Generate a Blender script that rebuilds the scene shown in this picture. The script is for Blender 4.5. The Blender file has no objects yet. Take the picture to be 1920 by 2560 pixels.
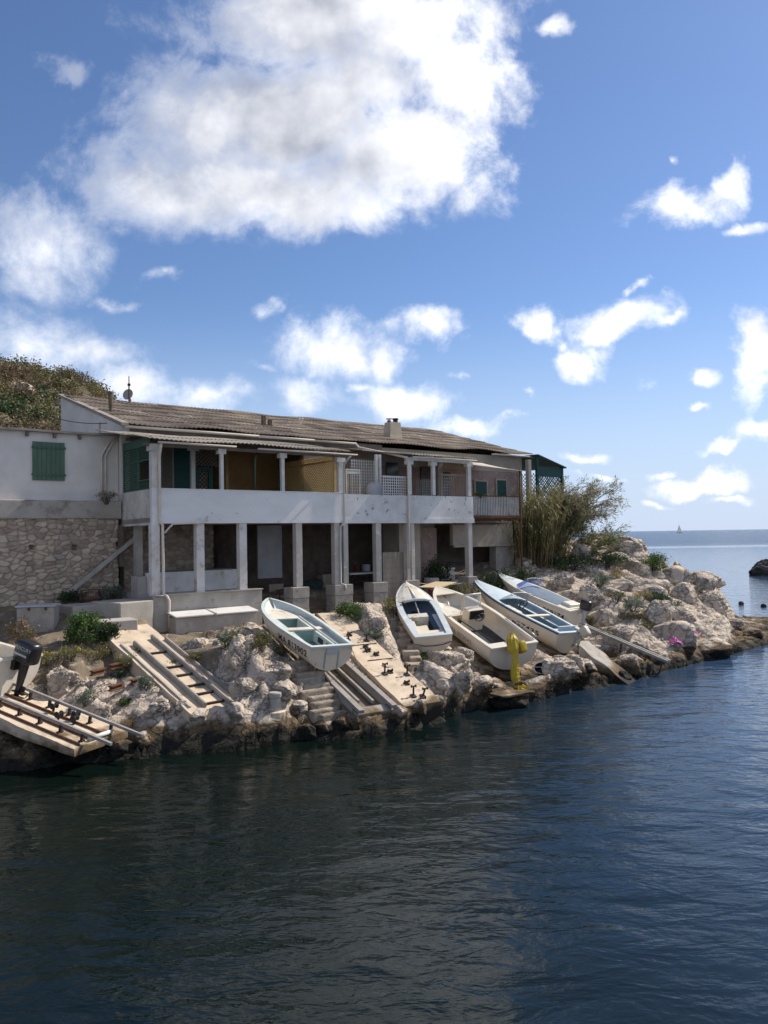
import bpy, math, random
import numpy as np
from mathutils import Vector, Matrix, noise as mnoise
R = math.radians
SC = bpy.context.scene
COL = SC.collection

# ------------------------------------------------------------------ camera
H = 4.8
cam_d = bpy.data.cameras.new('camera')
cam_d.sensor_fit = 'VERTICAL'; cam_d.sensor_height = 32.0; cam_d.lens = 24.0
cam_d.clip_start = 0.1; cam_d.clip_end = 60000
cam = bpy.data.objects.new('camera', cam_d); COL.objects.link(cam)
CAMR = Matrix.Rotation(R(91.724), 3, 'X') @ Matrix.Rotation(R(-0.907), 3, 'Z')
cam.matrix_world = Matrix.Translation((0, 0, H)) @ CAMR.to_4x4()
SC.camera = cam

# ------------------------------------------------------------------ light
SUN_AZ, SUN_EL = 56.5, 44.0        # azimuth measured from +Y towards +X
EXPOSURE = 0.18
SC.view_settings.view_transform = 'Standard'
SC.view_settings.look = 'None'
SC.view_settings.exposure = EXPOSURE
SC.view_settings.gamma = 1.0
sd = Vector((math.sin(R(SUN_AZ))*math.cos(R(SUN_EL)), math.cos(R(SUN_AZ))*math.cos(R(SUN_EL)), math.sin(R(SUN_EL))))
sl = bpy.data.lights.new('sun', 'SUN'); sl.energy = 5.0; sl.angle = R(0.55); sl.color = (1.0, 0.93, 0.82)
so = bpy.data.objects.new('sun', sl); COL.objects.link(so)
so.rotation_euler = (-sd).to_track_quat('-Z', 'Y').to_euler()

W = bpy.data.worlds.new('World'); SC.world = W; W.use_nodes = True
def build_world():
    nt = W.node_tree; nt.nodes.clear(); N = nt.nodes; Lk = nt.links
    def nd(t, **k):
        n = N.new(t)
        for a, b in k.items(): setattr(n, a, b)
        return n
    def lk(a, b): Lk.new(a, b)
    def math_(op, a, b=None, c=None, clamp=False):
        n = nd('ShaderNodeMath', operation=op); n.use_clamp = clamp
        for i, v in enumerate((a, b, c)):
            if v is None: continue
            if isinstance(v, (int, float)): n.inputs[i].default_value = v
            else: lk(v, n.inputs[i])
        return n.outputs[0]
    def vm(op, a, b=None):
        n = nd('ShaderNodeVectorMath', operation=op)
        for i, v in enumerate((a, b)):
            if v is None: continue
            if isinstance(v, tuple): n.inputs[i].default_value = v
            else: lk(v, n.inputs[i])
        return n
    out = nd('ShaderNodeOutputWorld'); bg = nd('ShaderNodeBackground'); lk(bg.outputs[0], out.inputs[0])
    sky = nd('ShaderNodeTexSky'); sky.sky_type = 'NISHITA'; sky.sun_disc = False
    sky.sun_elevation = R(SUN_EL); sky.sun_rotation = R(SUN_AZ)
    sky.air_density = 1.0; sky.dust_density = 0.3; sky.ozone_density = 2.2
    tc = nd('ShaderNodeTexCoord')
    sep = nd('ShaderNodeSeparateXYZ'); lk(tc.outputs['Generated'], sep.inputs[0])
    # direction coordinates on the forward half of the sky
    y = math_('MAXIMUM', sep.outputs[1], 0.12)
    a = math_('DIVIDE', sep.outputs[0], y); e = math_('DIVIDE', sep.outputs[2], y)
    comb = nd('ShaderNodeCombineXYZ'); lk(a, comb.inputs[0]); lk(e, comb.inputs[1])
    P0 = comb.outputs[0]
    n1 = nd('ShaderNodeTexNoise'); lk(P0, n1.inputs['Vector']); n1.inputs['Scale'].default_value = 7; n1.inputs['Detail'].default_value = 5
    n1.inputs['Roughness'].default_value = 0.55
    w1 = vm('SUBTRACT', n1.outputs['Color'], (0.5, 0.5, 0.5)); w1b = vm('MULTIPLY', w1.outputs[0], (0.17, 0.13, 0.0))
    P = vm('ADD', P0, w1b.outputs[0]).outputs[0]
    # cloud masses: centre x, centre y, half width, half height, weight (angles given on a 1659 wide frame of the sky)
    CL = [(730,10,430,160,1.5),(600,220,430,170,1.6),(900,330,230,130,1.35),(340,370,270,120,1.3),(1000,130,180,170,1.3),(600,390,360,110,1.35),
          (80,520,190,130,.95),(50,720,180,120,.95),(200,760,140,60,.95),(290,850,95,62,1.15),(460,860,120,36,.75),(700,755,150,82,1.1),(630,855,120,56,.95),
          (880,880,130,62,1.1),(920,692,85,52,1.0),(1030,935,75,28,.8),(1160,693,62,42,1.0),(1345,690,120,50,1.1),(1275,770,70,48,.9),
          (1470,440,140,70,1.15),(1600,395,70,40,1.0),(1620,505,60,22,.8),(1500,835,58,36,1.0),(1660,790,60,110,1.1),(1655,955,60,26,.9),
          (1520,1042,140,26,1.0),(1245,1000,70,20,.75),(350,573,45,26,.8),(135,105,60,30,.6),(1215,40,45,45,.9),(1458,318,32,20,.7),
          (1575,980,55,13,.7),(1290,1045,60,12,.7),(780,840,34,20,.7),(540,800,40,22,.6),(1090,925,40,14,.6),(1130,870,26,12,.5),(1420,1010,50,12,.6),(1560,1075,70,12,.7),(1400,1075,50,10,.6),(1230,735,26,16,.5),(1440,700,40,20,.7),(990,800,30,16,.5),(260,625,50,14,.5),(580,640,35,22,.55),(1370,625,24,18,.7),(1515,905,24,12,.7),(840,770,60,50,.7),
          (-700,300,420,150,1.1),(2400,500,300,120,1.0),(2300,-200,400,150,1.0),(600,-900,600,300,1.0),(-500,-500,400,200,1.0)]
    f = 1659.0
    cur = None
    for (cx, cy, rx, ry, wgt) in CL:
        c = ((cx-829.5)/f, (1156-cy)/f, 0)
        s1 = vm('SUBTRACT', P, c); s2 = vm('MULTIPLY', s1.outputs[0], (f/rx, f/ry, 0)); ln = vm('LENGTH', s2.outputs[0])
        mval = math_('MULTIPLY_ADD', ln.outputs['Value'], -wgt, wgt)
        cur = mval if cur is None else math_('SMOOTH_MAX', cur, mval, 0.25)
    n2 = nd('ShaderNodeTexNoise'); lk(P0, n2.inputs['Vector']); n2.inputs['Scale'].default_value = 7.5; n2.inputs['Detail'].default_value = 14; n2.inputs['Distortion'].default_value = 0.25
    n2.inputs['Roughness'].default_value = 0.66
    dens0 = math_('MULTIPLY_ADD', math_('SUBTRACT', n2.outputs[0], 0.47), 2.7, cur)
    # cumulus added to the unseen sky, overhead and behind, for whiter fill light
    fr = nd('ShaderNodeMapRange', interpolation_type='SMOOTHSTEP'); lk(sep.outputs[1], fr.inputs[0]); fr.inputs[1].default_value = 0.12; fr.inputs[2].default_value = 0.26
    n4 = nd('ShaderNodeTexNoise'); lk(tc.outputs['Generated'], n4.inputs['Vector']); n4.inputs['Scale'].default_value = 2.4; n4.inputs['Detail'].default_value = 8
    rear = math_('MULTIPLY_ADD', math_('SUBTRACT', n4.outputs[0], 0.45), 3.2, 0.0)
    mxd = nd('ShaderNodeMix', data_type='FLOAT'); lk(fr.outputs[0], mxd.inputs[0]); lk(rear, mxd.inputs[2]); lk(dens0, mxd.inputs[3]); dens0 = mxd.outputs[0]
    dens = nd('ShaderNodeMapRange', interpolation_type='SMOOTHSTEP'); lk(dens0, dens.inputs[0])
    dens.inputs[1].default_value = -0.05
    soft = nd('ShaderNodeMapRange', interpolation_type='SMOOTHSTEP'); lk(a, soft.inputs[0]); soft.inputs[1].default_value = -.34; soft.inputs[2].default_value = .12; soft.inputs[3].default_value = 1.55; soft.inputs[4].default_value = .92; lk(soft.outputs[0], dens.inputs[2])
    # thick middles look grey from below; the side towards the sun stays white
    thick = nd('ShaderNodeMapRange', interpolation_type='SMOOTHSTEP'); lk(dens0, thick.inputs[0])
    thick.inputs[1].default_value = 0.15; thick.inputs[2].default_value = 0.95
    side = nd('ShaderNodeMapRange', interpolation_type='SMOOTHSTEP'); lk(a, side.inputs[0])
    side.inputs[1].default_value = -0.10; side.inputs[2].default_value = 0.11; side.inputs[3].default_value = 1.0; side.inputs[4].default_value = 0.12
    hi = nd('ShaderNodeMapRange', interpolation_type='SMOOTHSTEP'); lk(e, hi.inputs[0])
    hi.inputs[1].default_value = 0.36; hi.inputs[2].default_value = 0.46; hi.inputs[3].default_value = 0.16; hi.inputs[4].default_value = 1.0
    g = math_('MULTIPLY', math_('MULTIPLY', thick.outputs[0], side.outputs[0]), hi.outputs[0])
    n3 = nd('ShaderNodeTexNoise'); lk(P, n3.inputs['Vector']); n3.inputs['Scale'].default_value = 3.2; n3.inputs['Detail'].default_value = 6
    g2 = math_('MULTIPLY', g, math_('MULTIPLY_ADD', n3.outputs[0], 1.2, 0.12), clamp=True)
    off = vm('ADD', P0, (0.020, 0.026, 0.0))
    n5 = nd('ShaderNodeTexNoise'); lk(off.outputs[0], n5.inputs['Vector']); n6 = nd('ShaderNodeTexNoise'); lk(P0, n6.inputs['Vector'])
    for q in (n5, n6): q.inputs['Scale'].default_value = 9; q.inputs['Detail'].default_value = 5; q.inputs['Roughness'].default_value = 0.5
    bil = math_('MULTIPLY', math_('SUBTRACT', n5.outputs[0], n6.outputs[0]), 2.0)
    g2 = math_('ADD', g2, math_('MULTIPLY_ADD', bil, 0.75, 0.05), clamp=True)
    cc = nd('ShaderNodeMix', data_type='RGBA'); lk(g2, cc.inputs[0])
    cc.inputs[6].default_value = (1.22, 1.22, 1.24, 1); cc.inputs[7].default_value = (0.44, 0.465, 0.54, 1)
    # clear sky, its blue a little deeper than the bare model
    skm = nd('ShaderNodeMix', data_type='RGBA', blend_type='MULTIPLY'); skm.inputs[0].default_value = 1.0
    lk(sky.outputs[0], skm.inputs[6])
    skm.inputs[7].default_value = (SKY_MUL[0], SKY_MUL[1], SKY_MUL[2], 1)
    mx = nd('ShaderNodeMix', data_type='RGBA')
    lk(math_('MULTIPLY', dens.outputs[0], 0.97), mx.inputs[0])
    sc = nd('ShaderNodeMix', data_type='RGBA', blend_type='MULTIPLY'); sc.inputs[0].default_value = 1.0
    lk(cc.outputs[2], sc.inputs[6]); k = 1.0/SKY_STR; sc.inputs[7].default_value = (k, k, k, 1)
    # pale air low over the sea
    hz = nd('ShaderNodeMapRange', interpolation_type='SMOOTHSTEP'); lk(sep.outputs[2], hz.inputs[0])
    hz.inputs[1].default_value = -0.02; hz.inputs[2].default_value = 0.30; hz.inputs[3].default_value = 0.92; hz.inputs[4].default_value = 0.0
    hm = nd('ShaderNodeMix', data_type='RGBA'); lk(hz.outputs[0], hm.inputs[0]); lk(skm.outputs[2], hm.inputs[6])
    k2 = 1.0/SKY_STR; hm.inputs[7].default_value = (.54*k2, .645*k2, .84*k2, 1)
    lk(hm.outputs[2], mx.inputs[6]); lk(sc.outputs[2], mx.inputs[7])
    lk(mx.outputs[2], bg.inputs[0]); bg.inputs[1].default_value = SKY_STR
SKY_STR = 0.095
SKY_MUL = (0.86, 0.97, 1.17)
build_world()

# ------------------------------------------------------------------ picking points: a ray of the photograph meets a depth, a level or a wall plane
def ray(px, py):
    return CAMR @ Vector(((px-960)/1920.0, -(py-1280)/1920.0, -1.0))
def U(px, py, D):
    d = ray(px, py); s = D/d.y
    return Vector((0, 0, H)) + d*s
def Uz(px, py, z):
    d = ray(px, py); s = (z-H)/d.z
    return Vector((0, 0, H)) + d*s
FA = Vector((-7.07, 23.4, 0)); FU = Vector((0.794, 0.608, 0)).normalized(); FN = Vector((FU.y, -FU.x, 0))   # along the front, out of the front
def F(t, w, z):
    return FA + FU*t - FN*w + Vector((0, 0, z))
def Uw(px, py, w):
    """t, z where the ray meets the plane w behind the front"""
    d = ray(px, py); o = Vector((0, 0, H)) - (FA - FN*w)
    s = -o.dot(FN)/d.dot(FN); p = o + d*s
    return p.dot(FU), p.z
def T(px, w=0.0): return Uw(px, 1400, w)[0]

# ------------------------------------------------------------------ object helpers
def wloc(o):
    v = Vector((0, 0, 0))
    while o is not None:
        v += o.location; o = o.parent
    return v
def tag(o, label=None, cat=None, group=None, kind=None):
    if label: o['label'] = label
    if cat: o['category'] = cat
    if group: o['group'] = group
    if kind: o['kind'] = kind
    return o
def thing(name, loc, label, cat, group=None):
    o = bpy.data.objects.new(name, None); o.empty_display_size = 0.2
    o.location = loc; COL.objects.link(o)
    return tag(o, label, cat, group)
class MB:
    def __init__(s): s.v = []; s.f = []; s.tint = []
    def add(s, vs, fs, tint=None):
        b = len(s.v); s.v.extend([tuple(v) for v in vs]); s.f.extend([tuple(i+b for i in f) for f in fs])
        if tint is not None: s.tint.extend([tint]*len(fs))
        return s
    def hexa(s, p):   # 8 corners: bottom 4 ccw, top 4 ccw
        return s.add(p, [(3,2,1,0),(4,5,6,7),(0,1,5,4),(1,2,6,5),(2,3,7,6),(3,0,4,7)])
    def fbox(s, t0, t1, w0, w1, z0, z1):   # box in the frame of the front; w1>w0
        return s.hexa([F(t0,w0,z0),F(t1,w0,z0),F(t1,w1,z0),F(t0,w1,z0),F(t0,w0,z1),F(t1,w0,z1),F(t1,w1,z1),F(t0,w1,z1)])
    def box(s, c, size, m=None):
        c = Vector(c); h = [x/2 for x in size]; m = m or Matrix.Identity(3)
        p = [c + m @ Vector((x*h[0], y*h[1], z*h[2])) for z in (-1,1) for x, y in ((-1,-1),(1,-1),(1,1),(-1,1))]
        return s.hexa(p)
    def bar(s, a, b, wd, th, up=Vector((0,0,1))):   # rectangular bar a->b
        a = Vector(a); b = Vector(b); d = (b-a)
        if d.length < 1e-6: return s
        d.normalize(); sd_ = d.cross(Vector(up))
        if sd_.length < 1e-4: sd_ = d.cross(Vector((1,0,0)))
        sd_.normalize(); u = sd_.cross(d)
        q = [sd_*(wd/2)*x + u*(th/2)*y for x, y in ((-1,-1),(1,-1),(1,1),(-1,1))]
        p = [a+x for x in q] + [b+x for x in q]
        return s.add(p, [(3,2,1,0),(4,5,6,7),(0,1,5,4),(1,2,6,5),(2,3,7,6),(3,0,4,7)])
    def tube(s, pts, r, n=8, cap=True):
        pts = [Vector(p) for p in pts]; rs = r if isinstance(r, (list, tuple)) else [r]*len(pts)
        rings = []; ref = None
        for i, p in enumerate(pts):
            d = (pts[min(i+1, len(pts)-1)] - pts[max(i-1, 0)])
            d = d.normalized() if d.length > 1e-9 else Vector((0,0,1))
            if ref is None:
                ref = d.orthogonal().normalized()
            ref = (ref - d*ref.dot(d)); ref = ref.normalized() if ref.length > 1e-6 else d.orthogonal().normalized()
            b = d.cross(ref)
            rings.append([p + (ref*math.cos(2*math.pi*k/n) + b*math.sin(2*math.pi*k/n))*rs[i] for k in range(n)])
        vs = [v for rg in rings for v in rg]; fs = []
        for i in range(len(rings)-1):
            for k in range(n):
                fs.append((i*n+k, i*n+(k+1)%n, (i+1)*n+(k+1)%n, (i+1)*n+k))
        if cap: fs.append(tuple(reversed(range(n)))); fs.append(tuple((len(rings)-1)*n+k for k in range(n)))
        return s.add(vs, fs)
    def lathe(s, c, prof, n=16, m=None):   # prof: list of (r,z)
        c = Vector(c); m = m or Matrix.Identity(3); vs = []; fs = []
        for r, z in prof:
            for k in range(n):
                a = 2*math.pi*k/n; vs.append(c + m @ Vector((r*math.cos(a), r*math.sin(a), z)))
        for i in range(len(prof)-1):
            for k in range(n): fs.append((i*n+k, i*n+(k+1)%n, (i+1)*n+(k+1)%n, (i+1)*n+k))
        fs.append(tuple(reversed(range(n)))); fs.append(tuple((len(prof)-1)*n+k for k in range(n)))
        return s.add(vs, fs)
    def prism(s, poly, d):   # planar polygon pushed by vector d
        n = len(poly); d = Vector(d); vs = [Vector(p) for p in poly] + [Vector(p)+d for p in poly]
        return s.add(vs, [tuple(range(n)), tuple(reversed(range(n, 2*n)))] + [(i, i+n, (i+1)%n+n, (i+1)%n) for i in range(n)])
    def grid(s, P):   # 2D list of points
        r = len(P); c = len(P[0]); b = [p for row in P for p in row]
        return s.add(b, [(i*c+j, i*c+j+1, (i+1)*c+j+1, (i+1)*c+j) for i in range(r-1) for j in range(c-1)])
    def build(s, name, m, parent=None, smooth=False, local=False, bevel=0, fixn=True):
        me = bpy.data.meshes.new(name)
        off = wloc(parent) if (parent is not None and not local) else Vector((0,0,0))
        va = np.array(s.v, dtype=float).reshape(-1, 3) - np.array(off)
        me.from_pydata(va.tolist(), [], s.f)
        if s.tint:
            at = me.attributes.new('tint', 'FLOAT', 'FACE'); at.data.foreach_set('value', np.array(s.tint, dtype=np.float32))
        me.materials.append(m)
        if fixn:
            import bmesh
            bm = bmesh.new(); bm.from_mesh(me); bmesh.ops.recalc_face_normals(bm, faces=bm.faces); bm.to_mesh(me); bm.free()
        if smooth: me.polygons.foreach_set('use_smooth', [True]*len(me.polygons))
        o = bpy.data.objects.new(name, me); COL.objects.link(o)
        if parent is not None: o.parent = parent
        if bevel:
            b = o.modifiers.new('bevel', 'BEVEL'); b.width = bevel; b.segments = 2; b.limit_method = 'ANGLE'
        return o
def fast_mesh(name, V, Fc, m, parent=None, tint=None, smooth=False, local=False, vtint=None):
    """numpy arrays straight into a mesh; Fc (n,3) or (n,4)"""
    me = bpy.data.meshes.new(name)
    if parent is not None and not local: V = V - np.array(wloc(parent))
    n = len(Fc); k = Fc.shape[1]
    me.vertices.add(len(V)); me.vertices.foreach_set('co', V.astype(np.float32).ravel())
    me.loops.add(n*k); me.loops.foreach_set('vertex_index', Fc.astype(np.int32).ravel())
    me.polygons.add(n); me.polygons.foreach_set('loop_start', np.arange(0, n*k, k, dtype=np.int32))
    me.polygons.foreach_set('loop_total', np.full(n, k, dtype=np.int32))
    me.update(calc_edges=True)
    if smooth: me.polygons.foreach_set('use_smooth', np.ones(n, dtype=bool))
    if tint is not None:
        at = me.attributes.new('tint', 'FLOAT', 'FACE'); at.data.foreach_set('value', tint.astype(np.float32))
    if vtint is not None:
        at = me.attributes.new('tint', 'FLOAT', 'POINT'); at.data.foreach_set('value', vtint.astype(np.float32))
    me.materials.append(m); me.validate()
    o = bpy.data.objects.new(name, me); COL.objects.link(o)
    if parent is not None: o.parent = parent
    return o
def copy_tree(o, parent=None):
    c = o.copy(); COL.objects.link(c); c.parent = parent
    for ch in list(o.children): copy_tree(ch, c)
    return c

# ------------------------------------------------------------------ numpy noise
def hsh(ix, iy, seed):
    h = (ix.astype(np.int64)*374761393 + iy.astype(np.int64)*668265263 + seed*1442695041) & 0x7fffffff
    h = ((h ^ (h >> 13))*1274126177) & 0x7fffffff
    h = (h ^ (h >> 16)) & 0x7fffffff
    h = (h*2246822519) & 0x7fffffff
    return ((h ^ (h >> 15)) & 0xffffff)/float(0xffffff)
def vnoise(x, y, seed=0):
    ix = np.floor(x); iy = np.floor(y); fx = x-ix; fy = y-iy
    fx = fx*fx*(3-2*fx); fy = fy*fy*(3-2*fy)
    a = hsh(ix, iy, seed); b = hsh(ix+1, iy, seed); c = hsh(ix, iy+1, seed); d = hsh(ix+1, iy+1, seed)
    return (a*(1-fx)+b*fx)*(1-fy) + (c*(1-fx)+d*fx)*fy
def fbm(x, y, seed=0, oct=4):
    s = np.zeros_like(x, dtype=float); a = 0.5; f = 1.0
    for i in range(oct):
        s += a*(vnoise(x*f, y*f, seed+i*17)-0.5); a *= 0.5; f *= 2.03
    return s
def worley(x, y, seed=0, jit=0.9):
    """nearest and second nearest cell: distances, cell hashes, centre offset"""
    ix = np.floor(x); iy = np.floor(y)
    d1 = np.full(x.shape, 1e9); d2 = np.full(x.shape, 1e9); cx = np.zeros(x.shape); cy = np.zeros(x.shape); id1 = np.zeros(x.shape)
    for di in (-1, 0, 1):
        for dj in (-1, 0, 1):
            jx = ix+di; jy = iy+dj
            px = jx+0.5+jit*(hsh(jx, jy, seed)-0.5); py = jy+0.5+jit*(hsh(jx, jy, seed+91)-0.5)
            d = np.hypot(x-px, y-py); nearer = d < d1
            d2 = np.where(nearer, d1, np.minimum(d2, d))
            cx = np.where(nearer, px, cx); cy = np.where(nearer, py, cy); id1 = np.where(nearer, hsh(jx, jy, seed+7), id1)
            d1 = np.where(nearer, d, d1)
    return d1, d2, id1, x-cx, y-cy
def sstep(a, b, x):
    t = np.clip((x-a)/(b-a), 0, 1); return t*t*(3-2*t)

# ------------------------------------------------------------------ materials
def mat(name, c1, c2=None, scale=4, rough=0.75, bump=0.0, bscale=30, metal=0.0, lo=0.35, hi=0.65, detail=6, spec=0.3, c3=None, s3=1.5, lo3=0.55, hi3=0.62, coords='Object', stretch=None, tint=0.0, bdist=0.02):
    m = bpy.data.materials.new(name); m.use_nodes = True
    nt = m.node_tree; b = nt.nodes['Principled BSDF']; L = nt.links
    b.inputs['Roughness'].default_value = rough; b.inputs['Metallic'].default_value = metal
    b.inputs['Specular IOR Level'].default_value = spec
    c1 = (*c1, 1); b.inputs['Base Color'].default_value = c1
    tc = nt.nodes.new('ShaderNodeTexCoord'); vec = tc.outputs[coords]
    if stretch:
        mp = nt.nodes.new('ShaderNodeMapping'); mp.inputs['Scale'].default_value = stretch; L.new(vec, mp.inputs[0]); vec = mp.outputs[0]
    last = None
    def noise(sc, det=6, ro=0.6):
        n = nt.nodes.new('ShaderNodeTexNoise'); n.inputs['Scale'].default_value = sc; n.inputs['Detail'].default_value = det; n.inputs['Roughness'].default_value = ro
        L.new(vec, n.inputs['Vector']); return n.outputs[0]
    def ramp(v, lo, hi):
        r = nt.nodes.new('ShaderNodeMapRange'); r.inputs[1].default_value = lo; r.inputs[2].default_value = hi; L.new(v, r.inputs[0]); return r.outputs[0]
    def mixc(f, a, c):
        x = nt.nodes.new('ShaderNodeMix'); x.data_type = 'RGBA'; L.new(f, x.inputs[0])
        for i, q in ((6, a), (7, c)):
            if isinstance(q, tuple): x.inputs[i].default_value = q
            else: L.new(q, x.inputs[i])
        return x.outputs[2]
    last = c1
    if c2: last = mixc(ramp(noise(scale, detail), lo, hi), last, (*c2, 1))
    if c3: last = mixc(ramp(noise(s3, 8, 0.65), lo3, hi3), last, (*c3, 1))
    if tint:
        at = nt.nodes.new('ShaderNodeAttribute'); at.attribute_name = 'tint'
        hs = nt.nodes.new('ShaderNodeHueSaturation')
        mr = nt.nodes.new('ShaderNodeMapRange'); mr.inputs[3].default_value = 1-tint; mr.inputs[4].default_value = 1+tint; L.new(at.outputs['Fac'], mr.inputs[0])
        L.new(mr.outputs[0], hs.inputs['Value'])
        mh = nt.nodes.new('ShaderNodeMapRange'); mh.inputs[3].default_value = 0.5-0.035*tint; mh.inputs[4].default_value = 0.5+0.035*tint; L.new(at.outputs['Fac'], mh.inputs[0])
        L.new(mh.outputs[0], hs.inputs['Hue'])
        if isinstance(last, tuple): hs.inputs['Color'].default_value = last
        else: L.new(last, hs.inputs['Color'])
        last = hs.outputs[0]
    if not isinstance(last, tuple): L.new(last, b.inputs['Base Color'])
    if bump:
        bp = nt.nodes.new('ShaderNodeBump'); bp.inputs['Strength'].default_value = bump; bp.inputs['Distance'].default_value = bdist
        L.new(noise(bscale, 8, 0.65), bp.inputs['Height']); L.new(bp.outputs[0], b.inputs['Normal'])
    return m
def leafmat(name, c1, c2, tint=0.35, trans=0.25):
    m = mat(name, c1, c2, scale=3.0, rough=0.6, tint=tint, lo=0.4, hi=0.6)
    nt = m.node_tree; b = nt.nodes['Principled BSDF']; out = nt.nodes['Material Output']
    tr = nt.nodes.new('ShaderNodeBsdfTranslucent'); mx = nt.nodes.new('ShaderNodeMixShader'); mx.inputs[0].default_value = trans
    src = b.inputs['Base Color'].links[0].from_socket
    nt.links.new(src, tr.inputs[0]); nt.links.new(b.outputs[0], mx.inputs[1]); nt.links.new(tr.outputs[0], mx.inputs[2]); nt.links.new(mx.outputs[0], out.inputs[0])
    return m
M = {}
M['white_wall'] = mat('white_render', (.72,.67,.61), (.62,.57,.51), 1.2, .9, .25, 25, c3=(.45,.41,.37), s3=2.2, lo3=.62, hi3=.78)
M['parapet'] = mat('white_paint_on_concrete', (.77,.755,.73), (.66,.645,.62), .9, .85, .25, 16, c3=(.30,.265,.23), s3=7, lo3=.655, hi3=.70, stretch=(.55,.55,1.5))
M['parapet_old'] = mat('flaking_white_paint', (.70,.69,.67), (.52,.505,.48), 1.0, .85, .35, 14, c3=(.25,.22,.19), s3=5, lo3=.595, hi3=.65)
M['parapet_side'] = mat('stained_paint', (.66,.62,.56), (.50,.45,.39), 2.0, .85, .25, 18, c3=(.23,.19,.15), s3=4, lo3=.60, hi3=.66)
M['column'] = mat('column_paint', (.70,.67,.64), (.55,.51,.46), 1.5, .8, .2, 20, c3=(.32,.26,.20), s3=3.0, lo3=.58, hi3=.70)
M['column_grey'] = mat('column_cement', (.50,.46,.41), (.40,.365,.32), 1.5, .85, .2, 20, c3=(.62,.60,.57), s3=3, lo3=.56, hi3=.66)
M['concrete'] = mat('concrete', (.44,.40,.35), (.34,.305,.26), 2.0, .9, .35, 18, c3=(.22,.19,.16), s3=3, lo3=.62, hi3=.75)
M['concrete_warm'] = mat('warm_concrete', (.64,.52,.385), (.50,.40,.29), 1.6, .92, .6, 18, c3=(.27,.21,.155), s3=2.2, lo3=.55, hi3=.68)
M['concrete_block'] = mat('block_concrete', (.40,.36,.31), (.30,.265,.225), 3.0, .9, .5, 14, c3=(.20,.17,.14), s3=4, lo3=.58, hi3=.7)
M['roof'] = mat('weathered_fibre_cement', (.27,.21,.16), (.135,.105,.082), .9, .95, .4, 25, c3=(.46,.41,.35), s3=2.6, lo3=.60, hi3=.66, tint=.34)
M['porch_roof'] = mat('weathered_sheet', (.33,.29,.245), (.22,.19,.16), 2, .95, .3, 20, c3=(.5,.46,.4), s3=3, lo3=.6, hi3=.7)
M['gutter'] = mat('cream_gutter', (.66,.61,.53), (.56,.51,.44), 2, .5, 0)
M['pipe_grey'] = mat('grey_pipe', (.50,.50,.49), (.42,.42,.41), 3, .45, 0)
M['pipe_cream'] = mat('cream_pipe', (.68,.60,.52), (.6,.52,.44), 3, .5, 0)
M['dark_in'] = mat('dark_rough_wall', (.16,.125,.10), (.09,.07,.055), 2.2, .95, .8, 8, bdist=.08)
M['soffit'] = mat('old_boards', (.20,.165,.13), (.13,.105,.085), 3, .9, .2, 20)
M['green'] = mat('green_paint', (.06,.13,.09), (.045,.10,.07), 6, .6, .2, 30, c3=(.10,.18,.13), s3=9, lo3=.6, hi3=.75)
M['green_dark'] = mat('dark_green_paint', (.02,.075,.065), (.015,.055,.05), 6, .6, .1, 30)
M['green_shutter'] = mat('shutter_green', (.10,.165,.105), (.08,.135,.085), 5, .65, .2, 40, c3=(.13,.19,.13), s3=12, lo3=.6, hi3=.8, stretch=(3,3,.5))
M['ochre'] = mat('ochre_wall', (.35,.215,.095), (.27,.16,.065), 2, .85, .1, 20)
M['yellow_screen'] = mat('yellow_lattice', (.68,.50,.23), (.58,.41,.17), 5, .7, 0)
M['white_wood'] = mat('white_wood', (.70,.68,.64), (.58,.55,.50), 4, .75, .1, 30)
M['grey_wood'] = mat('weathered_wood', (.37,.31,.25), (.26,.215,.17), 3, .9, .3, 20, stretch=(1,1,.15), c3=(.5,.46,.42), s3=8, lo3=.62, hi3=.7)
M['pink_wall'] = mat('pink_render', (.36,.26,.225), (.29,.205,.175), 2, .9, .3, 20, c3=(.47,.38,.31), s3=3, lo3=.58, hi3=.66)
M['beige_wall'] = mat('beige_render', (.44,.38,.31), (.36,.305,.24), 1.5, .9, .3, 15, c3=(.28,.23,.18), s3=2.5, lo3=.6, hi3=.72)
M['rust'] = mat('rusty_iron', (.16,.07,.035), (.09,.045,.03), 8, .85, .4, 40)
M['rust_dark'] = mat('dark_rusty_iron', (.06,.04,.032), (.035,.027,.024), 8, .8, .4, 40)
M['rust_orange'] = mat('orange_rust_stain', (.33,.14,.05), (.22,.10,.05), 5, .9, .5, 25)
M['galv'] = mat('weathered_rail', (.33,.315,.295), (.24,.225,.21), 5, .65, .2, 40, metal=.2, spec=.4)
M['galv_old'] = mat('old_grey_timber_rail', (.33,.30,.27), (.25,.22,.195), 5, .75, .2, 30)
M['corr_panel'] = mat('grey_panel', (.50,.47,.44), (.38,.36,.335), 4, .8, .1, 30, c3=(.20,.12,.08), s3=5, lo3=.62, hi3=.7)
M['awning'] = leafmat('cream_canvas', (.76,.70,.60), (.68,.61,.50), tint=.01, trans=.4)
M['chimney'] = mat('chimney_render', (.52,.44,.32), (.44,.365,.26), 3, .9, .3, 25)
M['lichen'] = mat('lichened_iron', (.16,.115,.07), (.10,.08,.06), 9, .9, .4, 40)
M['glass_dark'] = mat('dark_glass', (.02,.025,.03), None, rough=.15, spec=.5)
M['black'] = mat('black_plastic', (.012,.012,.014), (.02,.02,.022), 4, .32, 0, spec=.5)
M['black_rubber'] = mat('black_rubber', (.018,.018,.018), (.03,.03,.03), 6, .75, .2, 40)
M['white_lid'] = mat('white_lid', (.68,.66,.62), (.60,.58,.54), 2, .55, 0)
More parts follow.
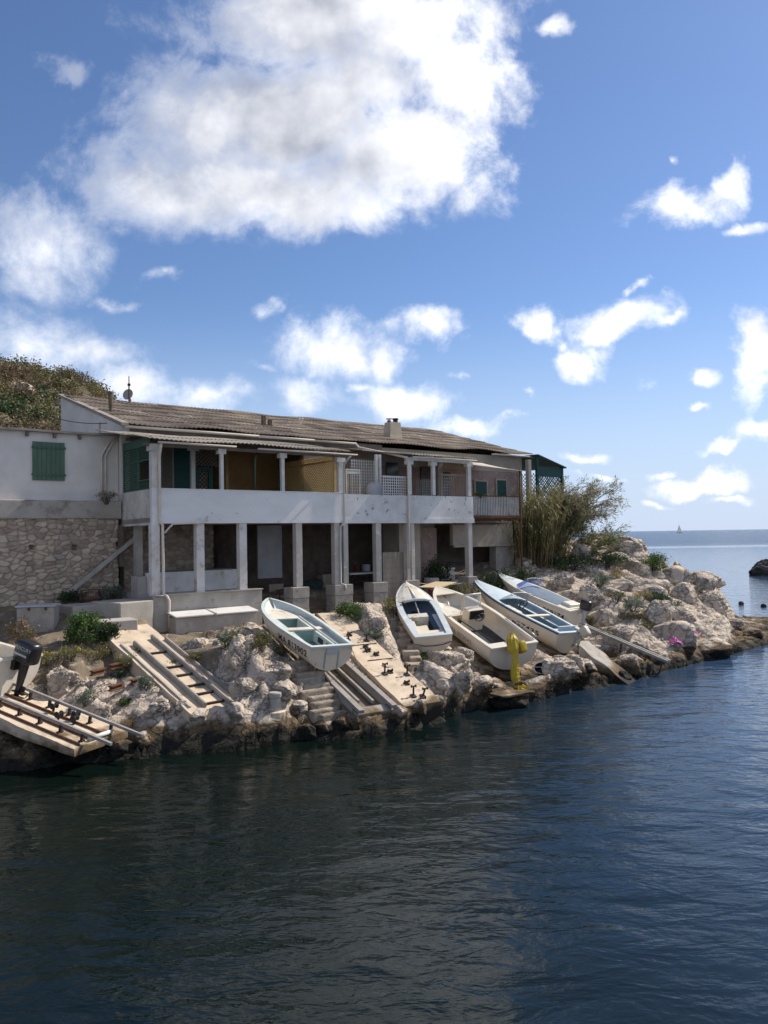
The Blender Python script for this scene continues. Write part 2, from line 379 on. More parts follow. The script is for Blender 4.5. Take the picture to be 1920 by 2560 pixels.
M['hull_cream'] = mat('cream_gelcoat', (.67,.585,.46), (.60,.52,.405), 2, .38, 0, spec=.45, c3=(.46,.38,.27), s3=3, lo3=.60, hi3=.8)
M['hull_white'] = mat('white_gelcoat', (.73,.67,.57), (.67,.605,.505), 2, .35, 0, spec=.5, c3=(.55,.50,.43), s3=3, lo3=.62, hi3=.8)
M['mint'] = mat('mint_paint', (.55,.60,.565), (.46,.51,.485), 2.5, .55, 0, c3=(.61,.60,.55), s3=4, lo3=.58, hi3=.7)
M['mint_dark'] = mat('faded_mint', (.25,.36,.34), (.17,.26,.25), 2.5, .6, 0)
M['cream_in'] = mat('stained_cream', (.66,.62,.54), (.56,.51,.42), 2.0, .6, 0, c3=(.36,.25,.13), s3=2.4, lo3=.57, hi3=.68)
M['blue_in'] = mat('blue_interior', (.14,.20,.28), (.11,.16,.235), 2.0, .6, 0)
M['blue_deck'] = mat('light_blue_deck', (.47,.55,.59), (.40,.48,.53), 2.0, .55, 0, c3=(.60,.63,.62), s3=3, lo3=.58, hi3=.7)
M['pale_blue'] = mat('pale_blue_rim', (.56,.60,.60), (.48,.53,.545), 3, .5, 0, c3=(.65,.66,.62), s3=4, lo3=.55, hi3=.65)
M['navy'] = mat('navy_rub_rail', (.03,.05,.09), (.05,.075,.12), 4, .5, 0)
M['tarp_blue'] = mat('blue_tarp', (.12,.17,.24), (.09,.135,.195), 3, .6, .3, 8)
M['seat_cream'] = mat('cream_seat', (.72,.64,.49), (.66,.58,.43), 3, .6, 0)
M['dark_floor'] = mat('dark_bilge', (.045,.05,.05), (.025,.028,.03), 3, .5, 0)
M['brown_in'] = mat('brown_bilge', (.13,.12,.105), (.08,.072,.065), 3, .7, 0)
M['yellow_tarp'] = mat('yellow_tarpaulin', (.50,.37,.03), (.38,.27,.02), 5, .45, .5, 12, bdist=.03)
M['orange'] = mat('orange_plastic', (.85,.33,.01), (.75,.26,.01), 3, .5, 0)
M['steel'] = mat('steel_tube', (.55,.55,.54), None, rough=.3, metal=.9)
M['rope'] = mat('pale_rope', (.50,.44,.36), (.40,.35,.28), 20, .9, 0)
M['letters'] = mat('black_letters', (.02,.02,.022), None, rough=.6)
M['letters_pale'] = mat('pale_letters', (.30,.30,.31), None, rough=.5)
M['pink_cloth'] = mat('pink_cloth', (.66,.20,.42), (.50,.13,.30), 8, .9, 0)
M['plastic_grey'] = mat('grey_plastic', (.46,.47,.49), (.40,.41,.43), 3, .5, 0)
M['sail'] = leafmat('sailcloth', (.85,.83,.80), (.80,.78,.75), tint=.01, trans=.5)
M['dish'] = mat('grey_dish', (.30,.295,.29), (.25,.245,.24), 4, .6, 0)
M['trunk'] = mat('bark', (.13,.10,.075), (.085,.065,.05), 10, .9, .6, 40, stretch=(1,1,.3))
M['bush'] = leafmat('bright_bush', (.085,.14,.030), (.055,.10,.025))
M['bush_dark'] = leafmat('dark_bush', (.045,.075,.025), (.03,.055,.02))
M['bush_olive'] = leafmat('olive_scrub', (.18,.165,.06), (.12,.11,.05))
M['bush_brown'] = leafmat('dry_scrub', (.22,.155,.085), (.14,.11,.06))
M['bush_grey'] = leafmat('grey_green_herb', (.20,.23,.17), (.13,.16,.11))
M['bush_straw'] = leafmat('straw_herb', (.30,.23,.10), (.20,.165,.075))
M['yellow_flower'] = leafmat('yellow_flowers', (.65,.45,.03), (.50,.36,.03))
M['reed'] = leafmat('reed_leaf', (.22,.21,.085), (.15,.155,.065), trans=.35)
M['reed_stem'] = leafmat('reed_stem', (.40,.28,.14), (.27,.19,.10))
M['tamarisk'] = leafmat('tamarisk_spray', (.23,.25,.10), (.14,.165,.07), trans=.4)
M['tamarisk_pink'] = leafmat('tamarisk_plume', (.42,.31,.25), (.32,.24,.18), trans=.4)
M['agave'] = leafmat('agave', (.16,.20,.16), (.12,.155,.12), trans=.05)
# ------------------------------------------------------------------ sea
def water_mat():
    m = bpy.data.materials.new('sea_water'); m.use_nodes = True
    nt = m.node_tree; b = nt.nodes['Principled BSDF']; L = nt.links
    b.inputs['Roughness'].default_value = 0.02; b.inputs['IOR'].default_value = 1.333
    tc = nt.nodes.new('ShaderNodeTexCoord')
    sep = nt.nodes.new('ShaderNodeSeparateXYZ'); L.new(tc.outputs['Object'], sep.inputs[0])
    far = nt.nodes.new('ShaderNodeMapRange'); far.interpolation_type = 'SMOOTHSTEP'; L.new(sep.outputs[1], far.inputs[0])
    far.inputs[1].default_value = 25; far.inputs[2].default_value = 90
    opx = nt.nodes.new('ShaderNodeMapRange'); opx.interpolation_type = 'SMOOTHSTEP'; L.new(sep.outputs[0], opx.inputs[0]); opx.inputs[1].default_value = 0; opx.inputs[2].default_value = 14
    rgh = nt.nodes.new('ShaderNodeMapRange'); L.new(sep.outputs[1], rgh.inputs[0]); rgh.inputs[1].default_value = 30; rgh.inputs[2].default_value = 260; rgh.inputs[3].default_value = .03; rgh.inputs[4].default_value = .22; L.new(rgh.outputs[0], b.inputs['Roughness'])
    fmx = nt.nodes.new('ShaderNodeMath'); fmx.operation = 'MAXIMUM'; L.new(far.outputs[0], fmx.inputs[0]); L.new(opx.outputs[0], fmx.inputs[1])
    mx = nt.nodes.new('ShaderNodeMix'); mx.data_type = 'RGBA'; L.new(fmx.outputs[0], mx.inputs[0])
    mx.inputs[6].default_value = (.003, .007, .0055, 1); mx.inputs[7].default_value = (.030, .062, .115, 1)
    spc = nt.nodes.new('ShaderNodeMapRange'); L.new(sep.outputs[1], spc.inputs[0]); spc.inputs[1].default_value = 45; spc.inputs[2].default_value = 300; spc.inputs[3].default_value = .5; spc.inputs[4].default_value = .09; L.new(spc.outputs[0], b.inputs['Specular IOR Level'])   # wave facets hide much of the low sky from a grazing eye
    # white water: a current line; sea sparkle painted as pale flecks far out
    mpf = nt.nodes.new('ShaderNodeMapping'); mpf.inputs['Scale'].default_value = (.05, .22, 1); L.new(tc.outputs['Object'], mpf.inputs[0])
    nf = nt.nodes.new('ShaderNodeTexNoise'); nf.inputs['Scale'].default_value = 1; nf.inputs['Detail'].default_value = 7; nf.inputs['Roughness'].default_value = .7; L.new(mpf.outputs[0], nf.inputs['Vector'])
    band = nt.nodes.new('ShaderNodeMath'); band.operation = 'SUBTRACT'; L.new(sep.outputs[1], band.inputs[0]); band.inputs[1].default_value = 222
    bab = nt.nodes.new('ShaderNodeMath'); bab.operation = 'ABSOLUTE'; L.new(band.outputs[0], bab.inputs[0])
    bmr = nt.nodes.new('ShaderNodeMapRange'); L.new(bab.outputs[0], bmr.inputs[0]); bmr.inputs[1].default_value = 4; bmr.inputs[2].default_value = 26; bmr.inputs[3].default_value = .62; bmr.inputs[4].default_value = .05
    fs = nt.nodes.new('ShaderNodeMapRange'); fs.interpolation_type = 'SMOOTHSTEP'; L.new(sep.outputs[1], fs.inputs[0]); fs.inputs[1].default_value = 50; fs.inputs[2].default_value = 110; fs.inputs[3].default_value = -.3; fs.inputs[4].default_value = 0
    sm_ = nt.nodes.new('ShaderNodeMath'); sm_.operation = 'ADD'; L.new(nf.outputs[0], sm_.inputs[0]); L.new(bmr.outputs[0], sm_.inputs[1])
    sm2 = nt.nodes.new('ShaderNodeMath'); sm2.operation = 'ADD'; L.new(sm_.outputs[0], sm2.inputs[0]); L.new(fs.outputs[0], sm2.inputs[1])
    fr_ = nt.nodes.new('ShaderNodeMapRange'); L.new(sm2.outputs[0], fr_.inputs[0]); fr_.inputs[1].default_value = .72; fr_.inputs[2].default_value = 1.25; fr_.inputs[4].default_value = .55
    mxf = nt.nodes.new('ShaderNodeMix'); mxf.data_type = 'RGBA'; L.new(fr_.outputs[0], mxf.inputs[0]); L.new(mx.outputs[2], mxf.inputs[6]); mxf.inputs[7].default_value = (.6, .66, .72, 1)
    mps = nt.nodes.new('ShaderNodeMapping'); mps.inputs['Scale'].default_value = (.55, .16, 1); L.new(tc.outputs['Object'], mps.inputs[0])  # finer pale specks put the glitter of the far sea into its colour
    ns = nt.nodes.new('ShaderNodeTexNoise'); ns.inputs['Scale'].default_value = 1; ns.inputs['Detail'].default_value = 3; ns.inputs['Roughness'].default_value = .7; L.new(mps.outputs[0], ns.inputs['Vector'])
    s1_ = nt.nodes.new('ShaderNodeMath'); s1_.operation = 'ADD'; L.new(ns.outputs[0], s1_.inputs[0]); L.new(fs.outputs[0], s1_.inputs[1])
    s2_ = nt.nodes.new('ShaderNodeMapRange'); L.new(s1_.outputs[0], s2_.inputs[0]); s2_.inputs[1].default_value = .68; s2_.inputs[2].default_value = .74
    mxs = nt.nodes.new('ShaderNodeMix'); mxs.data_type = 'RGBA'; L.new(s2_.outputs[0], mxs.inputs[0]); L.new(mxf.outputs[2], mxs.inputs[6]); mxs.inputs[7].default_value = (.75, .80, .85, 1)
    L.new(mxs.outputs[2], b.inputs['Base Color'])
    # the open side of the cove is rougher than the sheltered corner under the house
    open_ = nt.nodes.new('ShaderNodeMapRange'); open_.interpolation_type = 'SMOOTHSTEP'; L.new(sep.outputs[0], open_.inputs[0])
    open_.inputs[1].default_value = -3; open_.inputs[2].default_value = 9; open_.inputs[3].default_value = .85; open_.inputs[4].default_value = 1.05
    def noise(sc, st, rot, det, ro):
        mp = nt.nodes.new('ShaderNodeMapping'); mp.inputs['Scale'].default_value = (sc*st, sc, sc); mp.inputs['Rotation'].default_value = (0, 0, R(rot))
        L.new(tc.outputs['Object'], mp.inputs[0])
        n = nt.nodes.new('ShaderNodeTexNoise'); n.inputs['Scale'].default_value = 1; n.inputs['Detail'].default_value = det; n.inputs['Roughness'].default_value = ro
        n.inputs['Distortion'].default_value = 0.4
        L.new(mp.outputs[0], n.inputs['Vector']); return n.outputs[0]
    def mul(a, k):
        q = nt.nodes.new('ShaderNodeMath'); q.operation = 'MULTIPLY'; L.new(a, q.inputs[0])
        if isinstance(k, float): q.inputs[1].default_value = k
        else: L.new(k, q.inputs[1])
        return q.outputs[0]
    def add(a, b_):
        q = nt.nodes.new('ShaderNodeMath'); q.operation = 'ADD'; L.new(a, q.inputs[0]); L.new(b_, q.inputs[1]); return q.outputs[0]
    h = add(add(mul(noise(.9, .55, 20, 2, .5), .20), mul(noise(2.6, .5, -12, 3, .55), .10)), mul(noise(8, .6, 35, 4, .6), .020))
    far2 = nt.nodes.new('ShaderNodeMapRange'); L.new(sep.outputs[1], far2.inputs[0])
    far2.inputs[1].default_value = 40; far2.inputs[2].default_value = 300; far2.inputs[3].default_value = 0; far2.inputs[4].default_value = 1.0
    h2 = add(mul(h, open_.outputs[0]), mul(noise(1.1, .45, 15, 4, .65), far2.outputs[0]))
    bp = nt.nodes.new('ShaderNodeBump'); bp.inputs['Strength'].default_value = 1.0; bp.inputs['Distance'].default_value = WAVE
    L.new(h2, bp.inputs['Height']); L.new(bp.outputs[0], b.inputs['Normal'])
    # foam streak of a current line out at sea
    return m
WAVE = 0.36
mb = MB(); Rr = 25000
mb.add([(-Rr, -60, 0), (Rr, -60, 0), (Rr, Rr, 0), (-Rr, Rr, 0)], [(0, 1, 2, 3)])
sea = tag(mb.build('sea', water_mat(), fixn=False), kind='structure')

# ------------------------------------------------------------------ shore terrain: one height sheet through measured ground points
shore_px = [(-420,2050),(-200,1985),(0,1938),(150,1915),(324,1898),(420,1890),(602,1876),(740,1850),(850,1850),(960,1838),(1105,1795),(1200,1770),(1345,1752),(1450,1719),(1558,1704),(1662,1678),(1770,1652),(1882,1622),(1960,1600)]
shore = [Uz(x, y, 0) for x, y in shore_px]
shore += [Vector((19.5, 33.5, 0)), Vector((24, 34.5, 0)), Vector((25.5, 36, 0)), Vector((22, 38.5, 0)), Vector((19.0, 40.5, 0)), Vector((17.2, 41.5, 0)), Vector((17, 44, 0)), Vector((15, 48, 0)), Vector((12, 54, 0)), Vector((8, 62, 0))]
SH = np.array([(p.x, p.y) for p in shore])
ground_px = [  # pixel, level
    (0,1600,2.1),(60,1592,2.1),(290,1590,2.15),(130,1500,2.9),(300,1500,2.9),(200,1650,1.75),(130,1670,1.65),(300,1700,1.2),(190,1790,.85),(330,1740,1.0),(390,1800,.65),(60,1800,.7),
    (440,1592,1.95),(520,1597,1.9),(620,1590,1.95),(1240,1700,.40),(1290,1705,.40),(1190,1700,.7),(1260,1670,.55),(560,1660,1.75),(640,1650,1.85),(690,1600,2.05),(600,1760,.95),(700,1720,1.15),(760,1700,1.15),(680,1800,.55),(780,1790,.45),(860,1800,.45),
    (800,1545,2.2),(860,1560,2.25),(930,1560,2.25),(1000,1550,2.3),(900,1640,1.5),(960,1700,1.0),(1010,1600,1.75),(1090,1640,1.45),(1040,1790,.35),(1120,1740,.6),
    (1180,1660,1.35),(1220,1745,.4),(1290,1730,.45),(1180,1490,2.4),(1100,1520,2.3),(1240,1460,2.6),(1300,1470,2.6),(1340,1640,1.2),(1400,1600,1.4),(1440,1640,1.0),(1500,1690,.35),
    (1330,1440,2.9),(1400,1450,2.8),(1480,1480,2.3),(1420,1400,3.5),(1330,1395,3.6),(1500,1400,3.45),(1520,1350,4.35),(1560,1362,4.05),(1600,1395,3.5),(1660,1412,3.1),(1735,1440,2.6),(1800,1480,1.9),
    (1560,1500,2.05),(1640,1500,1.9),(1720,1530,1.5),(1560,1580,1.15),(1650,1600,.85),(1740,1600,.7),(1790,1540,1.35),(1600,1650,.55),(1690,1640,.45),(1820,1590,.5),(1870,1545,.4),(1915,1550,.35),(1900,1590,.25)]
CP = [Uz(x, y, z) for x, y, z in ground_px]
CP = [(p.x, p.y, p.z) for p in CP]
for t in (-9, -6, -3, 0, 3, 6, 9, 12): CP.append(tuple(F(t, 2.2, 2.75)))
for t in (-9, -5, -1, 3, 7, 11, 15, 19, 23): CP.append(tuple(F(t, 8, 3.4 if t < 20 else 3.4)))
for t in (15, 18, 21, 24): CP.append(tuple(F(t, 3, 3.5 if t < 22 else 3.9)))
for t, w, z in ((-9, 13, 6), (0, 14, 5), (9, 14, 4.5), (18, 14, 4.2), (25, 10, 3.6), (28, 16, 1.5), (24, 19, 2.2), (12, 22, 3)): CP.append(tuple(F(t, w, z)))
for t in (-14, -12): CP.append(tuple(F(t, -2, 2.0)))
for p in shore: CP.append((p.x, p.y, -0.05))
ctr = np.array([4.0, 32.0])
for i, p in enumerate(shore):   # sea bed outside, a low ledge inside
    a = SH[max(i-1, 0)]; b = SH[min(i+1, len(SH)-1)]; tg = (b-a)/np.linalg.norm(b-a); nr = np.array([tg[1], -tg[0]])
    q = SH[i]+nr*2.2; CP.append((q[0], q[1], -1.3))
    if i < 19: q = SH[i]-nr*.8; CP.append((q[0], q[1], .42))
CPA = np.array(CP)
def tps_fit(P, z, lam):
    n = len(P); d = np.hypot(P[:, None, 0]-P[None, :, 0], P[:, None, 1]-P[None, :, 1])
    K = np.where(d > 0, d*d*np.log(d+1e-12), 0)+lam*np.eye(n)
    A = np.zeros((n+3, n+3)); A[:n, :n] = K; A[:n, n] = 1; A[:n, n+1:] = P; A[n, :n] = 1; A[n+1:, :n] = P.T
    return np.linalg.solve(A, np.concatenate([z, np.zeros(3)]))
TW = tps_fit(CPA[:, :2], CPA[:, 2], 1.0)
def base_h(x, y):
    out = np.zeros(x.shape).ravel(); X = x.ravel(); Y = y.ravel()
    for s in range(0, len(X), 20000):
        xs = X[s:s+20000]; ys = Y[s:s+20000]
        d = np.hypot(xs[:, None]-CPA[None, :, 0], ys[:, None]-CPA[None, :, 1])
        K = d*d*np.log(d+1e-12)
        out[s:s+20000] = K @ TW[:-3] + TW[-3] + TW[-2]*xs + TW[-1]*ys
    return out.reshape(x.shape)
def seg_dist(x, y):
    """distance to the waterline, plus on land"""
    best = np.full(x.shape, 1e9); sgn = np.ones(x.shape)
    for i in range(len(SH)-1):
        a = SH[i]; b = SH[i+1]; ab = b-a; t = np.clip(((x-a[0])*ab[0]+(y-a[1])*ab[1])/(ab@ab), 0, 1)
        d = np.hypot(x-a[0]-t*ab[0], y-a[1]-t*ab[1]); c = ab[0]*(y-a[1])-ab[1]*(x-a[0])
        n = d < best; sgn = np.where(n, np.where(c > 0, 1, -1), sgn); best = np.minimum(best, d)
    return best*sgn
CARVE = []    # (x0,y0,z0, x1,y1,z1, halfwidth): keeps the ground below slabs, boats and steps
FLAT = []     # (x,y,r): calm ground, little rock relief
def rocks(x, y):
    def blocks(sc, seed, ang, st, amp, tilt):
        ca, sa = math.cos(ang), math.sin(ang)
        u = (x*ca+y*sa)/sc; v = (-x*sa+y*ca)/(sc*st)
        u = u+fbm(x*1.5/sc, y*1.5/sc, seed+3, 3)*.5; v = v+fbm(x*1.5/sc+9, y*1.5/sc, seed+5, 3)*.5
        d1, d2, idn, dx, dy = worley(u, v, seed)
        tx = hsh((idn*99991).astype(np.int64), (idn*1237).astype(np.int64), seed+1)-.5; ty = hsh((idn*7919).astype(np.int64), (idn*331).astype(np.int64), seed+2)-.5
        crack = sstep(0, .16, d2-d1)
        return amp*((idn-.5)*1.1 + tilt*(tx*dx+ty*dy)*2 - (1-crack)*.40)
    h = blocks(2.1, 11, .5, 1.6, .38, 1.5) + blocks(.95, 23, .9, 1.7, .30, 1.9) + blocks(.42, 37, .3, 1.5, .10, 2.0)
    h += fbm(x*2.2, y*2.2, 5, 5)*.08
    return h
def ground(x, y, carve=True):
    x = np.atleast_1d(np.asarray(x, float)); y = np.atleast_1d(np.asarray(y, float))
    h = base_h(x, y)
    w = -((x-FA.x)*FN.x + (y-FA.y)*FN.y); t = (x-FA.x)*FU.x + (y-FA.y)*FU.y
    calm = sstep(-2.6, -.6, w)*sstep(21, 16.5, t)
    calm = np.maximum(calm, sstep(-3.2, -1.6, w)*sstep(1.2, -1.0, t))
    for fx, fy, fr in FLAT: calm = np.maximum(calm, sstep(fr, fr*.6, np.hypot(x-fx, y-fy)))
    sdist = seg_dist(x, y)
    amp = .72*(1-.88*calm)*np.clip(.45+.55*sstep(.1, 1.5, sdist), 0, 1)
    amp = amp*np.where(t > 15.5, .95, 1.0)
    r = rocks(x, y)
    h = h + r*amp
    az = x/np.maximum(y, 1); h = np.where(h > .15, .15+(h-.15)*(1-.62*sstep(.438, .458, az)), h); amp = amp*(1-.5*sstep(.438, .458, az)); r = r*(1-.5*sstep(.438, .458, az))
    # broken waterline ledge
    h = np.where(sdist > 0, np.maximum(h, .10+.5*r+.25*sstep(.05, .5, sdist)), h)
    h = np.where(sdist < 0, np.minimum(h, -.12+.55*r-.5*sstep(0, 1.3, -sdist)), h)
    # cut level with the bench and the feet of the pedestals
    front = 1.92+np.clip(t-3.5, 0, 12)*.045
    slope = np.where(w > .5, .55*(w-.5), 0)+np.where(w < -1.3, .5*(-1.3-w), 0)
    h = np.where((t > -.3) & (t < 14.2) & (w > -3), np.minimum(h, front+slope+.12*r), h)
    if carve:
        for (x0, y0, z0, x1, y1, z1, hw, sl_) in CARVE:
            ax, ay = x1-x0, y1-y0; L2 = ax*ax+ay*ay
            q = ((x-x0)*ax+(y-y0)*ay)/L2; s = np.clip(q, 0, 1)
            d = np.abs((x-x0)*ay-(y-y0)*ax)/math.sqrt(L2)
            over = np.maximum(np.maximum(q-1, -q)*math.sqrt(L2), 0)
            lim = z0+(z1-z0)*s + sl_*np.maximum(np.hypot(np.maximum(d-hw, 0), over), 0)
            h = np.minimum(h, lim)
    return h
def gz(x, y): return float(ground(x, y)[0])
def tide(m):
    """weed and wet dark band that the sea leaves on everything it reaches"""
    nt = m.node_tree; b = nt.nodes['Principled BSDF']; L = nt.links
    src = b.inputs['Base Color'].links[0].from_socket
    geo = nt.nodes.new('ShaderNodeNewGeometry'); sep = nt.nodes.new('ShaderNodeSeparateXYZ'); L.new(geo.outputs['Position'], sep.inputs[0])
    n = nt.nodes.new('ShaderNodeTexNoise'); n.inputs['Scale'].default_value = 1.9; n.inputs['Detail'].default_value = 7; L.new(geo.outputs['Position'], n.inputs['Vector'])
    ma = nt.nodes.new('ShaderNodeMath'); ma.operation = 'MULTIPLY_ADD'; L.new(n.outputs[0], ma.inputs[0]); ma.inputs[1].default_value = -1.1; L.new(sep.outputs[2], ma.inputs[2])
    r1 = nt.nodes.new('ShaderNodeMapRange'); L.new(ma.outputs[0], r1.inputs[0]); r1.inputs[1].default_value = .10; r1.inputs[2].default_value = -.10
    x1 = nt.nodes.new('ShaderNodeMix'); x1.data_type = 'RGBA'; L.new(r1.outputs[0], x1.inputs[0]); L.new(src, x1.inputs[6]); x1.inputs[7].default_value = (.145,.10,.055,1)
    r2 = nt.nodes.new('ShaderNodeMapRange'); L.new(ma.outputs[0], r2.inputs[0]); r2.inputs[1].default_value = -.17; r2.inputs[2].default_value = -.34
    x2 = nt.nodes.new('ShaderNodeMix'); x2.data_type = 'RGBA'; L.new(r2.outputs[0], x2.inputs[0]); L.new(x1.outputs[2], x2.inputs[6]); x2.inputs[7].default_value = (.02,.018,.013,1)
    L.new(x2.outputs[2], b.inputs['Base Color'])
for k_ in ('concrete_warm', 'concrete_block'): tide(M[k_])
def rock_mat():
    m = mat('limestone', (.62,.52,.42), (.49,.405,.32), 1.3, .92, 1.0, 7, c3=(.28,.24,.205), s3=2.2, lo3=.53, hi3=.66, bdist=.09)
    nt = m.node_tree; b = nt.nodes['Principled BSDF']; L = nt.links; geo = nt.nodes.new('ShaderNodeNewGeometry')
    n2 = nt.nodes.new('ShaderNodeTexVoronoi'); n2.feature = 'DISTANCE_TO_EDGE'; n2.inputs['Scale'].default_value = 1.7
    wn = nt.nodes.new('ShaderNodeTexNoise'); wn.inputs['Scale'].default_value = 3; wn.inputs['Detail'].default_value = 5; L.new(geo.outputs['Position'], wn.inputs['Vector'])
    va = nt.nodes.new('ShaderNodeVectorMath'); va.operation = 'ADD'; L.new(geo.outputs['Position'], va.inputs[0]); L.new(wn.outputs['Color'], va.inputs[1]); L.new(va.outputs[0], n2.inputs['Vector'])
    r3 = nt.nodes.new('ShaderNodeMapRange'); L.new(n2.outputs['Distance'], r3.inputs[0]); r3.inputs[1].default_value = 0; r3.inputs[2].default_value = .06
    # dirt and lichen sit in the joints
    r4 = nt.nodes.new('ShaderNodeMapRange'); L.new(n2.outputs['Distance'], r4.inputs[0]); r4.inputs[1].default_value = .004; r4.inputs[2].default_value = .022
    src = b.inputs['Base Color'].links[0].from_socket; xj = nt.nodes.new('ShaderNodeMix'); xj.data_type = 'RGBA'; jm = nt.nodes.new('ShaderNodeTexNoise'); jm.inputs['Scale'].default_value = 1.3; L.new(geo.outputs['Position'], jm.inputs['Vector']); jr = nt.nodes.new('ShaderNodeMapRange'); L.new(jm.outputs[0], jr.inputs[0]); jr.inputs[1].default_value = .38; jr.inputs[2].default_value = .6; jx = nt.nodes.new('ShaderNodeMath'); jx.operation = 'MAXIMUM'; L.new(r4.outputs[0], jx.inputs[0]); L.new(jr.outputs[0], jx.inputs[1]); L.new(jx.outputs[0], xj.inputs[0]); xj.inputs[6].default_value = (.20,.165,.135,1); L.new(src, xj.inputs[7]); L.new(xj.outputs[2], b.inputs['Base Color'])
    bp = nt.nodes.new('ShaderNodeBump'); bp.inputs['Strength'].default_value = .9; bp.inputs['Distance'].default_value = .09
    L.new(r3.outputs[0], bp.inputs['Height'])
    wv = nt.nodes.new('ShaderNodeTexWave'); wv.bands_direction = 'Z'; wv.inputs['Scale'].default_value = 1.5; wv.inputs['Distortion'].default_value = 7; wv.inputs['Detail'].default_value = 4; wv.inputs['Detail Scale'].default_value = 1.2; L.new(geo.outputs['Position'], wv.inputs['Vector'])
    bw = nt.nodes.new('ShaderNodeBump'); bw.inputs['Strength'].default_value = .55; bw.inputs['Distance'].default_value = .10; L.new(wv.outputs['Fac'], bw.inputs['Height']); L.new(bw.outputs[0], bp.inputs['Normal'])
    old = b.inputs['Normal'].links[0].from_node; L.new(bp.outputs[0], old.inputs['Normal'])
    tide(m); return m
M['rock'] = rock_mat()
M['soil'] = mat('dry_soil', (.21,.165,.115), (.135,.105,.075), 2.5, .95, .6, 14, c3=(.33,.28,.22), s3=4, lo3=.56, hi3=.64, bdist=.05)
M['hill_ground'] = mat('scrub_floor', (.15,.125,.075), (.10,.085,.05), 1.2, .95, .6, 10, c3=(.48,.40,.33), s3=.55, lo3=.60, hi3=.66, bdist=.1)
# ------------------------------------------------------------------ layout of slipways, steps and boats (they press into the ground sheet)
class Frame:
    """a sloping strip: a runs down the slope, b across (to the right seen from the water), c square to it"""
    def __init__(s, top, bot):
        s.o = Vector(top); d = Vector(bot)-Vector(top); s.len = d.length; s.a = d.normalized()
        s.b = Vector((0,0,1)).cross(s.a).normalized(); s.c = s.a.cross(s.b)
    def p(s, a, b, c=0): return s.o + s.a*a + s.b*b + s.c*c
    def carve(s, hw, dz=.14, a0=0, a1=None):
        a1 = s.len if a1 is None else a1
        p = s.p(a0, 0); q = s.p(a1, 0); CARVE.append((p.x, p.y, p.z-dz, q.x, q.y, q.z-dz, hw, 1.6))
b1 = Uz(255, 1848, .50); t1 = U(0, 1744, 17.9); t1 = b1+(t1-b1)*1.9
S1 = Frame(t1, b1); S1.carve(.72)
S2 = Frame(Uz(318, 1574, 2.28), Uz(550, 1776, .74)); S2.carve(.7)
S3 = Frame(Uz(690, 1545, 2.25), Uz(935, 1778, .50)); S3.carve(.75, .16)
S4 = Frame(Uz(822, 1535, 2.30), Uz(1058, 1760, .50)); S4.carve(.62)
S5 = Frame(Uz(1474, 1620, .98), Uz(1596, 1716, -.12)); S5.carve(.5, .12)
class BoatFrame:
    def __init__(s, bow, D1, stern, D2, roll):
        pb = U(*bow, D1); ps = U(*stern, D2); s.L = (pb-ps).length
        x = (pb-ps).normalized(); z = Vector((0,0,1)); z = (z-x*x.dot(z)).normalized(); y = z.cross(x)
        q = Matrix.Rotation(R(roll), 3, x); y = q @ y; z = q @ z
        s.m = Matrix((x, y, z)).transposed(); s.ps = ps; s.pb = pb; s.x, s.y, s.z = x, y, z
BF = {
 'b1': BoatFrame((672,1496), 23.3, (830,1614), 19.8, 2),
 'b2': BoatFrame((1014,1458), 27.4, (1084,1588), 23.7, -3),
 'b3': BoatFrame((1092,1467), 28.6, (1286,1612), 24.2, -3),
 'b4': BoatFrame((1188,1451), 30.2, (1428,1580), 26.6, 3),
 'b5': BoatFrame((1249,1436), 32.2, (1446,1524), 29.4, 0),
 'b0': BoatFrame((-345,1528), 20.0, (30,1644), 18.1, 3),
}
for k, (b, dk) in {'b1': (.7,.66), 'b2': (.45,.60), 'b3': (1.0,.85), 'b4': (1.0,.80), 'b5': (.8,.68), 'b0': (.6,.8)}.items():
    f = BF[k]; p = f.ps-f.x*.9; q = f.pb
    CARVE.append((p.x, p.y, p.z-dk-.16, q.x, q.y, q.z-dk-.05, b, .75))
ST1 = Frame(Uz(745, 1648, 1.60), Uz(838, 1812, .22)); ST1.carve(.5, .18)
ST2 = Frame(Uz(1004, 1550, 1.95), Uz(1050, 1690, .80)); ST2.carve(.3, .18)
for p in (Uz(500,1600,2.0), Uz(130,1580,2.15), Uz(340,1530,2.4)): FLAT.append((p.x, p.y, 1.7))

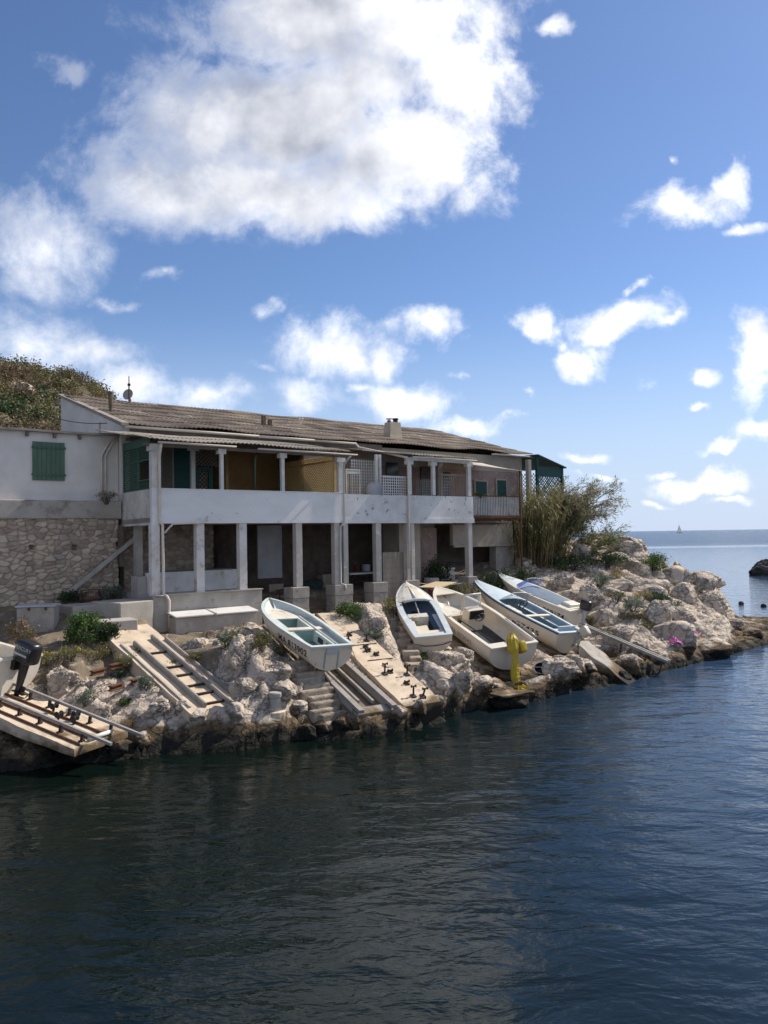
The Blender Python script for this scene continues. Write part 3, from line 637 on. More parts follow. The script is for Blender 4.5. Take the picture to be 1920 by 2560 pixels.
# ------------------------------------------------------------------ the ground sheet
def build_ground():
    xs = np.concatenate([np.arange(-17, -9, .2), np.arange(-9, 20, .095), np.arange(20, 28, .16)])
    ys = np.concatenate([np.arange(12.5, 36, .095), np.arange(36, 64, .22)])
    X, Y = np.meshgrid(xs, ys)
    Z = ground(X.ravel(), Y.ravel()).reshape(X.shape)
    # knock the corners off the grid: shift points sideways by the rock relief
    jx = fbm(X*3.1, Y*3.1, 71, 3)*.16; jy = fbm(X*3.1+40, Y*3.1, 73, 3)*.16
    V = np.stack([X+jx, Y+jy, Z], -1).reshape(-1, 3)
    nx = len(xs); ny = len(ys)
    i = np.arange((ny-1)*(nx-1)); r = i//(nx-1); c = i % (nx-1); a = r*nx+c
    Fq = np.stack([a, a+1, a+nx+1, a+nx], -1)
    zc = V[Fq][:, :, 2].max(1)
    Fq = Fq[zc > -1.6]
    o = fast_mesh('rocky_shore', V, Fq, M['rock'], smooth=False)
    # earth and leaf litter on the calm ground round the house
    o.data.materials.append(M['soil'])
    cen = V[Fq].mean(1); w = -((cen[:, 0]-FA.x)*FN.x+(cen[:, 1]-FA.y)*FN.y); t = (cen[:, 0]-FA.x)*FU.x+(cen[:, 1]-FA.y)*FU.y
    soil = (w > -1.9+2.2*fbm(cen[:, 0]*1.1, cen[:, 1]*1.1, 61, 4)*2) & (t < 16.5+2*fbm(cen[:, 0], cen[:, 1], 62, 3))
    soil |= (w > -4.2+3*fbm(cen[:, 0]*1.1, cen[:, 1]*1.1, 63, 4)) & (t < .6) & (cen[:, 2] > 1.3)
    o.data.polygons.foreach_set('material_index', soil.astype(np.int32))
    return tag(o, kind='structure')
build_ground()

# ------------------------------------------------------------------ hillside behind the house
HP = [U(*q) for q in [(0,1100,26.5),(150,1095,28),(-400,1100,25),(0,1035,32),(90,1040,33),(0,940,45),(60,952,45),(130,972,45),(185,996,45),(240,1018,45),(310,1045,45),(360,1075,46),(470,1140,48),(650,1200,50),(-400,800,46),(-400,980,33),(-1000,740,48),(-1000,1020,28)]]
HP += [F(0,10.6,6.5), F(5,10.6,5.0), F(12,10.6,4.0), F(20,11,3.0), F(-1,7.2,7.6), F(-4,7.0,8.0), F(-9,7,8), F(12,20,3), F(22,16,1), Vector((-20,75,10)), Vector((-50,75,14)), Vector((0,75,4)), Vector((18,60,-2))]
HPA = np.array([tuple(p) for p in HP]); HW = tps_fit(HPA[:, :2], HPA[:, 2], 2.0)
def hill_h(x, y):
    x = np.atleast_1d(np.asarray(x, float)); y = np.atleast_1d(np.asarray(y, float))
    d = np.hypot(x[:, None]-HPA[None, :, 0], y[:, None]-HPA[None, :, 1]); K = d*d*np.log(d+1e-9)
    return K @ HW[:-3]+HW[-3]+HW[-2]*x+HW[-1]*y + rocks(x*.8, y*.8)*.7 - 1.2 - 4*sstep(-.40, -.27, x/y)
def build_hill():
    xs = np.arange(-48, 16, .32); ys = np.arange(24, 76, .32); X, Y = np.meshgrid(xs, ys)
    Z = hill_h(X.ravel(), Y.ravel()).reshape(X.shape)
    w = -((X-FA.x)*FN.x+(Y-FA.y)*FN.y); t = (X-FA.x)*FU.x+(Y-FA.y)*FU.y
    V = np.stack([X, Y, Z], -1).reshape(-1, 3); nx = len(xs); ny = len(ys)
    i = np.arange((ny-1)*(nx-1)); r = i//(nx-1); c = i % (nx-1); a = r*nx+c
    Fq = np.stack([a, a+1, a+nx+1, a+nx], -1)
    wc = w.ravel()[Fq].min(1); tc_ = t.ravel()[Fq].max(1)
    keep = (wc > 10.4) | ((tc_ < -.4) & (wc > 6.6))
    Fq = Fq[keep]
    return tag(fast_mesh('hillside', V, Fq, M['hill_ground']), kind='structure')
build_hill()

# ------------------------------------------------------------------ lattice panels
def lattice(mb, o, ex, ez, w, h, step, sw, th, diag=True):
    """slats inside a w x h rectangle, o lower corner, ex/ez unit axes"""
    o = Vector(o); ex = Vector(ex); ez = Vector(ez); nr = ex.cross(ez).normalized()
    segs = []
    if diag:
        for sgn in (1, -1):
            k = -h if sgn > 0 else 0.0
            n = int((w+h)/step)+1
            for i in range(n+1):
                c = (-h if sgn > 0 else 0)+i*step      # line x = c + sgn*z
                pts = []
                z0 = 0; x0 = c; z1 = h; x1 = c+sgn*h
                # clip on x
                def clip(xa, za, xb, zb):
                    if xa > xb: xa, za, xb, zb = xb, zb, xa, za
                    if xb <= 0 or xa >= w: return None
                    if xa < 0: za = za+(zb-za)*(0-xa)/(xb-xa); xa = 0
                    if xb > w: zb = za+(zb-za)*(w-xa)/(xb-xa); xb = w
                    return xa, za, xb, zb
                q = clip(x0, z0, x1, z1)
                if q and abs(q[2]-q[0]) > .02: segs.append((q, sgn))
    else:
        i = step/2
        while i < w: segs.append(((i, 0, i, h), 1)); i += step
        i = step/2
        while i < h: segs.append(((0, i, w, i), -1)); i += step
    for (xa, za, xb, zb), s in segs:
        off = nr*(th*.5*s)
        mb.bar(o+ex*xa+ez*za+off, o+ex*xb+ez*zb+off, th, sw, up=nr.cross((ex*(xb-xa)+ez*(zb-za)).normalized()) if False else (ex*(xb-xa)+ez*(zb-za)).normalized().cross(nr))
    return mb
UZ = Vector((0, 0, 1))
def fl(mb, t0, t1, w, z0, z1, step, sw=.02, th=.012, diag=True): return lattice(mb, F(t0, w, z0), FU, UZ, t1-t0, z1-z0, step, sw, th, diag)
def fn(mb, t, w0, w1, z0, z1, step, sw=.02, th=.012, diag=True): return lattice(mb, F(t, w0, z0), -FN, UZ, w1-w0, z1-z0, step, sw, th, diag)
def frame_bars(mb, t0, t1, w, z0, z1, b=.05):
    mb.fbox(t0-b/2, t0+b/2, w-b/2, w+b/2, z0, z1); mb.fbox(t1-b/2, t1+b/2, w-b/2, w+b/2, z0, z1)
    mb.fbox(t0+b/2, t1-b/2, w-b/2, w+b/2, z1-b, z1); mb.fbox(t0+b/2, t1-b/2, w-b/2, w+b/2, z0, z0+b)
    return mb

# ------------------------------------------------------------------ corrugated sheet roof
def corr(name, m, parent, back, front, tb0, tb1, tf0, tf1, pitch, amp, rows, seed, th=.012, sag=.02):
    """back=(w,z) front=(w,z); t ranges may differ at back and front edge"""
    rnd = random.Random(seed)
    n = int(max(tb1-tb0, tf1-tf0)/pitch*8); V = []; Fc = []; tint = []
    sh = [[rnd.random() for _ in range(int(n/8/6)+3)] for _ in range(rows)]
    for r in range(rows):
        s0 = r/rows; s1 = (r+1)/rows+ (.012 if r < rows-1 else 0)
        base = len(V)
        ks = [0, .5, 1]
        for q in ks:
            s = s0+(s1-s0)*q; lift = .030*q
            for i in range(n+1):
                u = i/n; tb = tb0+(tb1-tb0)*u; tf = tf0+(tf1-tf0)*u
                t = tb+(tf-tb)*s; w = back[0]+(front[0]-back[0])*s; z = back[1]+(front[1]-back[1])*s
                ph = 2*math.pi*t/pitch
                z += amp*math.sin(ph)+lift + sag*(mnoise.noise(Vector((t*.45, s*3, seed)))) + .006*mnoise.noise(Vector((t*3, s*9, seed+5)))
                V.append(F(t, w, z))
        for a in range(2):
            for i in range(n):
                Fc.append((base+a*(n+1)+i, base+a*(n+1)+i+1, base+(a+1)*(n+1)+i+1, base+(a+1)*(n+1)+i)); tint.append(sh[r][int(i/8/6)])
    o = fast_mesh(name, np.array([tuple(v) for v in V]), np.array(Fc), m, parent, tint=np.array(tint), smooth=True)
    sm = o.modifiers.new('thickness', 'SOLIDIFY'); sm.thickness = th; sm.offset = -1
    return o

# ------------------------------------------------------------------ the house on the quay
ZB, ZF, ZP, ZC = 5.27, 5.45, 6.33, 3.06     # slab underside, balcony floor, parapet top, foot of the columns
ZL = 2.05
EAV = (2.6, 8.64); RID = (10.2, 10.78)
house = thing('boat_house', F(7, 1.5, 2.3), 'long two storey fishermans house with grey corrugated roof, white balcony and open colonnade below', 'house')
def HB(mb, name, m, parent=house, **k): return mb.build(name, M[m] if isinstance(m, str) else m, parent, **k)
tC = T(857)+.05; tD = T(1027); tE = T(1186)
def prism_tw(mb, poly_wz, t0, t1):
    return mb.prism([F(t0, w, z) for w, z in poly_wz], FU*(t1-t0))
# upper storey walls
mb = MB(); mb.fbox(-.02, tC+.2, 4.9, 5.1, ZF, 9.0); mb.fbox(tC+.2, 11.0, 3.0, 3.2, ZF, 8.5)
HB(mb, 'wall', 'beige_wall')
mb = MB(); mb.fbox(11.0, 19.75, 3.0, 3.2, 5.2, 7.75); HB(mb, 'wall', 'pink_wall')['label'] = 'faded pink wall of the upper storey'
mb = MB(); mb.fbox(11.0, 19.8, 2.98, 3.2, 7.752, 8.52); mb.fbox(19.5, 19.8, 2.97, 3.2, 5.2, 7.75); HB(mb, 'wall', 'beige_wall')['label'] = 'beige band under the eave'
mb = MB(); prism_tw(mb, [(2.75, 5.2), (10.1, 5.2), (10.1, 10.66), (2.75, 8.60)], 0.0, .28); HB(mb, 'gable_wall', 'white_wall')
mb = MB(); prism_tw(mb, [(3.2, 3.0), (10.1, 3.0), (10.1, 10.60), (3.2, 8.6)], 19.5, 19.8); mb.fbox(.28, 19.5, 9.9, 10.1, 3.0, 10.55); HB(mb, 'wall', 'beige_wall')
mb = MB(); mb.fbox(.28, tC+.2, 2.7, 2.9, 8.40, 8.6); mb.fbox(tC+.2, 11.0, 2.8, 3.0, 8.36, 8.6); HB(mb, 'eave_board', 'soffit')
# verge capping on the gable
mb = MB(); prism_tw(mb, [(2.4, 8.56), (10.25, 10.74), (10.25, 10.84), (2.4, 8.66)], -.10, .14); HB(mb, 'verge', 'porch_roof')
corr('roof', M['roof'], house, (RID[0], RID[1]), EAV, .02, 20.05, .02, 20.2, .177, .019, 7, 3, sag=.09)
# balcony slab, floor of the porch and parapets
mb = MB(); mb.fbox(.0, tE, .16, 5.1, ZB, ZF); HB(mb, 'balcony_slab', 'concrete')
mb = MB(); mb.fbox(.0, tC-.08, .0, .16, ZB-.003, ZP); mb.fbox(-.002, tC-.08, -.02, .18, ZP, ZP+.025); HB(mb, 'parapet', 'parapet')
mb = MB(); mb.fbox(tC-.08, tD-.02, .02, .16, ZB+.14, ZP-.02); mb.fbox(tC-.08, tD-.02, -.005, .16, ZB-.02, ZB+.14); HB(mb, 'parapet', 'parapet_old')
mb = MB(); mb.fbox(tD-.02, tE, .0, .16, ZB+.16, ZP-.01); mb.fbox(tD-.02, tE+.02, -.03, .16, ZB-.03, ZB+.16); HB(mb, 'parapet', 'parapet_old')['label'] = 'badly flaking parapet at the far end'
mb = MB(); mb.fbox(.0, .16, .18, 2.75, ZB+.02, ZP); mb.fbox(-.02, .14, .18, 2.75, ZB-.05, ZB+.02); HB(mb, 'parapet', 'parapet_side')['label'] = 'stained side parapet'
# lower storey: back wall, end wall, floor
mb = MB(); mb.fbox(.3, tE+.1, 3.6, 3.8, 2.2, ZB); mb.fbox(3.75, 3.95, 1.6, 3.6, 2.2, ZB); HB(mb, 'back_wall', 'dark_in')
mb = MB(); mb.fbox(tD+.5, 13.4, 2.3, 2.45, 2.3, ZB); mb.fbox(tD+.4, tD+1.5, 1.2, 1.35, 2.3, ZB); HB(mb, 'wall', 'beige_wall')['label'] = 'beige inner wall of the colonnade'
mb = MB(); mb.fbox(tE-1.5, tE-.2, 2.1, 2.25, 2.4, ZB-.2); HB(mb, 'wall', 'pink_wall')['label'] = 'pink inner wall of the colonnade'
mb = MB(); mb.fbox(4.6, 5.6, 1.9, 1.96, 3.3, ZB-.05); HB(mb, 'inner_door', mat('dim_door', (.27,.275,.28), (.22,.22,.225), 2, .7, 0))
mb = MB(); mb.fbox(.0, 3.72, -.02, 3.6, 1.4, ZC); mb.fbox(-.02, 3.74, -.08, .36, ZC, ZC+.03); HB(mb, 'plinth', 'concrete')
mb = MB(); mb.fbox(.25, 3.4, 1.15, 1.3, ZC, ZC+.66); HB(mb, 'low_wall', 'column')
mb = MB(); mb.fbox(.25, 3.2, 1.12, 1.33, ZC+.66, ZC+.70); HB(mb, 'wall_capping', 'green')
def column(px, wd, m, z0=ZC, w0=.02):
    t = T(px); mb = MB(); mb.fbox(t-wd/2, t+wd/2, w0, w0+.24, z0, ZB-.004); return HB(mb, 'column', m, bevel=.012)
mb = MB(); mb.fbox(-.03, .24, -.02, .24, ZC-.02, ZB); HB(mb, 'column', 'column', bevel=.015)
for px in (502.5, 609.5): column(px, .27, 'column', ZC+.03)
for px, wd in ((749.5, .25), (844.5, .22), (866.5, .2), (948.5, .25), (1023, .16), (1034, .17), (1178, .22)): column(px, wd, 'column_grey')
for px, wd in ((750, .66), (857, .78), (948, .66), (1030, .62), (1178, .5)):
    t = T(px); mb = MB()
    z = 1.9
    for i, (za, zb) in enumerate(((z, 2.3), (2.3, 2.68), (2.68, ZC))):
        e = .012*(i % 2); mb.fbox(t-wd/2-.05+e, t+wd/2-.05-e, -.14+e, .48-e, za, zb-.008)
    mb.fbox(t-wd/2+.0, t+wd/2-.1, -.08, .42, z, ZC-.004)
    HB(mb, 'pedestal', 'concrete_block', bevel=.012)
# upper posts with square heads
mb = MB(); mb.fbox(.0, .22, .0, .22, ZP+.025, 7.72); mb.fbox(-.06, .30, -.05, .28, 7.50, 7.70); HB(mb, 'porch_post', 'parapet_side')
for px, w0, zt, wd in ((559, .04, 7.68, .11), (712, .04, 7.66, .12), (857, .03, 7.62, .2), (1031, .04, 7.68, .13), (1090.5, .04, 7.68, .14), (1179.5, .03, 7.72, .17)):
    t = T(px); mb = MB(); mb.fbox(t-wd/2, t+wd/2, w0, w0+.12, ZP+.02, zt-.16); mb.fbox(t-wd/2-.08, t+wd/2+.08, w0-.03, w0+.17, zt-.16, zt); HB(mb, 'porch_post', 'white_wood')
for px, w in ((485.5, 1.5),):
    t = T(px, w); mb = MB(); mb.fbox(t-.07, t+.07, w, w+.12, ZF, 7.95); mb.fbox(t-.16, t+.2, w-.02, w+.14, 7.75, 7.95); HB(mb, 'porch_post', 'gutter')
# porch roofs
corr('porch_roof', M['porch_roof'], house, (3.1, 8.44), (-.36, 7.80), -.75, tC+.1, -.28, tC+.1, .15, .018, 2, 11, sag=.05)
mb = MB(); mb.fbox(-.2, tC-.1, .06, .16, 7.64, 7.74); mb.fbox(-.2, tC-.1, 1.7, 1.8, 7.98, 8.08); HB(mb, 'roof_beam', 'soffit')
corr('porch_roof', M['porch_roof'], house, (3.0, 8.36), (-.25, 7.84), tC+.6, tE+.05, tD-.1, tE+.02, .15, .016, 2, 12, sag=.03)
mb = MB(); mb.fbox(tD-.08, tE, .02, .18, 7.69, 7.80); HB(mb, 'roof_beam', 'white_wood')
# gutters and downpipes
def gutter(t0, t1, w, z, r=.06, slope=.0):
    mb = MB(); n = 7
    prof = [(r*math.cos(math.pi+math.pi*k/(n-1)), r*math.sin(math.pi+math.pi*k/(n-1))) for k in range(n)]
    P = [[F(t, w+a, z+b-slope*(t-t0)) for a, b in prof] for t in (t0, (t0+t1)/2, t1)]
    mb.grid(P)
    o = HB(mb, 'gutter', 'gutter', smooth=True); s = o.modifiers.new('thickness', 'SOLIDIFY'); s.thickness = .008
    return o
gutter(.02, 5.0, 2.50, 8.58, .075); gutter(5.03, 7.4, 2.49, 8.575, .085); gutter(7.43, T(893,2.5), 2.50, 8.565, .07)
gutter(.05, T(592,-.4), -.42, 7.74, .055); gutter(T(648,-.4), tC+.35, -.42, 7.72, .05)
gutter(tD-.05, tE-.05, -.3, 7.80, .045); gutter(17.3, 20.1, 2.52, 8.55, .07)
def pipe(pts, r, m, name='downpipe', n=8):
    mb = MB(); mb.tube(pts, r, n); return HB(mb, name, m, smooth=True)
pipe([F(.16,-.36,7.70), F(.16,-.3,7.55), F(.22,-.06,7.3), F(.22,-.06,ZB+.1), F(.30,-.07,ZB-.06), F(.32,-.07,ZC+.05), F(.40,-.12,ZC-.02), F(.46,-.14,ZC-.15), F(.46,-.14,ZL)], .045, 'pipe_cream')
pipe([F(.05,-.09,ZC+.12), F(.05,-.09,ZC+.02), F(.3,-.12,ZC-.0)], .022, 'pipe_cream')
pipe([F(.36,-.07,ZB-.30), F(.55,-.06,ZB-.10), F(.65,-.05,ZB-.02), F(1.72,-.05,ZB+.02), F(1.78,-.05,ZB+.05), F(1.80,-.05,ZB+.22)], .028, 'pipe_cream')
tp = T(862); pipe([F(tp+.06,-.4,7.66), F(tp,-.2,7.5), F(tp-.04,-.06,7.3), F(tp-.04,-.06,ZB+.02), F(tp-.2,-.04,ZB-.14), F(tp-.22,-.04,ZC+.05), F(tp-.1,-.16,ZC-.03), F(tp-.1,-.18,ZC-.2)], .036, 'pipe_grey')
tp = T(1024); pipe([F(T(893,2.4),2.4,8.52), F(T(893,2.4)+.1,2.3,8.36), F(tp-.1,-.1,7.76), F(tp-.04,-.06,7.6), F(tp-.04,-.07,ZB), F(tp-.10,-.10,3.5)], .042, 'pipe_cream')
tp = T(642, .2); pipe([F(tp+.1,.3,7.68), F(tp,.25,7.4), F(tp,.25,ZP)], .025, 'green')
# green lattice end of the porch
ge = frame_bars(MB(), 0, 0, 0, 0, 0) if False else MB()
for w in (.28, 1.35, 2.72): ge.fbox(.05, .10, w-.025, w+.025, ZP, 8.0-.1*(w < 1))
ge.fbox(.05, .10, .3, 2.7, ZP, ZP+.05); ge.fbox(.05, .10, .3, 2.7, 7.25, 7.29); ge.fbox(.05, .1, .3, 1.33, 6.62, 6.66); ge.fbox(.04, .11, .24, 2.75, 7.72, 7.98)
fn(ge, .075, 1.37, 2.7, ZP, 7.75, .15, .034); fn(ge, .075, .3, 1.33, 7.29, 7.75, .13, .02)
fn(ge, .075, .3, 1.33, ZP+.05, 6.62, .16, .012)
HB(ge, 'lattice', 'green')
# inside of the left porch: grille, green doors, ochre wall and screens
ta, tb = T(398, 2.6), T(434, 2.6); mb = MB(); fl(mb, ta, tb, 2.6, ZF, 8.1, .17, .022); frame_bars(mb, ta, tb, 2.6, ZF, 8.1); HB(mb, 'lattice', 'grey_wood')
ta, tb = T(436, 2.6), T(480, 2.6); mb = MB(); mb.fbox(ta, tb, 2.6, 2.66, ZF, 8.2); HB(mb, 'shutter_door', 'green_dark')
ta, tb = T(489, 2.6), T(546, 2.6); mb = MB(); fl(mb, ta, tb, 2.62, 7.35, 8.1, .14, .02); HB(mb, 'lattice', 'grey_wood')
mb = MB(); frame_bars(mb, ta+.05, tb-.3, 2.58, ZF, 7.3, .14); HB(mb, 'door', 'green_dark'); mb = MB(); fl(mb, ta+.1, tb-.36, 2.6, ZF, 7.2, .15, .02); HB(mb, 'lattice', 'grey_wood')
mb = MB(); mb.fbox(T(548, 3.0), T(549, 3.0)+.1, 2.4, 4.9, ZF, 8.2); mb.fbox(T(549, 4.6)-.6, tC-.1, 4.6, 4.7, ZF, 8.35); HB(mb, 'screen_wall', 'ochre')
mb = MB(); ta = T(640, 4.3); fl(mb, ta, T(752, 4.3), 4.3, ZF, 8.1, .12, .018); HB(mb, 'lattice', 'ochre')
mb = MB(); fl(mb, T(759, 4.1), T(775, 4.1), 4.1, ZF, 8.0, .11, .035); frame_bars(mb, T(757, 4.1), T(778, 4.1), 4.1, ZF, 8.05, .1)
fn(mb, tC-.18, .25, 4.0, ZF+.5, 7.75, .125, .036); mb.fbox(tC-.22, tC-.14, .25, 4.0, 7.50, 7.56)
for w in (.25, 4.0): mb.fbox(tC-.23, tC-.13, w-.05, w+.05, ZF, 7.9)
HB(mb, 'lattice', 'yellow_screen')['label'] = 'yellow bamboo lattice screen'
# open middle terrace: white gate and square lattice
ta, tb = T(869, .9), T(902, .9); mb = MB(); frame_bars(mb, ta, tb, .9, ZF, 7.32, .05)
k = ta+.1
while k < tb-.04: mb.fbox(k-.008, k+.008, .89, .91, ZF, 7.3); k += .095
mb.fbox(ta, tb, .88, .92, 7.14, 7.24); HB(mb, 'gate', 'white_wood')
mb = MB(); fl(mb, T(880, 1.3), T(945, 1.3), 1.3, ZF, 7.75, .115, .03, .014, False); HB(mb, 'lattice', 'white_wood')
for px in (946, 955): t = T(px, .6); mb = MB(); mb.fbox(t-.045, t+.045, .6, .7, ZF, 7.9); HB(mb, 'porch_post', 'white_wood')
mb = MB(); ta, tb = T(959, .25), T(1020, .25); fl(mb, ta, tb, .25, ZP, 7.02, .105, .028, .014, False); mb.fbox(ta, tb, .23, .27, 7.02, 7.06); HB(mb, 'lattice', 'white_wood')
mb = MB(); fl(mb, T(1042, .9), T(1086, .9), .9, ZF+.2, 7.05, .105, .022, .014, False); HB(mb, 'lattice', 'grey_wood')
mb = MB(); fl(mb, T(1106, .4), T(1174, .4), .4, ZP-.2, 7.2, .125, .022, .014, False); frame_bars(mb, T(1106, .4), T(1174, .4), .4, ZF, 7.25, .04); HB(mb, 'lattice', 'grey_wood')
for a, b, z0, z1 in ((971, 1000, 5.6, 7.9), (1058, 1082, 6.3, 7.8), (1112, 1130, 5.5, 7.6)):
    mb = MB(); mb.fbox(T(a, 2.9), T(b, 2.9), 2.93, 2.99, z0, z1); HB(mb, 'window', 'glass_dark')
for px in (1105,): t = T(px, 1.6); mb = MB(); mb.fbox(t-.14, t+.14, 1.6, 1.85, ZF, 8.2); HB(mb, 'pillar', 'beige_wall')
# iron balcony, awning and shuttered windows at the far end
tG = T(1299, .2)
ib = MB(); k = tE+.06
i = 0
while k < tG:
    ib.fbox(k-.026, k+.026, .18+.004*(i % 2), .20+.004*(i % 2), 5.56, 6.36); k += .098; i += 1
HB(ib, 'balcony_panel', 'corr_panel')
mb = MB(); mb.fbox(tE+.02, tG+.05, .14, .24, 5.46, 5.56); mb.fbox(tE+.02, tG+.05, .16, .24, 6.36, 6.40); mb.fbox(tG-.02, tG+.05, .24, 2.9, 5.46, 5.56); mb.fbox(tE+.02, tG, .24, 3.0, 5.40, 5.46); HB(mb, 'balcony_frame', 'rust')
pipe([F(tG+.08, .14, 2.6), F(tG+.06, .14, 5.5), F(tG+.06, .14, 7.62)], .04, 'rust', 'awning_post')
mb = MB(); P = []
for i in range(7):
    s = i/6; P.append([F((tE-.05)+(tG+.25-tE+.05)*u, 2.9-2.95*s, 8.20-.05*u-(.55+.1*u)*s-.05*math.sin(math.pi*s)) for u in (0, .25, .5, .75, 1)])
mb.grid(P); mb.fbox(tE+.02, tG+.25, -.07, -.04, 7.50, 7.62) if False else None
o = HB(mb, 'awning', 'awning', smooth=True); s = o.modifiers.new('thickness', 'SOLIDIFY'); s.thickness = .015
for a, b, z0, z1 in ((1192, 1219, 5.6, 7.25), (1246, 1268, 6.0, 7.35)):
    mb = MB(); mb.fbox(T(a, 2.95), T(b, 2.95), 2.93, 2.99, z0, z1)
    sh = HB(mb, 'shutter', 'green_dark')
    mb = MB(); frame_bars(mb, T(a, 2.95)-.05, T(b, 2.95)+.05, 2.95, z0-.06, z1+.06, .07); HB(mb, 'frame', 'beige_wall', sh)
# lower storey at the far end
mb = MB(); mb.fbox(tE+.3, T(1283, 1.6), 1.6, 1.8, 4.30, 5.35); mb.fbox(tE+.3, T(1283, 1.6), 1.5, 1.62, 4.22, 4.3); HB(mb, 'wall', 'beige_wall')['label'] = 'beige panel under the iron balcony'
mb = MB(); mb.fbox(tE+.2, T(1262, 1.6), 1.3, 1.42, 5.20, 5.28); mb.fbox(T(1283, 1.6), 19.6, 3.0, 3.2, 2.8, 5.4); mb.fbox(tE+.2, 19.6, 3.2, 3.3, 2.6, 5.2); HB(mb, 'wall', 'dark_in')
mb = MB(); mb.fbox(T(1240, 1.7), T(1285, 1.7), 1.7, 2.1, 2.5, 4.2); HB(mb, 'pier', 'concrete_block')
mb = MB(); za = 2.35
for k in range(9): mb.fbox(T(957, .3), T(1017, .3), .3+.006*(k % 2), .34+.006*(k % 2), za+.2*k, za+.2*k+.194) if za+.2*k < 4.0 else None
HB(mb, 'plank_wall', 'grey_wood')
def on_roof(px, py):
    d = ray(px, py); o = Vector((0,0,H)); w0, z0 = EAV; w1, z1 = RID; k = (z1-z0)/(w1-w0)
    # z - z0 = k (w - w0), w = -(p-FA).FN
    a = d.z + k*d.dot(FN); b = z0 + k*(-(o-FA).dot(FN)-w0) - o.z
    p = o+d*(b/a); return (p-FA).dot(FU), -(p-FA).dot(FN), p.z
t, w, z = on_roof(982, 1094)
mb = MB(); z -= .15
q = lambda s, zz: [F(t-.34*s, w-.26*s, zz), F(t+.34*s, w-.26*s, zz), F(t+.34*s, w+.26*s, zz), F(t-.34*s, w+.26*s, zz)]
mb.hexa(q(1.12, z)+q(1, z+.25)); mb.hexa(q(1, z+.25)+q(.86, z+.84)); ch = HB(mb, 'chimney', 'chimney')
mb = MB(); mb.lathe(F(t+.17, w, z+.83), [(.11, 0), (.11, .16), (.14, .16), (.14, .22)], 12); HB(mb, 'chimney_pot', 'rust_dark', ch)
mb = MB(); mb.lathe(F(t-.2, w, z+.83), [(.09, 0), (.09, .10), (.02, .10), (.02, .16), (.15, .16), (.15, .18)], 12); HB(mb, 'chimney_pot', 'rust_dark', ch)
t, w, z = on_roof(277, 1032); mb = MB(); mb.tube([F(t, w, z-.1), F(t, w, z+.25)], .06, 10); mb.tube([F(t, w, z+.25), F(t-.02, w, z+.72)], [.075, .08], 10); mb.tube([F(t-.02, w, z+.72), F(t-.02, w, z+.78)], .10, 10); HB(mb, 'flue', 'lichen')
for (px, py, h) in ((659, 1065, .42), (675, 1066, .28)):
    t, w, z = on_roof(px, py); mb = MB(); mb.fbox(t-.07, t+.07, w-.07, w+.07, z-.05, z+h); HB(mb, 'roof_vent', 'lichen')
# ------------------------------------------------------------------ white annex and the rubble wall on the left
ann = thing('white_annex', F(-4, 3.1, 6.1), 'low white rendered annex with one closed green shutter, left of the long house', 'house')
mb = MB(); mb.fbox(-13, -.02, 3.0, 3.25, 6.05, 8.30); mb.fbox(-13, -.02, 6.2, 6.4, 5.5, 8.3); mb.fbox(-13, -12.8, 3.25, 6.2, 5.5, 8.3); mb.build('wall', M['white_wall'], ann)
mb = MB(); P = [[F(t, w, 8.33+.05*mnoise.noise(Vector((t*.8, w, 2)))+(.03*t if t > -9 else -.27)*.35) for t in np.arange(-13, .3, .35)] for w in (2.82, 3.3, 6.5)]
mb.grid(P); o = mb.build('roof', M['porch_roof'], ann); s = o.modifiers.new('thickness', 'SOLIDIFY'); s.thickness = .07
for px in (68, 137, 200):
    t = T(px, 2.95); mb = MB(); mb.fbox(t-.04, t+.04, 2.86, 3.0, 8.08, 8.25); mb.build('rafter_end', M['soffit'], ann)
(ta, z1), (tb, z0) = Uw(81, 1103, 2.95), Uw(162, 1202, 2.95)
mb = MB(); n = 7
for i in range(n):
    a = ta+(tb-ta)*i/n; b = ta+(tb-ta)*(i+1)/n; mb.fbox(a+.004, b-.004, 2.935+.004*(i % 2), 2.985, z0, z1)
sh = mb.build('shutter', M['green_shutter'], ann)
for zz in (z0+.18, z1-.18):
    mb = MB(); mb.fbox(ta-.03, tb+.03, 2.915, 2.934, zz-.035, zz+.035); mb.build('strap_hinge', M['green'], sh)
for (a, b) in ((255, 268), (265, 283)):
    ta_, tb_ = T(a, 2.95), T(b+8, 2.95); (_, zt) = Uw(a, 1130, 2.95); mb = MB()
    mb.tube([F(ta_, 2.95, 6.1), F(ta_, 2.95, zt-.15), F(ta_+.06, 2.95, zt), F(ta_+.22, 2.95, zt+.28), F(T(296, 2.95), 2.95, zt+.5)], .04, 8); mb.build('conduit', M['pipe_cream'], ann, smooth=True)

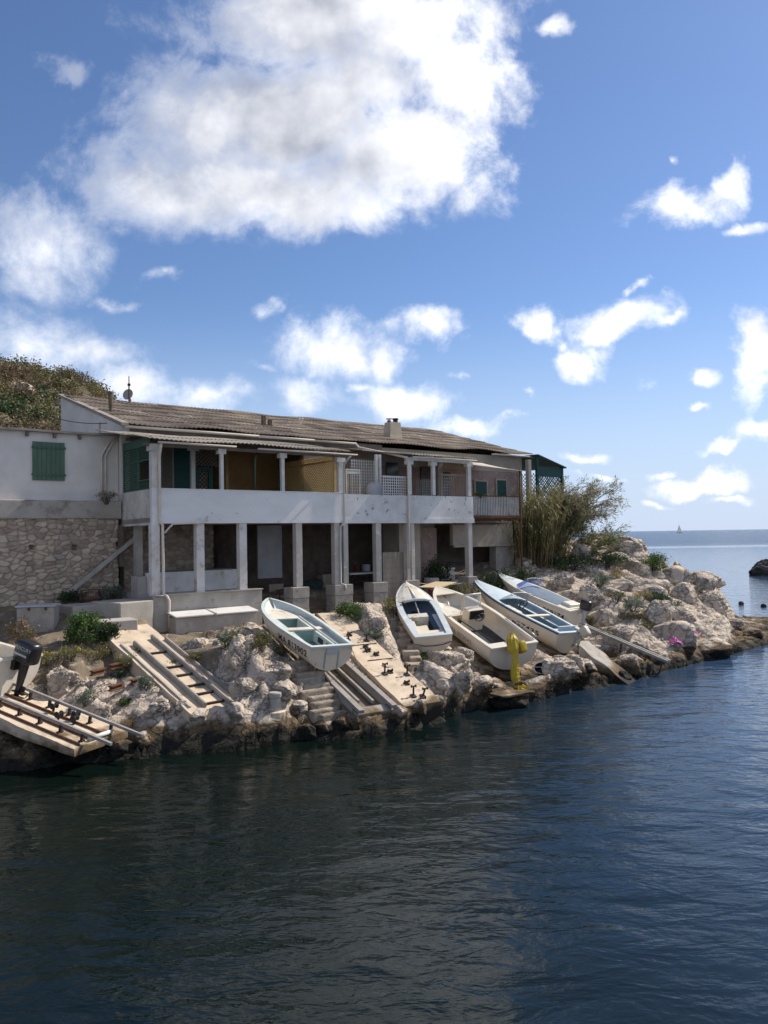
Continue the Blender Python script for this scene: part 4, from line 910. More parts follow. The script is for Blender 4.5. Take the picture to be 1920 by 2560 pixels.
def masonry(name, parent, t0, t1, w, z0, z1, m, cell=(.27, .155), depth=.075, res=.022, holes=(), seed=4):
    ts = np.arange(t0, t1, res); zs = np.arange(z0, z1+res, res); Tg, Zg = np.meshgrid(ts, zs)
    u = Tg/cell[0]+fbm(Tg*2.2, Zg*2.2, seed, 3)*.6; v = Zg/cell[1]+fbm(Tg*2.2+7, Zg*2.2, seed+1, 3)*.6
    d1, d2, idn, dx, dy = worley(u, v, seed)
    j = sstep(.02, .22, d2-d1); h = j*(.55+.45*idn)*depth + fbm(Tg*9, Zg*9, seed+9, 4)*.03 + j*(dx*(idn-.5)+dy*(hsh((idn*9999).astype(np.int64), (idn*77).astype(np.int64), 3)-.5))*depth*.8
    for (ht, hz, hw) in holes:
        h = np.where((np.abs(Tg-ht) < hw) & (np.abs(Zg-hz) < hw*.95), -.28, h)
    o = F(0, w, 0); fu = np.array(FU); fn_ = np.array(FN)
    V = np.array(o)[None, :]+Tg.reshape(-1, 1)*fu+h.reshape(-1, 1)*fn_; V[:, 2] = Zg.ravel()
    nx = len(ts); ny = len(zs); i = np.arange((ny-1)*(nx-1)); r = i//(nx-1); c = i % (nx-1); a = r*nx+c
    Fq = np.stack([a, a+1, a+nx+1, a+nx], -1)
    return fast_mesh(name, V, Fq, m, parent, vtint=(idn*.8+.1).ravel()*np.where(j < .3, .6, 1).ravel())
M['stone'] = mat('rubble_stone', (.47,.375,.29), (.36,.285,.22), 2.2, .92, .4, 16, c3=(.25,.215,.185), s3=2.0, lo3=.55, hi3=.7, tint=.32)
rw = thing('rubble_wall', F(-4, 2.9, 2.6), 'dry stone retaining wall with small square drain holes under the white annex', 'wall')
holes = [Uw(79, 1369, 2.75)+(.09,), Uw(187, 1369, 2.75)+(.09,), Uw(296, 1360, 2.75)+(.085,)]
masonry('stonework', rw, -9.5, -.12, 2.75, 2.3, 5.52, M['stone'], holes=holes)
mb = MB()
P = []
mb.fbox(-13, -.04, 2.62, 3.2, 5.48, 6.07); mb.build('concrete_ledge', mat('stained_ledge', (.42,.38,.335), (.33,.29,.25), 1.2, .9, .4, 14, c3=(.23,.195,.16), s3=2.4, lo3=.52, hi3=.66), rw, bevel=.03)
mb = MB(); mb.fbox(-12, -.2, 3.05, 3.15, 2.3, 5.45); mb.fbox(-.16, -.02, 2.5, 3.3, 3.9, 5.25); mb.build('backing', M['dark_in'], rw)
mb = MB(); a = F(Uw(338, 1345, 2.5)[0], 2.5, Uw(338, 1345, 2.5)[1]); b = F(Uw(170, 1483, 2.5)[0], 2.5, Uw(170, 1483, 2.5)[1]); mb.bar(a, b, .14, .12); mb.build('diagonal_bar', M['concrete'], rw)  # concrete bar set diagonally across the stonework
ta = T(348, 2.0); mb = MB(); mb.fbox(ta-.1, ta+.12, 2.0, 2.25, 3.4, ZB); mb.build('post', M['concrete'], house)
mb = MB(); ta, tb = T(344, .9), T(366, .9); mb.fbox(ta, tb, .9, 1.5, 2.2, 3.62); mb.build('pier', M['concrete'], house)
masonry('rubble_infill', house, .3, 3.6, 3.5, ZC, ZB, M['stone'], seed=8)

# dish and mast on the ridge, cables
t, w = T(320, 9.9), 9.9
dsh = thing('satellite_dish', F(t, w, 10.75), 'round grey satellite dish standing on the ridge beside a thin mast', 'satellite dish')
c = U(320, 986, F(t, w, 0).y); nrm = Vector((-.25, -.95, .2)).normalized()
rot = nrm.to_track_quat('Z', 'Y').to_matrix(); mb = MB()
mb.lathe(c, [(.01, -.04), (.11, -.032), (.20, -.01), (.245, .012), (.228, .012), (.11, -.02), (.01, -.028)], 24, rot); mb.build('reflector', M['dish'], dsh, smooth=True)
mb = MB(); mb.tube([c-nrm*.06, c-nrm*.2+Vector((0,0,-.2)), F(t, w, 10.5)], .03, 8); mb.build('bracket', M['rust'], dsh)
mst = thing('antenna_mast', F(T(325, 9.4), 9.4, 10.5), 'thin rusty antenna mast rising in front of the grey dish', 'mast')
mb = MB(); zt = U(324, 940, F(T(325, 9.4), 9.4, 0).y).z; mb.tube([F(T(325, 9.4), 9.4, 10.4), F(T(325, 9.4), 9.4, zt-.5), F(T(325, 9.4), 9.4, zt)], [.035, .03, .018], 8); mb.build('pole', M['rust'], mst)
mb = MB(); mb.fbox(T(325,9.4)-.05, T(325,9.4)+.05, 9.35, 9.45, 11.3, 11.4); mb.build('clamp', M['rust_dark'], mst)
def cable(pts, r, m, name='cable', label=None, cat='cable', sag=.0, group=None):
    P = []
    for a, b in zip(pts[:-1], pts[1:]):
        for i in range(9): s = i/9; q = Vector(a).lerp(Vector(b), s); q.z -= sag*4*s*(1-s); P.append(q)
    P.append(Vector(pts[-1])); mb = MB(); mb.tube(P, r, 6)
    return tag(mb.build(name, M[m], smooth=True), label, cat, group)
cable([U(122, 1040, 27.5), F(T(270, 2.6), 2.6, Uw(270, 1058, 2.6)[1])], .014, 'black', label='slack black cable crossing the white gable wall', sag=.1)

# ------------------------------------------------------------------ green pergola beyond the house
pg = thing('green_pergola', F(21.4, 4, 4.0), 'dark green lattice pergola beyond the far end of the house behind the reeds', 'pergola')
mb = MB(); P = [[F(19.9+u*2.1, 2.0+s*4.0, 8.60-.55*u+.12*s) for u in (0, .5, 1)] for s in (0, .5, 1)]; mb.grid(P); o = mb.build('roof', M['green_dark'], pg); o.modifiers.new('thickness', 'SOLIDIFY').thickness = .06
for t_, w_ in ((20.0, 2.2), (21.85, 2.2), (21.85, 5.6)):
    mb = MB(); mb.fbox(t_-.06, t_+.06, w_-.06, w_+.06, 4.2, 8.55-.55*(t_-19.9)/2.1); mb.build('post', M['green_dark'], pg)
mb = MB(); t_ = T(1328, 2.0); mb.fbox(t_-.1, t_+.1, 1.95, 2.15, 4.2, 8.3); mb.build('post', M['beige_wall'], pg)
mb = MB(); mb.fbox(20.0, 21.85, 2.16, 2.24, 7.55, 8.02); mb.fbox(20.0, 21.85, 2.16, 2.24, 5.0, 5.5); fl(mb, 20.05, 21.8, 2.2, 5.5, 7.6, .16, .035); mb.build('lattice', M['green_dark'], pg)
mb = MB(); fn(mb, 21.85, 2.3, 5.6, 5.2, 7.9, .2, .03); mb.build('lattice', M['green_dark'], pg)
mb = MB(); mb.fbox(20.2, 21.7, 5.0, 5.1, 4.5, 7.6); mb.build('back_screen', M['green_dark'], pg)

# ------------------------------------------------------------------ bench, boxes, platforms
bn = thing('storage_bench', F(2.3, -.45, 1.7), 'long cement storage bench with white lids in front of the white columns', 'bench')
ta, tb = T(440, -.72), T(640, -.72)
mb = MB(); mb.fbox(ta, tb, -.70, -.03, 1.2, 2.40); mb.build('base', M['concrete'], bn, bevel=.015)
tm = (ta+tb)/2-.1
for a, b in ((ta-.05, tm-.03), (tm+.03, tb+.05)):
    mb = MB(); mb.hexa([F(a,-.78,2.41), F(b,-.78,2.41), F(b,-.04,2.50), F(a,-.04,2.50), F(a,-.78,2.46), F(b,-.78,2.46), F(b,-.04,2.56), F(a,-.04,2.56)]); mb.build('lid', M['white_lid'], bn, bevel=.012)
mb = MB(); mb.hexa([F(tm-.028,-.80,2.40), F(tm+.028,-.80,2.40), F(tm+.028,-.06,2.49), F(tm-.028,-.06,2.49), F(tm-.028,-.80,2.48), F(tm+.028,-.80,2.48), F(tm+.028,-.06,2.57), F(tm-.028,-.06,2.57)]); mb.build('batten', M['concrete'], bn)
bx = thing('cement_box', Uz(85, 1590, 2.1), 'square cement storage box with a blue grey lid at the foot of the rubble wall', 'box')
f0 = Uz(30, 1592, 2.1); 
def lbox(o, dx, dy, dz, z0, u=FU, n=FN, lift=0):
    return [o+u*(dx[0])+n*(dy[0])+Vector((0,0,z0)), o+u*dx[1]+n*dy[0]+Vector((0,0,z0)), o+u*dx[1]+n*dy[1]+Vector((0,0,z0)), o+u*dx[0]+n*dy[1]+Vector((0,0,z0))] + [o+u*dx[0]+n*dy[0]+Vector((0,0,z0+dz)), o+u*dx[1]+n*dy[0]+Vector((0,0,z0+dz)), o+u*dx[1]+n*dy[1]+Vector((0,0,z0+dz)), o+u*dx[0]+n*dy[1]+Vector((0,0,z0+dz))]
bu = Vector((.985, .17, 0)).normalized(); bnn = Vector((bu.y, -bu.x, 0))
mb = MB(); mb.hexa(lbox(f0, (.12, 1.12), (-.62, 0), 1.06, -.25, bu, bnn)); mb.build('body', M['concrete_block'], bx, bevel=.02)
mb = MB(); mb.hexa(lbox(f0, (.08, 1.16), (-.66, .04), .05, .815, bu, bnn)); mb.build('lid', M['plastic_grey'], bx, bevel=.008)
for k in (.45, .9):
    mb = MB(); mb.hexa(lbox(f0, (k-.03, k+.03), (.002, .03), .09, .72, bu, bnn)); mb.build('hasp', M['rust'], bx)
pl = thing('cement_platform', Uz(300, 1540, 2.2), 'low stepped cement platform between the rubble wall and the corner column', 'platform')
for (x0, x1, ya, za, zb, ww) in ((182, 284, 1508, 2.3, 2.86, 1.0), (236, 345, 1548, 2.0, 2.55, .8), (300, 384, 1500, 2.2, 2.95, 1.4)):
    p0 = Uz(x0, ya+8, zb); p1 = Uz(x1, ya, zb); u = (p1-p0); u.z = 0; L_ = u.length; u.normalize(); n_ = Vector((u.y, -u.x, 0))
    mb = MB(); mb.hexa(lbox(Vector((p0.x, p0.y, 0)), (0, L_), (-ww, 0), zb-1.5, 1.5, u, n_)); mb.build('step_block', M['concrete'], pl, bevel=.03)
# rusty winch
wp = F(Uw(228, 1492, 1.7)[0], 1.7, 2.62)
wn = thing('winch', wp, 'small rusty hand winch on a frame against the rubble wall', 'winch')
for s in (-.27, .27):
    mb = MB(); q = wp+FU*s
    mb.bar(q+FN*.2, q+Vector((0,0,.62))-FN*.05, .04, .04); mb.bar(q-FN*.25, q+Vector((0,0,.62))-FN*.05, .04, .04); mb.bar(q+FN*.17+Vector((0,0,.1)), q-FN*.2+Vector((0,0,.1)), .04, .04)
    mb.lathe(q+Vector((0,0,.36)), [(.17, -.015), (.17, .015)], 16, Matrix((FN, UZ, FU)).transposed()); mb.build('side_frame', M['rust_dark'], wn)
mb = MB(); mb.tube([wp+FU*-.34+Vector((0,0,.36)), wp+FU*.34+Vector((0,0,.36))], .07, 10); mb.tube([wp+FU*-.3+Vector((0,0,.62))-FN*.05, wp+FU*.3+Vector((0,0,.62))-FN*.05], .02, 6); mb.build('drum', M['rust'], wn)

# ------------------------------------------------------------------ slipways
def slab(fr, parent, m, a0, a1, hw, th, name='slab', ragged=0.0, seed=1, deep=None):
    n = 22; mw = 6; mb = MB(); top = []; bot = []
    for i in range(n+1):
        a = a0+(a1-a0)*i/n; rt = []; rb = []
        for k in range(mw+1):
            b = -hw+2*hw*k/mw; e = ragged*mnoise.noise(Vector((a*1.7, b*2, seed))) if k in (0, mw) or i in (0, n) else 0
            z = .012*mnoise.noise(Vector((a*2, b*3, seed+4)))
            rt.append(fr.p(a+(e if i in (0, n) else 0), b+(e if k in (0, mw) else 0), z)); d = th if deep is None else th+(deep-th)*i/n
            rb.append(fr.p(a+(e if i in (0, n) else 0), b+(e if k in (0, mw) else 0), 0)-Vector((0, 0, d)))
        top.append(rt); bot.append(rb)
    W_ = mw+1; vs = [p for r in top for p in r]+[p for r in bot for p in r]; N_ = (n+1)*W_; fs = []
    for i in range(n):
        for k in range(mw):
            q = i*W_+k; fs += [(q, q+W_, q+W_+1, q+1), (q+N_, q+1+N_, q+W_+1+N_, q+W_+N_)]
        q = i*W_; fs += [(q, q+N_, q+W_+N_, q+W_), (q+mw, q+W_+mw, q+W_+mw+N_, q+mw+N_)]
    for k in range(mw): fs += [(k, k+1, k+1+N_, k+N_), (n*W_+k, n*W_+k+N_, n*W_+k+1+N_, n*W_+k+1)]
    mb.add(vs, fs); return mb.build(name, m, parent)
# the left ramp with raised rails
s1 = thing('boat_ramp', S1.p(S1.len, 0)-UZ*.5, 'warm cement boat ramp with raised steel rails, under the black outboard', 'boat ramp')
slab(S1, s1, M['concrete_warm'], 0, S1.len, .82, .46, ragged=.06, deep=.16)
for b, ext in ((-.42, .62), (.42, .72)):
    mb = MB(); mb.bar(S1.p(.2, b, .24), S1.p(S1.len+ext, b, .20), .065, .06, up=S1.c); mb.build('rail', M['galv'], s1)
    k = S1.len*.45
    while k < S1.len+.2:
        mb = MB(); mb.bar(S1.p(k, b, -.05), S1.p(k, b, .21), .05, .06, up=S1.a); mb.bar(S1.p(k, b-.08, .02), S1.p(k, b+.08, .02), .05, .03, up=S1.c); mb.build('rail_support', M['rust_dark'], s1); k += .62
for b in (-.60, -.22, .2):
    mb = MB(); mb.bar(S1.p(1, b, .03), S1.p(S1.len-.05, b, .03), .03, .05, up=S1.c); mb.build('guide_rail', M['rust'], s1)
mb = MB(); mb.tube([S1.p(S1.len-.08, -.3, .06), S1.p(S1.len-.08, .38, .06)], .05, 8); mb.build('end_pipe', M['white_wood'], s1, smooth=True)
for a, b in ((S1.len-1.75, .28), (S1.len-1.1, .30), (S1.len-.95, .12), (S1.len-1.3, -.0)):
    mb = MB(); mb.lathe(S1.p(a, b, .16), [(.05, -.09), (.075, -.07), (.03, 0), (.075, .07), (.05, .09)], 10, Matrix((S1.a, S1.c, S1.b)).transposed()); mb.bar(S1.p(a, b, .0), S1.p(a, b, .15), .04, .04, up=S1.a); mb.build('roller', M['black_rubber'], s1)
mb = MB(); False and mb.add([S1.p(S1.len+.02, -.3, -.05), S1.p(S1.len+.02, .6, -.05), S1.p(S1.len+.12, .3, -.5), S1.p(S1.len+.1, -.2, -.5), S1.p(S1.len-.2, -.3, -.6), S1.p(S1.len-.2, .6, -.6)], [(0,1,2,3),(0,3,4),(1,5,2),(3,2,5,4)])
# the middle ramp with three long rails and cross bars
s2 = thing('boat_ramp', S2.p(S2.len, 0)-UZ*.6, 'narrow cement boat ramp with ladder like cross bars, below the corner column', 'boat ramp')
slab(S2, s2, M['concrete_warm'], -.25, S2.len, .72, .55, ragged=.04, seed=6, deep=.72)
for b, a0, a1, c in ((-.28, 1.0, S2.len-.22, .07), (.36, .75, S2.len-.05, .07), (.70, .9, S2.len+.05, .02)):
    mb = MB(); mb.bar(S2.p(a0, b, c), S2.p(a1, b, c), .085, .10, up=S2.c); mb.bar(S2.p(a0, b, c+.05), S2.p(a1, b, c+.05), .045, .03, up=S2.c); mb.build('rail', M['galv_old'], s2)
for f_ in (.34, .52, .62, .74, .83, .93):
    a = S2.len*f_; mb = MB(); mb.bar(S2.p(a, -.30, .03), S2.p(a, .40, .03), .045, .05, up=S2.c); mb.build('cross_bar', M['rust_dark'], s2)
mb = MB(); mb.bar(S2.p(.9, -.60, .02), S2.p(S2.len*.93, -.60, .02), .05, .05, up=S2.c); mb.build('kerb_bar', M['concrete'], s2)
# rails under the mint green boat
s3 = thing('launching_rails', S3.p(S3.len, 0)-UZ*.5, 'two pairs of grey timber launching rails running down from the mint green boat', 'boat ramp')
for b, wd, a1, c in ((-.42, .15, S3.len+.12, .10), (-.14, .07, S3.len-.55, .0), (.22, .07, S3.len-.45, .0), (.52, .15, S3.len+.1, .10)):
    mb = MB(); mb.bar(S3.p(.4, b, c), S3.p(a1, b, c), wd, .09, up=S3.c); mb.build('rail', M['galv_old'], s3, bevel=.008)
for b in (-.42, .52):
    mb = MB(); mb.bar(S3.p(S3.len*.45, b, -.02), S3.p(S3.len-.25, b, -.02), .1, .16, up=S3.c); mb.build('rail_foot', M['concrete'], s3)
mb = MB(); mb.hexa([S3.p(S3.len-.25, -.55, -.75), S3.p(S3.len+.02, -.55, -.75), S3.p(S3.len+.02, .6, -.75), S3.p(S3.len-.25, .6, -.75), S3.p(S3.len-.25, -.5, .03), S3.p(S3.len+.02, -.5, -.02), S3.p(S3.len+.02, .55, -.02), S3.p(S3.len-.25, .55, .03)]); mb.build('end_block', M['concrete_block'], s3, bevel=.03)
slab(S3, s3, M['soil'], .2, S3.len-.2, .5, .3, ragged=.06, seed=9).location.z -= .10
# wide slab with old rollers
s4 = thing('boat_ramp', S4.p(S4.len, 0)-UZ*.5, 'bare wide cement boat ramp dotted with rusty roller brackets', 'boat ramp')
slab(S4, s4, M['concrete_warm'], -.1, S4.len, .56, .55, ragged=.05, seed=13)
def bracket(a, b, h, tilt):
    mb = MB(); p = S4.p(a, b, 0); q = S4.p(a+tilt, b, h); mb.bar(p, q, .035, .035, up=S4.a)
    mb.lathe(q, [(.02, -.08), (.042, -.07), (.016, -.03), (.016, .03), (.042, .07), (.02, .08)], 9, Matrix((S4.a, S4.c, S4.b)).transposed())
    mb.box(S4.p(a, b, .02), (.16, .12, .03), Matrix((S4.a, S4.b, S4.c)).transposed()); mb.build('roller_bracket', M['rust_dark'], s4)
for a, b, h, tl in ((.28, -.05, .09, 0), (.33, -.25, .16, .05), (.36, .28, .2, -.03), (.43, .05, .08, 0), (.47, .0, .07, 0), (.52, .12, .08, 0), (.71, -.2, .28, -.05), (.70, .0, .07, 0), (.74, .40, .26, -.04), (.82, .12, .08, 0), (.93, -.05, .26, -.06), (.94, .2, .25, .05), (.98, .05, .1, 0)):
    bracket(S4.len*a, b, h, tl)
for a in (.4, .57):
    mb = MB(); mb.bar(S4.p(S4.len*a, -.3, .012), S4.p(S4.len*a, .5, .012), .025, .02, up=S4.c); mb.build('cross_bar', M['rust'], s4)
mb = MB(); mb.bar(S4.p(.1, -.5, .05), S4.p(1.9, -.52, .05), .08, .1, up=S4.c); mb.build('kerb_bar', M['rust'], s4)
# right ramp and its single rail
s5 = thing('boat_ramp', S5.p(S5.len, 0)-UZ*.5, 'broad worn cement ramp running into the water right of the yellow tarpaulin', 'boat ramp')
slab(S5, s5, M['concrete_block'], -.3, S5.len, .46, .5, ragged=.16, seed=17)
ra, rb = U(1466, 1566, 28.0), U(1672, 1654, 25.6)
s6 = thing('launching_rail', rb-UZ*.3, 'double steel launching rail on legs reaching over the water at the right', 'rail')
dd = (rb-ra).normalized(); sd_ = dd.cross(UZ).normalized()
for o_ in (-.08, .08):
    mb = MB(); mb.bar(ra+sd_*o_, rb+sd_*o_, .06, .09); mb.build('rail', M['galv'], s6)
for f_, h in ((.45, .55), (.75, .6), (.93, .5)):
    p = ra.lerp(rb, f_); mb = MB(); mb.bar(p-UZ*.04, p-UZ*h-dd*.12, .05, .05, up=sd_); mb.build('leg', M['rust'], s6)
# stone steps: each flight is part of the path down to the water
M['step_stone'] = mat('worn_step', (.42,.345,.26), (.27,.225,.175), 3.5, .95, .9, 10, c3=(.16,.135,.11), s3=4, lo3=.52, hi3=.64, bdist=.05)
def steps(fr, n, wd, name, seed):
    mb = MB(); rnd = random.Random(seed)
    for i in range(n):
        a0 = fr.len*i/n; p = fr.p(a0, 0); q = fr.p(fr.len*(i+1)/n, 0); u = (q-p); u.z = 0; L_ = u.length; u.normalize(); v = fr.b; z = p.z; w1 = wd/2*(.85+.4*rnd.random()); o_ = (rnd.random()-.5)*.22; u = (u+v*(rnd.random()-.5)*.35).normalized()
        zz = z-rnd.random()*.04
        mb.hexa([p+u*-.02-v*w1+v*o_-UZ*.6, p+u*(L_+.05)-v*w1+v*o_-UZ*.6, p+u*(L_+.05)+v*w1+v*o_-UZ*.6, p+u*-.02+v*w1+v*o_-UZ*.6]+[Vector((c.x, c.y, zz+rnd.random()*.02)) for c in (p+u*-.02-v*w1+v*o_, p+u*(L_+.05)-v*w1+v*o_, p+u*(L_+.05)+v*w1+v*o_, p+u*-.02+v*w1+v*o_)])
    o = mb.build(name, M['step_stone'], bevel=.045); return tag(o, kind='structure')
steps(ST1, 11, .78, 'stone_steps', 3); steps(ST2, 9, .42, 'stone_steps', 5)
# quay stones and mooring post at the water's edge
bo = thing('mooring_bollard', Uz(689, 1795, .55), 'short cement mooring bollard standing on the rocks at the waterline', 'bollard')
p = Uz(689, 1795, .50); p.z = max(gz(p.x, p.y), gz(p.x+.2, p.y-.2), .45)-.05; mb = MB(); mb.lathe(p-UZ*.3, [(.145, 0), (.14, .6), (.16, .62), (.165, .70), (.15, .73), (.05, .74)], 18); mb.build('post', M['concrete'], bo, smooth=False, bevel=.01)
mb = MB(); mb.lathe(p-UZ*.02, [(.24, -.2), (.25, .0), (.2, .02)], 12); mb.build('footing', M['concrete_warm'], bo)
tag((lambda q: (lambda mb: (mb.bar(q-UZ*.05, q+Vector((.12, .1, .32)), .08, .08), mb.build('mooring_stub', M['concrete_block'], bevel=.015))[1])(MB()))((lambda v: Vector((v.x, v.y, gz(v.x, v.y)+.02)))(Uz(742, 1780, .45))), 'small leaning cement stub beside the bollard on the shore', 'stub')
# rusty girders lying on the slope at the left
for i, ((x0, y0), (x1, y1), z, lab) in enumerate((((228,1684),(262,1675),1.55,'upper short length of rusty girder on the rocks'), ((274,1668),(312,1660),1.6,'rusty girder end nearest the ladder like ramp, upper row'), ((274,1722),(306,1712),1.25,'lower rusty girder lying among the weeds'), ((328,1706),(355,1699),1.3,'rusty girder end beside the grey herb'))):
    a = Uz(x0, y0, z); b = Uz(x1, y1, z); a.z = max(a.z, gz(a.x, a.y)+.1); b.z = max(b.z, gz(b.x, b.y)+.1)
    mb = MB(); mb.bar(a+UZ*.05, b+UZ*.05, .11, .03); mb.bar(a-UZ*.05, b-UZ*.05, .11, .03); mb.bar(a, b, .02, .08)
    tag(mb.build('rusty_girder', M['rust']), lab, 'girder', 'rusty girders on the left slope')

# ------------------------------------------------------------------ boats
class Hull:
    def __init__(s, L, B, D, tw=.86, pw=2.1, rake=.16, kb=.8, kr=.5, chine=.14, sag=.06, flare=.96, taper0=.42):
        s.L, s.B, s.D, s.tw, s.pw, s.rake, s.kb, s.kr, s.ch, s.sag, s.fl, s.t0 = L, B, D, tw, pw, rake, kb, kr, chine, sag, flare, taper0
    def b(s, q):
        f = s.tw+(1-s.tw)*min(1, q/s.t0)**.8; g = 1-max(0, (q-s.t0)/(1-s.t0))**s.pw
        return s.B/2*f*max(g, 0)**.85
    def zg(s, q): return s.D-s.sag*math.sin(math.pi*min(q/1.0, 1))
    def pt(s, q, v, ins=0.0, side=1):
        b = max(s.b(q)-ins, 0); zg = s.zg(q); zk = s.kb*s.D*max(0, (q-s.kr)/(1-s.kr))**2.4 + ins*1.1
        zk = min(zk, zg-.02)
        xk = q*s.L*(1-s.rake*max(0, (q-.3)/.7)); xg = q*s.L - ins*q
        xk = min(xk, xg)
        zc = zk+(zg-zk)*s.ch*(1+.5*max(0, q-.5)); bc = b*s.fl*(1-.25*max(0, q-.5)); xc = xk+(xg-xk)*.4
        v1 = (1-v)**2; v2 = 2*v*(1-v)*1.0; v3 = v*v
        # chine control pulled out beyond the curve so that the bilge is full
        K = Vector((xk, 0, zk)); C = Vector((xc, side*bc*1.26, zc*.86+zk*.14)); G = Vector((xg, side*b, zg))
        return K*v1+C*v2+G*v3
    def inb(s, q, z, ins=.06):
        lo, hi = 0, 1
        for _ in range(18):
            m = (lo+hi)/2
            if s.pt(q, m, ins).z < z: lo = m
            else: hi = m
        p = s.pt(q, hi, ins); return p.x, p.y
def hull_parts(root, h, mh, ml, mg, rail=None, liner=True, gw=(.03, .07), ml_top=None):
    n, k = 36, 9
    mb = MB()
    for sd in (1, -1): mb.grid([[h.pt((i/n)**.9, j/k, 0, sd) for j in range(k+1)] for i in range(n+1)])
    tr = [h.pt(0, j/k, 0, 1) for j in range(k, -1, -1)]+[h.pt(0, j/k, 0, -1) for j in range(1, k+1)]
    mb.add(tr, [tuple(range(len(tr)))])
    import bmesh
    o = mb.build('hull', M[mh], root, smooth=True, local=True, fixn=False)
    bm = bmesh.new(); bm.from_mesh(o.data); bmesh.ops.remove_doubles(bm, verts=bm.verts, dist=.002); bmesh.ops.recalc_face_normals(bm, faces=bm.faces); bm.to_mesh(o.data); bm.free()
    for p in o.data.polygons:
        if len(p.vertices) > 6: p.use_smooth = False
    if liner:
        mb = MB(); I = .055
        for sd in (1, -1): mb.grid([[h.pt(.015+.965*i/n, j/k, I, sd) for j in range(k+1)] for i in range(n+1)])
        tr = [h.pt(.015, j/k, I, 1) for j in range(k, -1, -1)]+[h.pt(.015, j/k, I, -1) for j in range(1, k+1)]
        mb.add(tr, [tuple(range(len(tr)))]); mb.build('liner', M[ml], root, smooth=False, local=True)
    mb = MB(); qs = [(i/n)**.85 for i in range(n+1)]
    for sd in (1, -1):
        ring = []
        for q in qs:
            g = h.pt(q, 1, 0, sd); out = gw[0]; inn = min(gw[1], max(abs(g.y)-.001, 0))
            o_ = Vector((0, sd*out, 0)) if q < .97 else Vector((out, sd*out*.5, 0))
            ring.append([g+o_-UZ*.045, g+o_+UZ*.014, g-Vector((0, sd*inn, 0))+UZ*.014, g-Vector((0, sd*inn, 0))-UZ*.04])
        mb.grid([[r[j] for j in (0, 1, 2, 3, 0)] for r in ring])
    g = h.pt(0, 1, 0, 1); mb.box((.0, 0, g.z-.013), (.11, 2*g.y+.04, .055)); mb.build('gunwale', M[mg], root, local=True)
    if rail:
        mb = MB()
        for sd in (1, -1):
            P = [h.pt(q, .965, 0, sd)+Vector((0, sd*.018, 0)) for q in qs[:-1]]+[h.pt(1, .965, 0, sd)+Vector((.02, 0, 0))]
            mb.tube(P, .026, 6)
        mb.build('rub_rail', M[rail], root, local=True, smooth=True)
def plate(root, h, q0, q1, z, name, m, ins=.06, camber=0.0, inner=None, th=.03, n=14):
    """flat deck or floor between the sides; inner = (halfwidth) leaves an open well in the middle"""
    mb = MB(); rows = []
    for i in range(n+1):
        q = q0+(q1-q0)*i/n; zz = z(q) if callable(z) else z
        x, y = h.inb(q, min(zz, h.zg(q)-.012), ins); xx = q*h.L if zz > h.zg(q)-.02 else x
        y = max(y, .004); rows.append((xx, y, zz))
    if inner is None:
        mb.grid([[Vector((x, y*u, zz+camber*(1-u*u))) for u in (-1, -.6, -.2, .2, .6, 1)] for x, y, zz in rows])
    else:
        for sd in (1, -1): mb.grid([[Vector((x, sd*y, zz)), Vector((x, sd*min(inner, y), zz))] for x, y, zz in rows]); 
    o = mb.build(name, M[m], root, local=True); s_ = o.modifiers.new('thickness', 'SOLIDIFY'); s_.thickness = th; return o
def bx_local(root, name, m, c, size, bevel=.01, parent=None, rot=None):
    mb = MB(); mb.box(c, size, rot); return mb.build(name, M[m], parent or root, local=True, bevel=bevel)
def hull_text(root, h, txt, q_start, q_end, v_mid, m='letters', side=1, height=None, bad=None):
    cu = bpy.data.curves.new('t', 'FONT'); cu.body = txt; cu.size = 1.0; cu.offset = .018; cu.space_character = 1.08; o = bpy.data.objects.new('t', cu); COL.objects.link(o)
    dg = bpy.context.evaluated_depsgraph_get(); me = bpy.data.meshes.new_from_object(o.evaluated_get(dg)); bpy.data.objects.remove(o)
    import bmesh
    bm = bmesh.new(); bm.from_mesh(me)
    bmesh.ops.triangulate(bm, faces=bm.faces); bm.to_mesh(me); bm.free()
    xs = [v.co.x for v in me.vertices]; ys = [v.co.y for v in me.vertices]; x0, x1, y1 = min(xs), max(xs), max(ys)
    Lq = (q_start-q_end); sc = Lq*h.L/(x1-x0); hh = height or sc*1.15
    for v in me.vertices:
        q = q_start-(v.co.x-x0)/(x1-x0)*Lq; girth = (h.pt(q, 1)-h.pt(q, .5)).length*2
        vv = v_mid+(v.co.y-y1/2)*hh/girth
        p = h.pt(q, vv, 0, side); a = h.pt(q+.01, vv, 0, side)-p; b = h.pt(q, vv+.02, 0, side)-p; nn = a.cross(b).normalized()
        if nn.y*side < 0: nn = -nn
        v.co = p+nn*.006
    me.materials.append(M[m]); o = bpy.data.objects.new('registration_number', me); COL.objects.link(o); o.parent = root; return o
def boat_root(key, h, label, cat='boat', name='rowing_boat'):
    f = BF[key]; r = thing(name, (0,0,0), label, cat, None)
    r.matrix_world = Matrix.Translation(f.ps-f.z*h.D) @ f.m.to_4x4(); return r
def sup(mb, c, r, e1=.6, e2=.6, n=14, m=14, rot=None):
    rot = rot or Matrix.Identity(3); c = Vector(c); sg = lambda x, e: math.copysign(abs(x)**e, x)
    P = []
    for i in range(n+1):
        a = -math.pi/2+math.pi*i/n
        P.append([c+rot @ Vector((r[0]*sg(math.cos(a), e1)*sg(math.cos(2*math.pi*k/m), e2), r[1]*sg(math.cos(a), e1)*sg(math.sin(2*math.pi*k/m), e2), r[2]*sg(math.sin(a), e1))) for k in range(m+1)])
    mb.grid(P); return mb
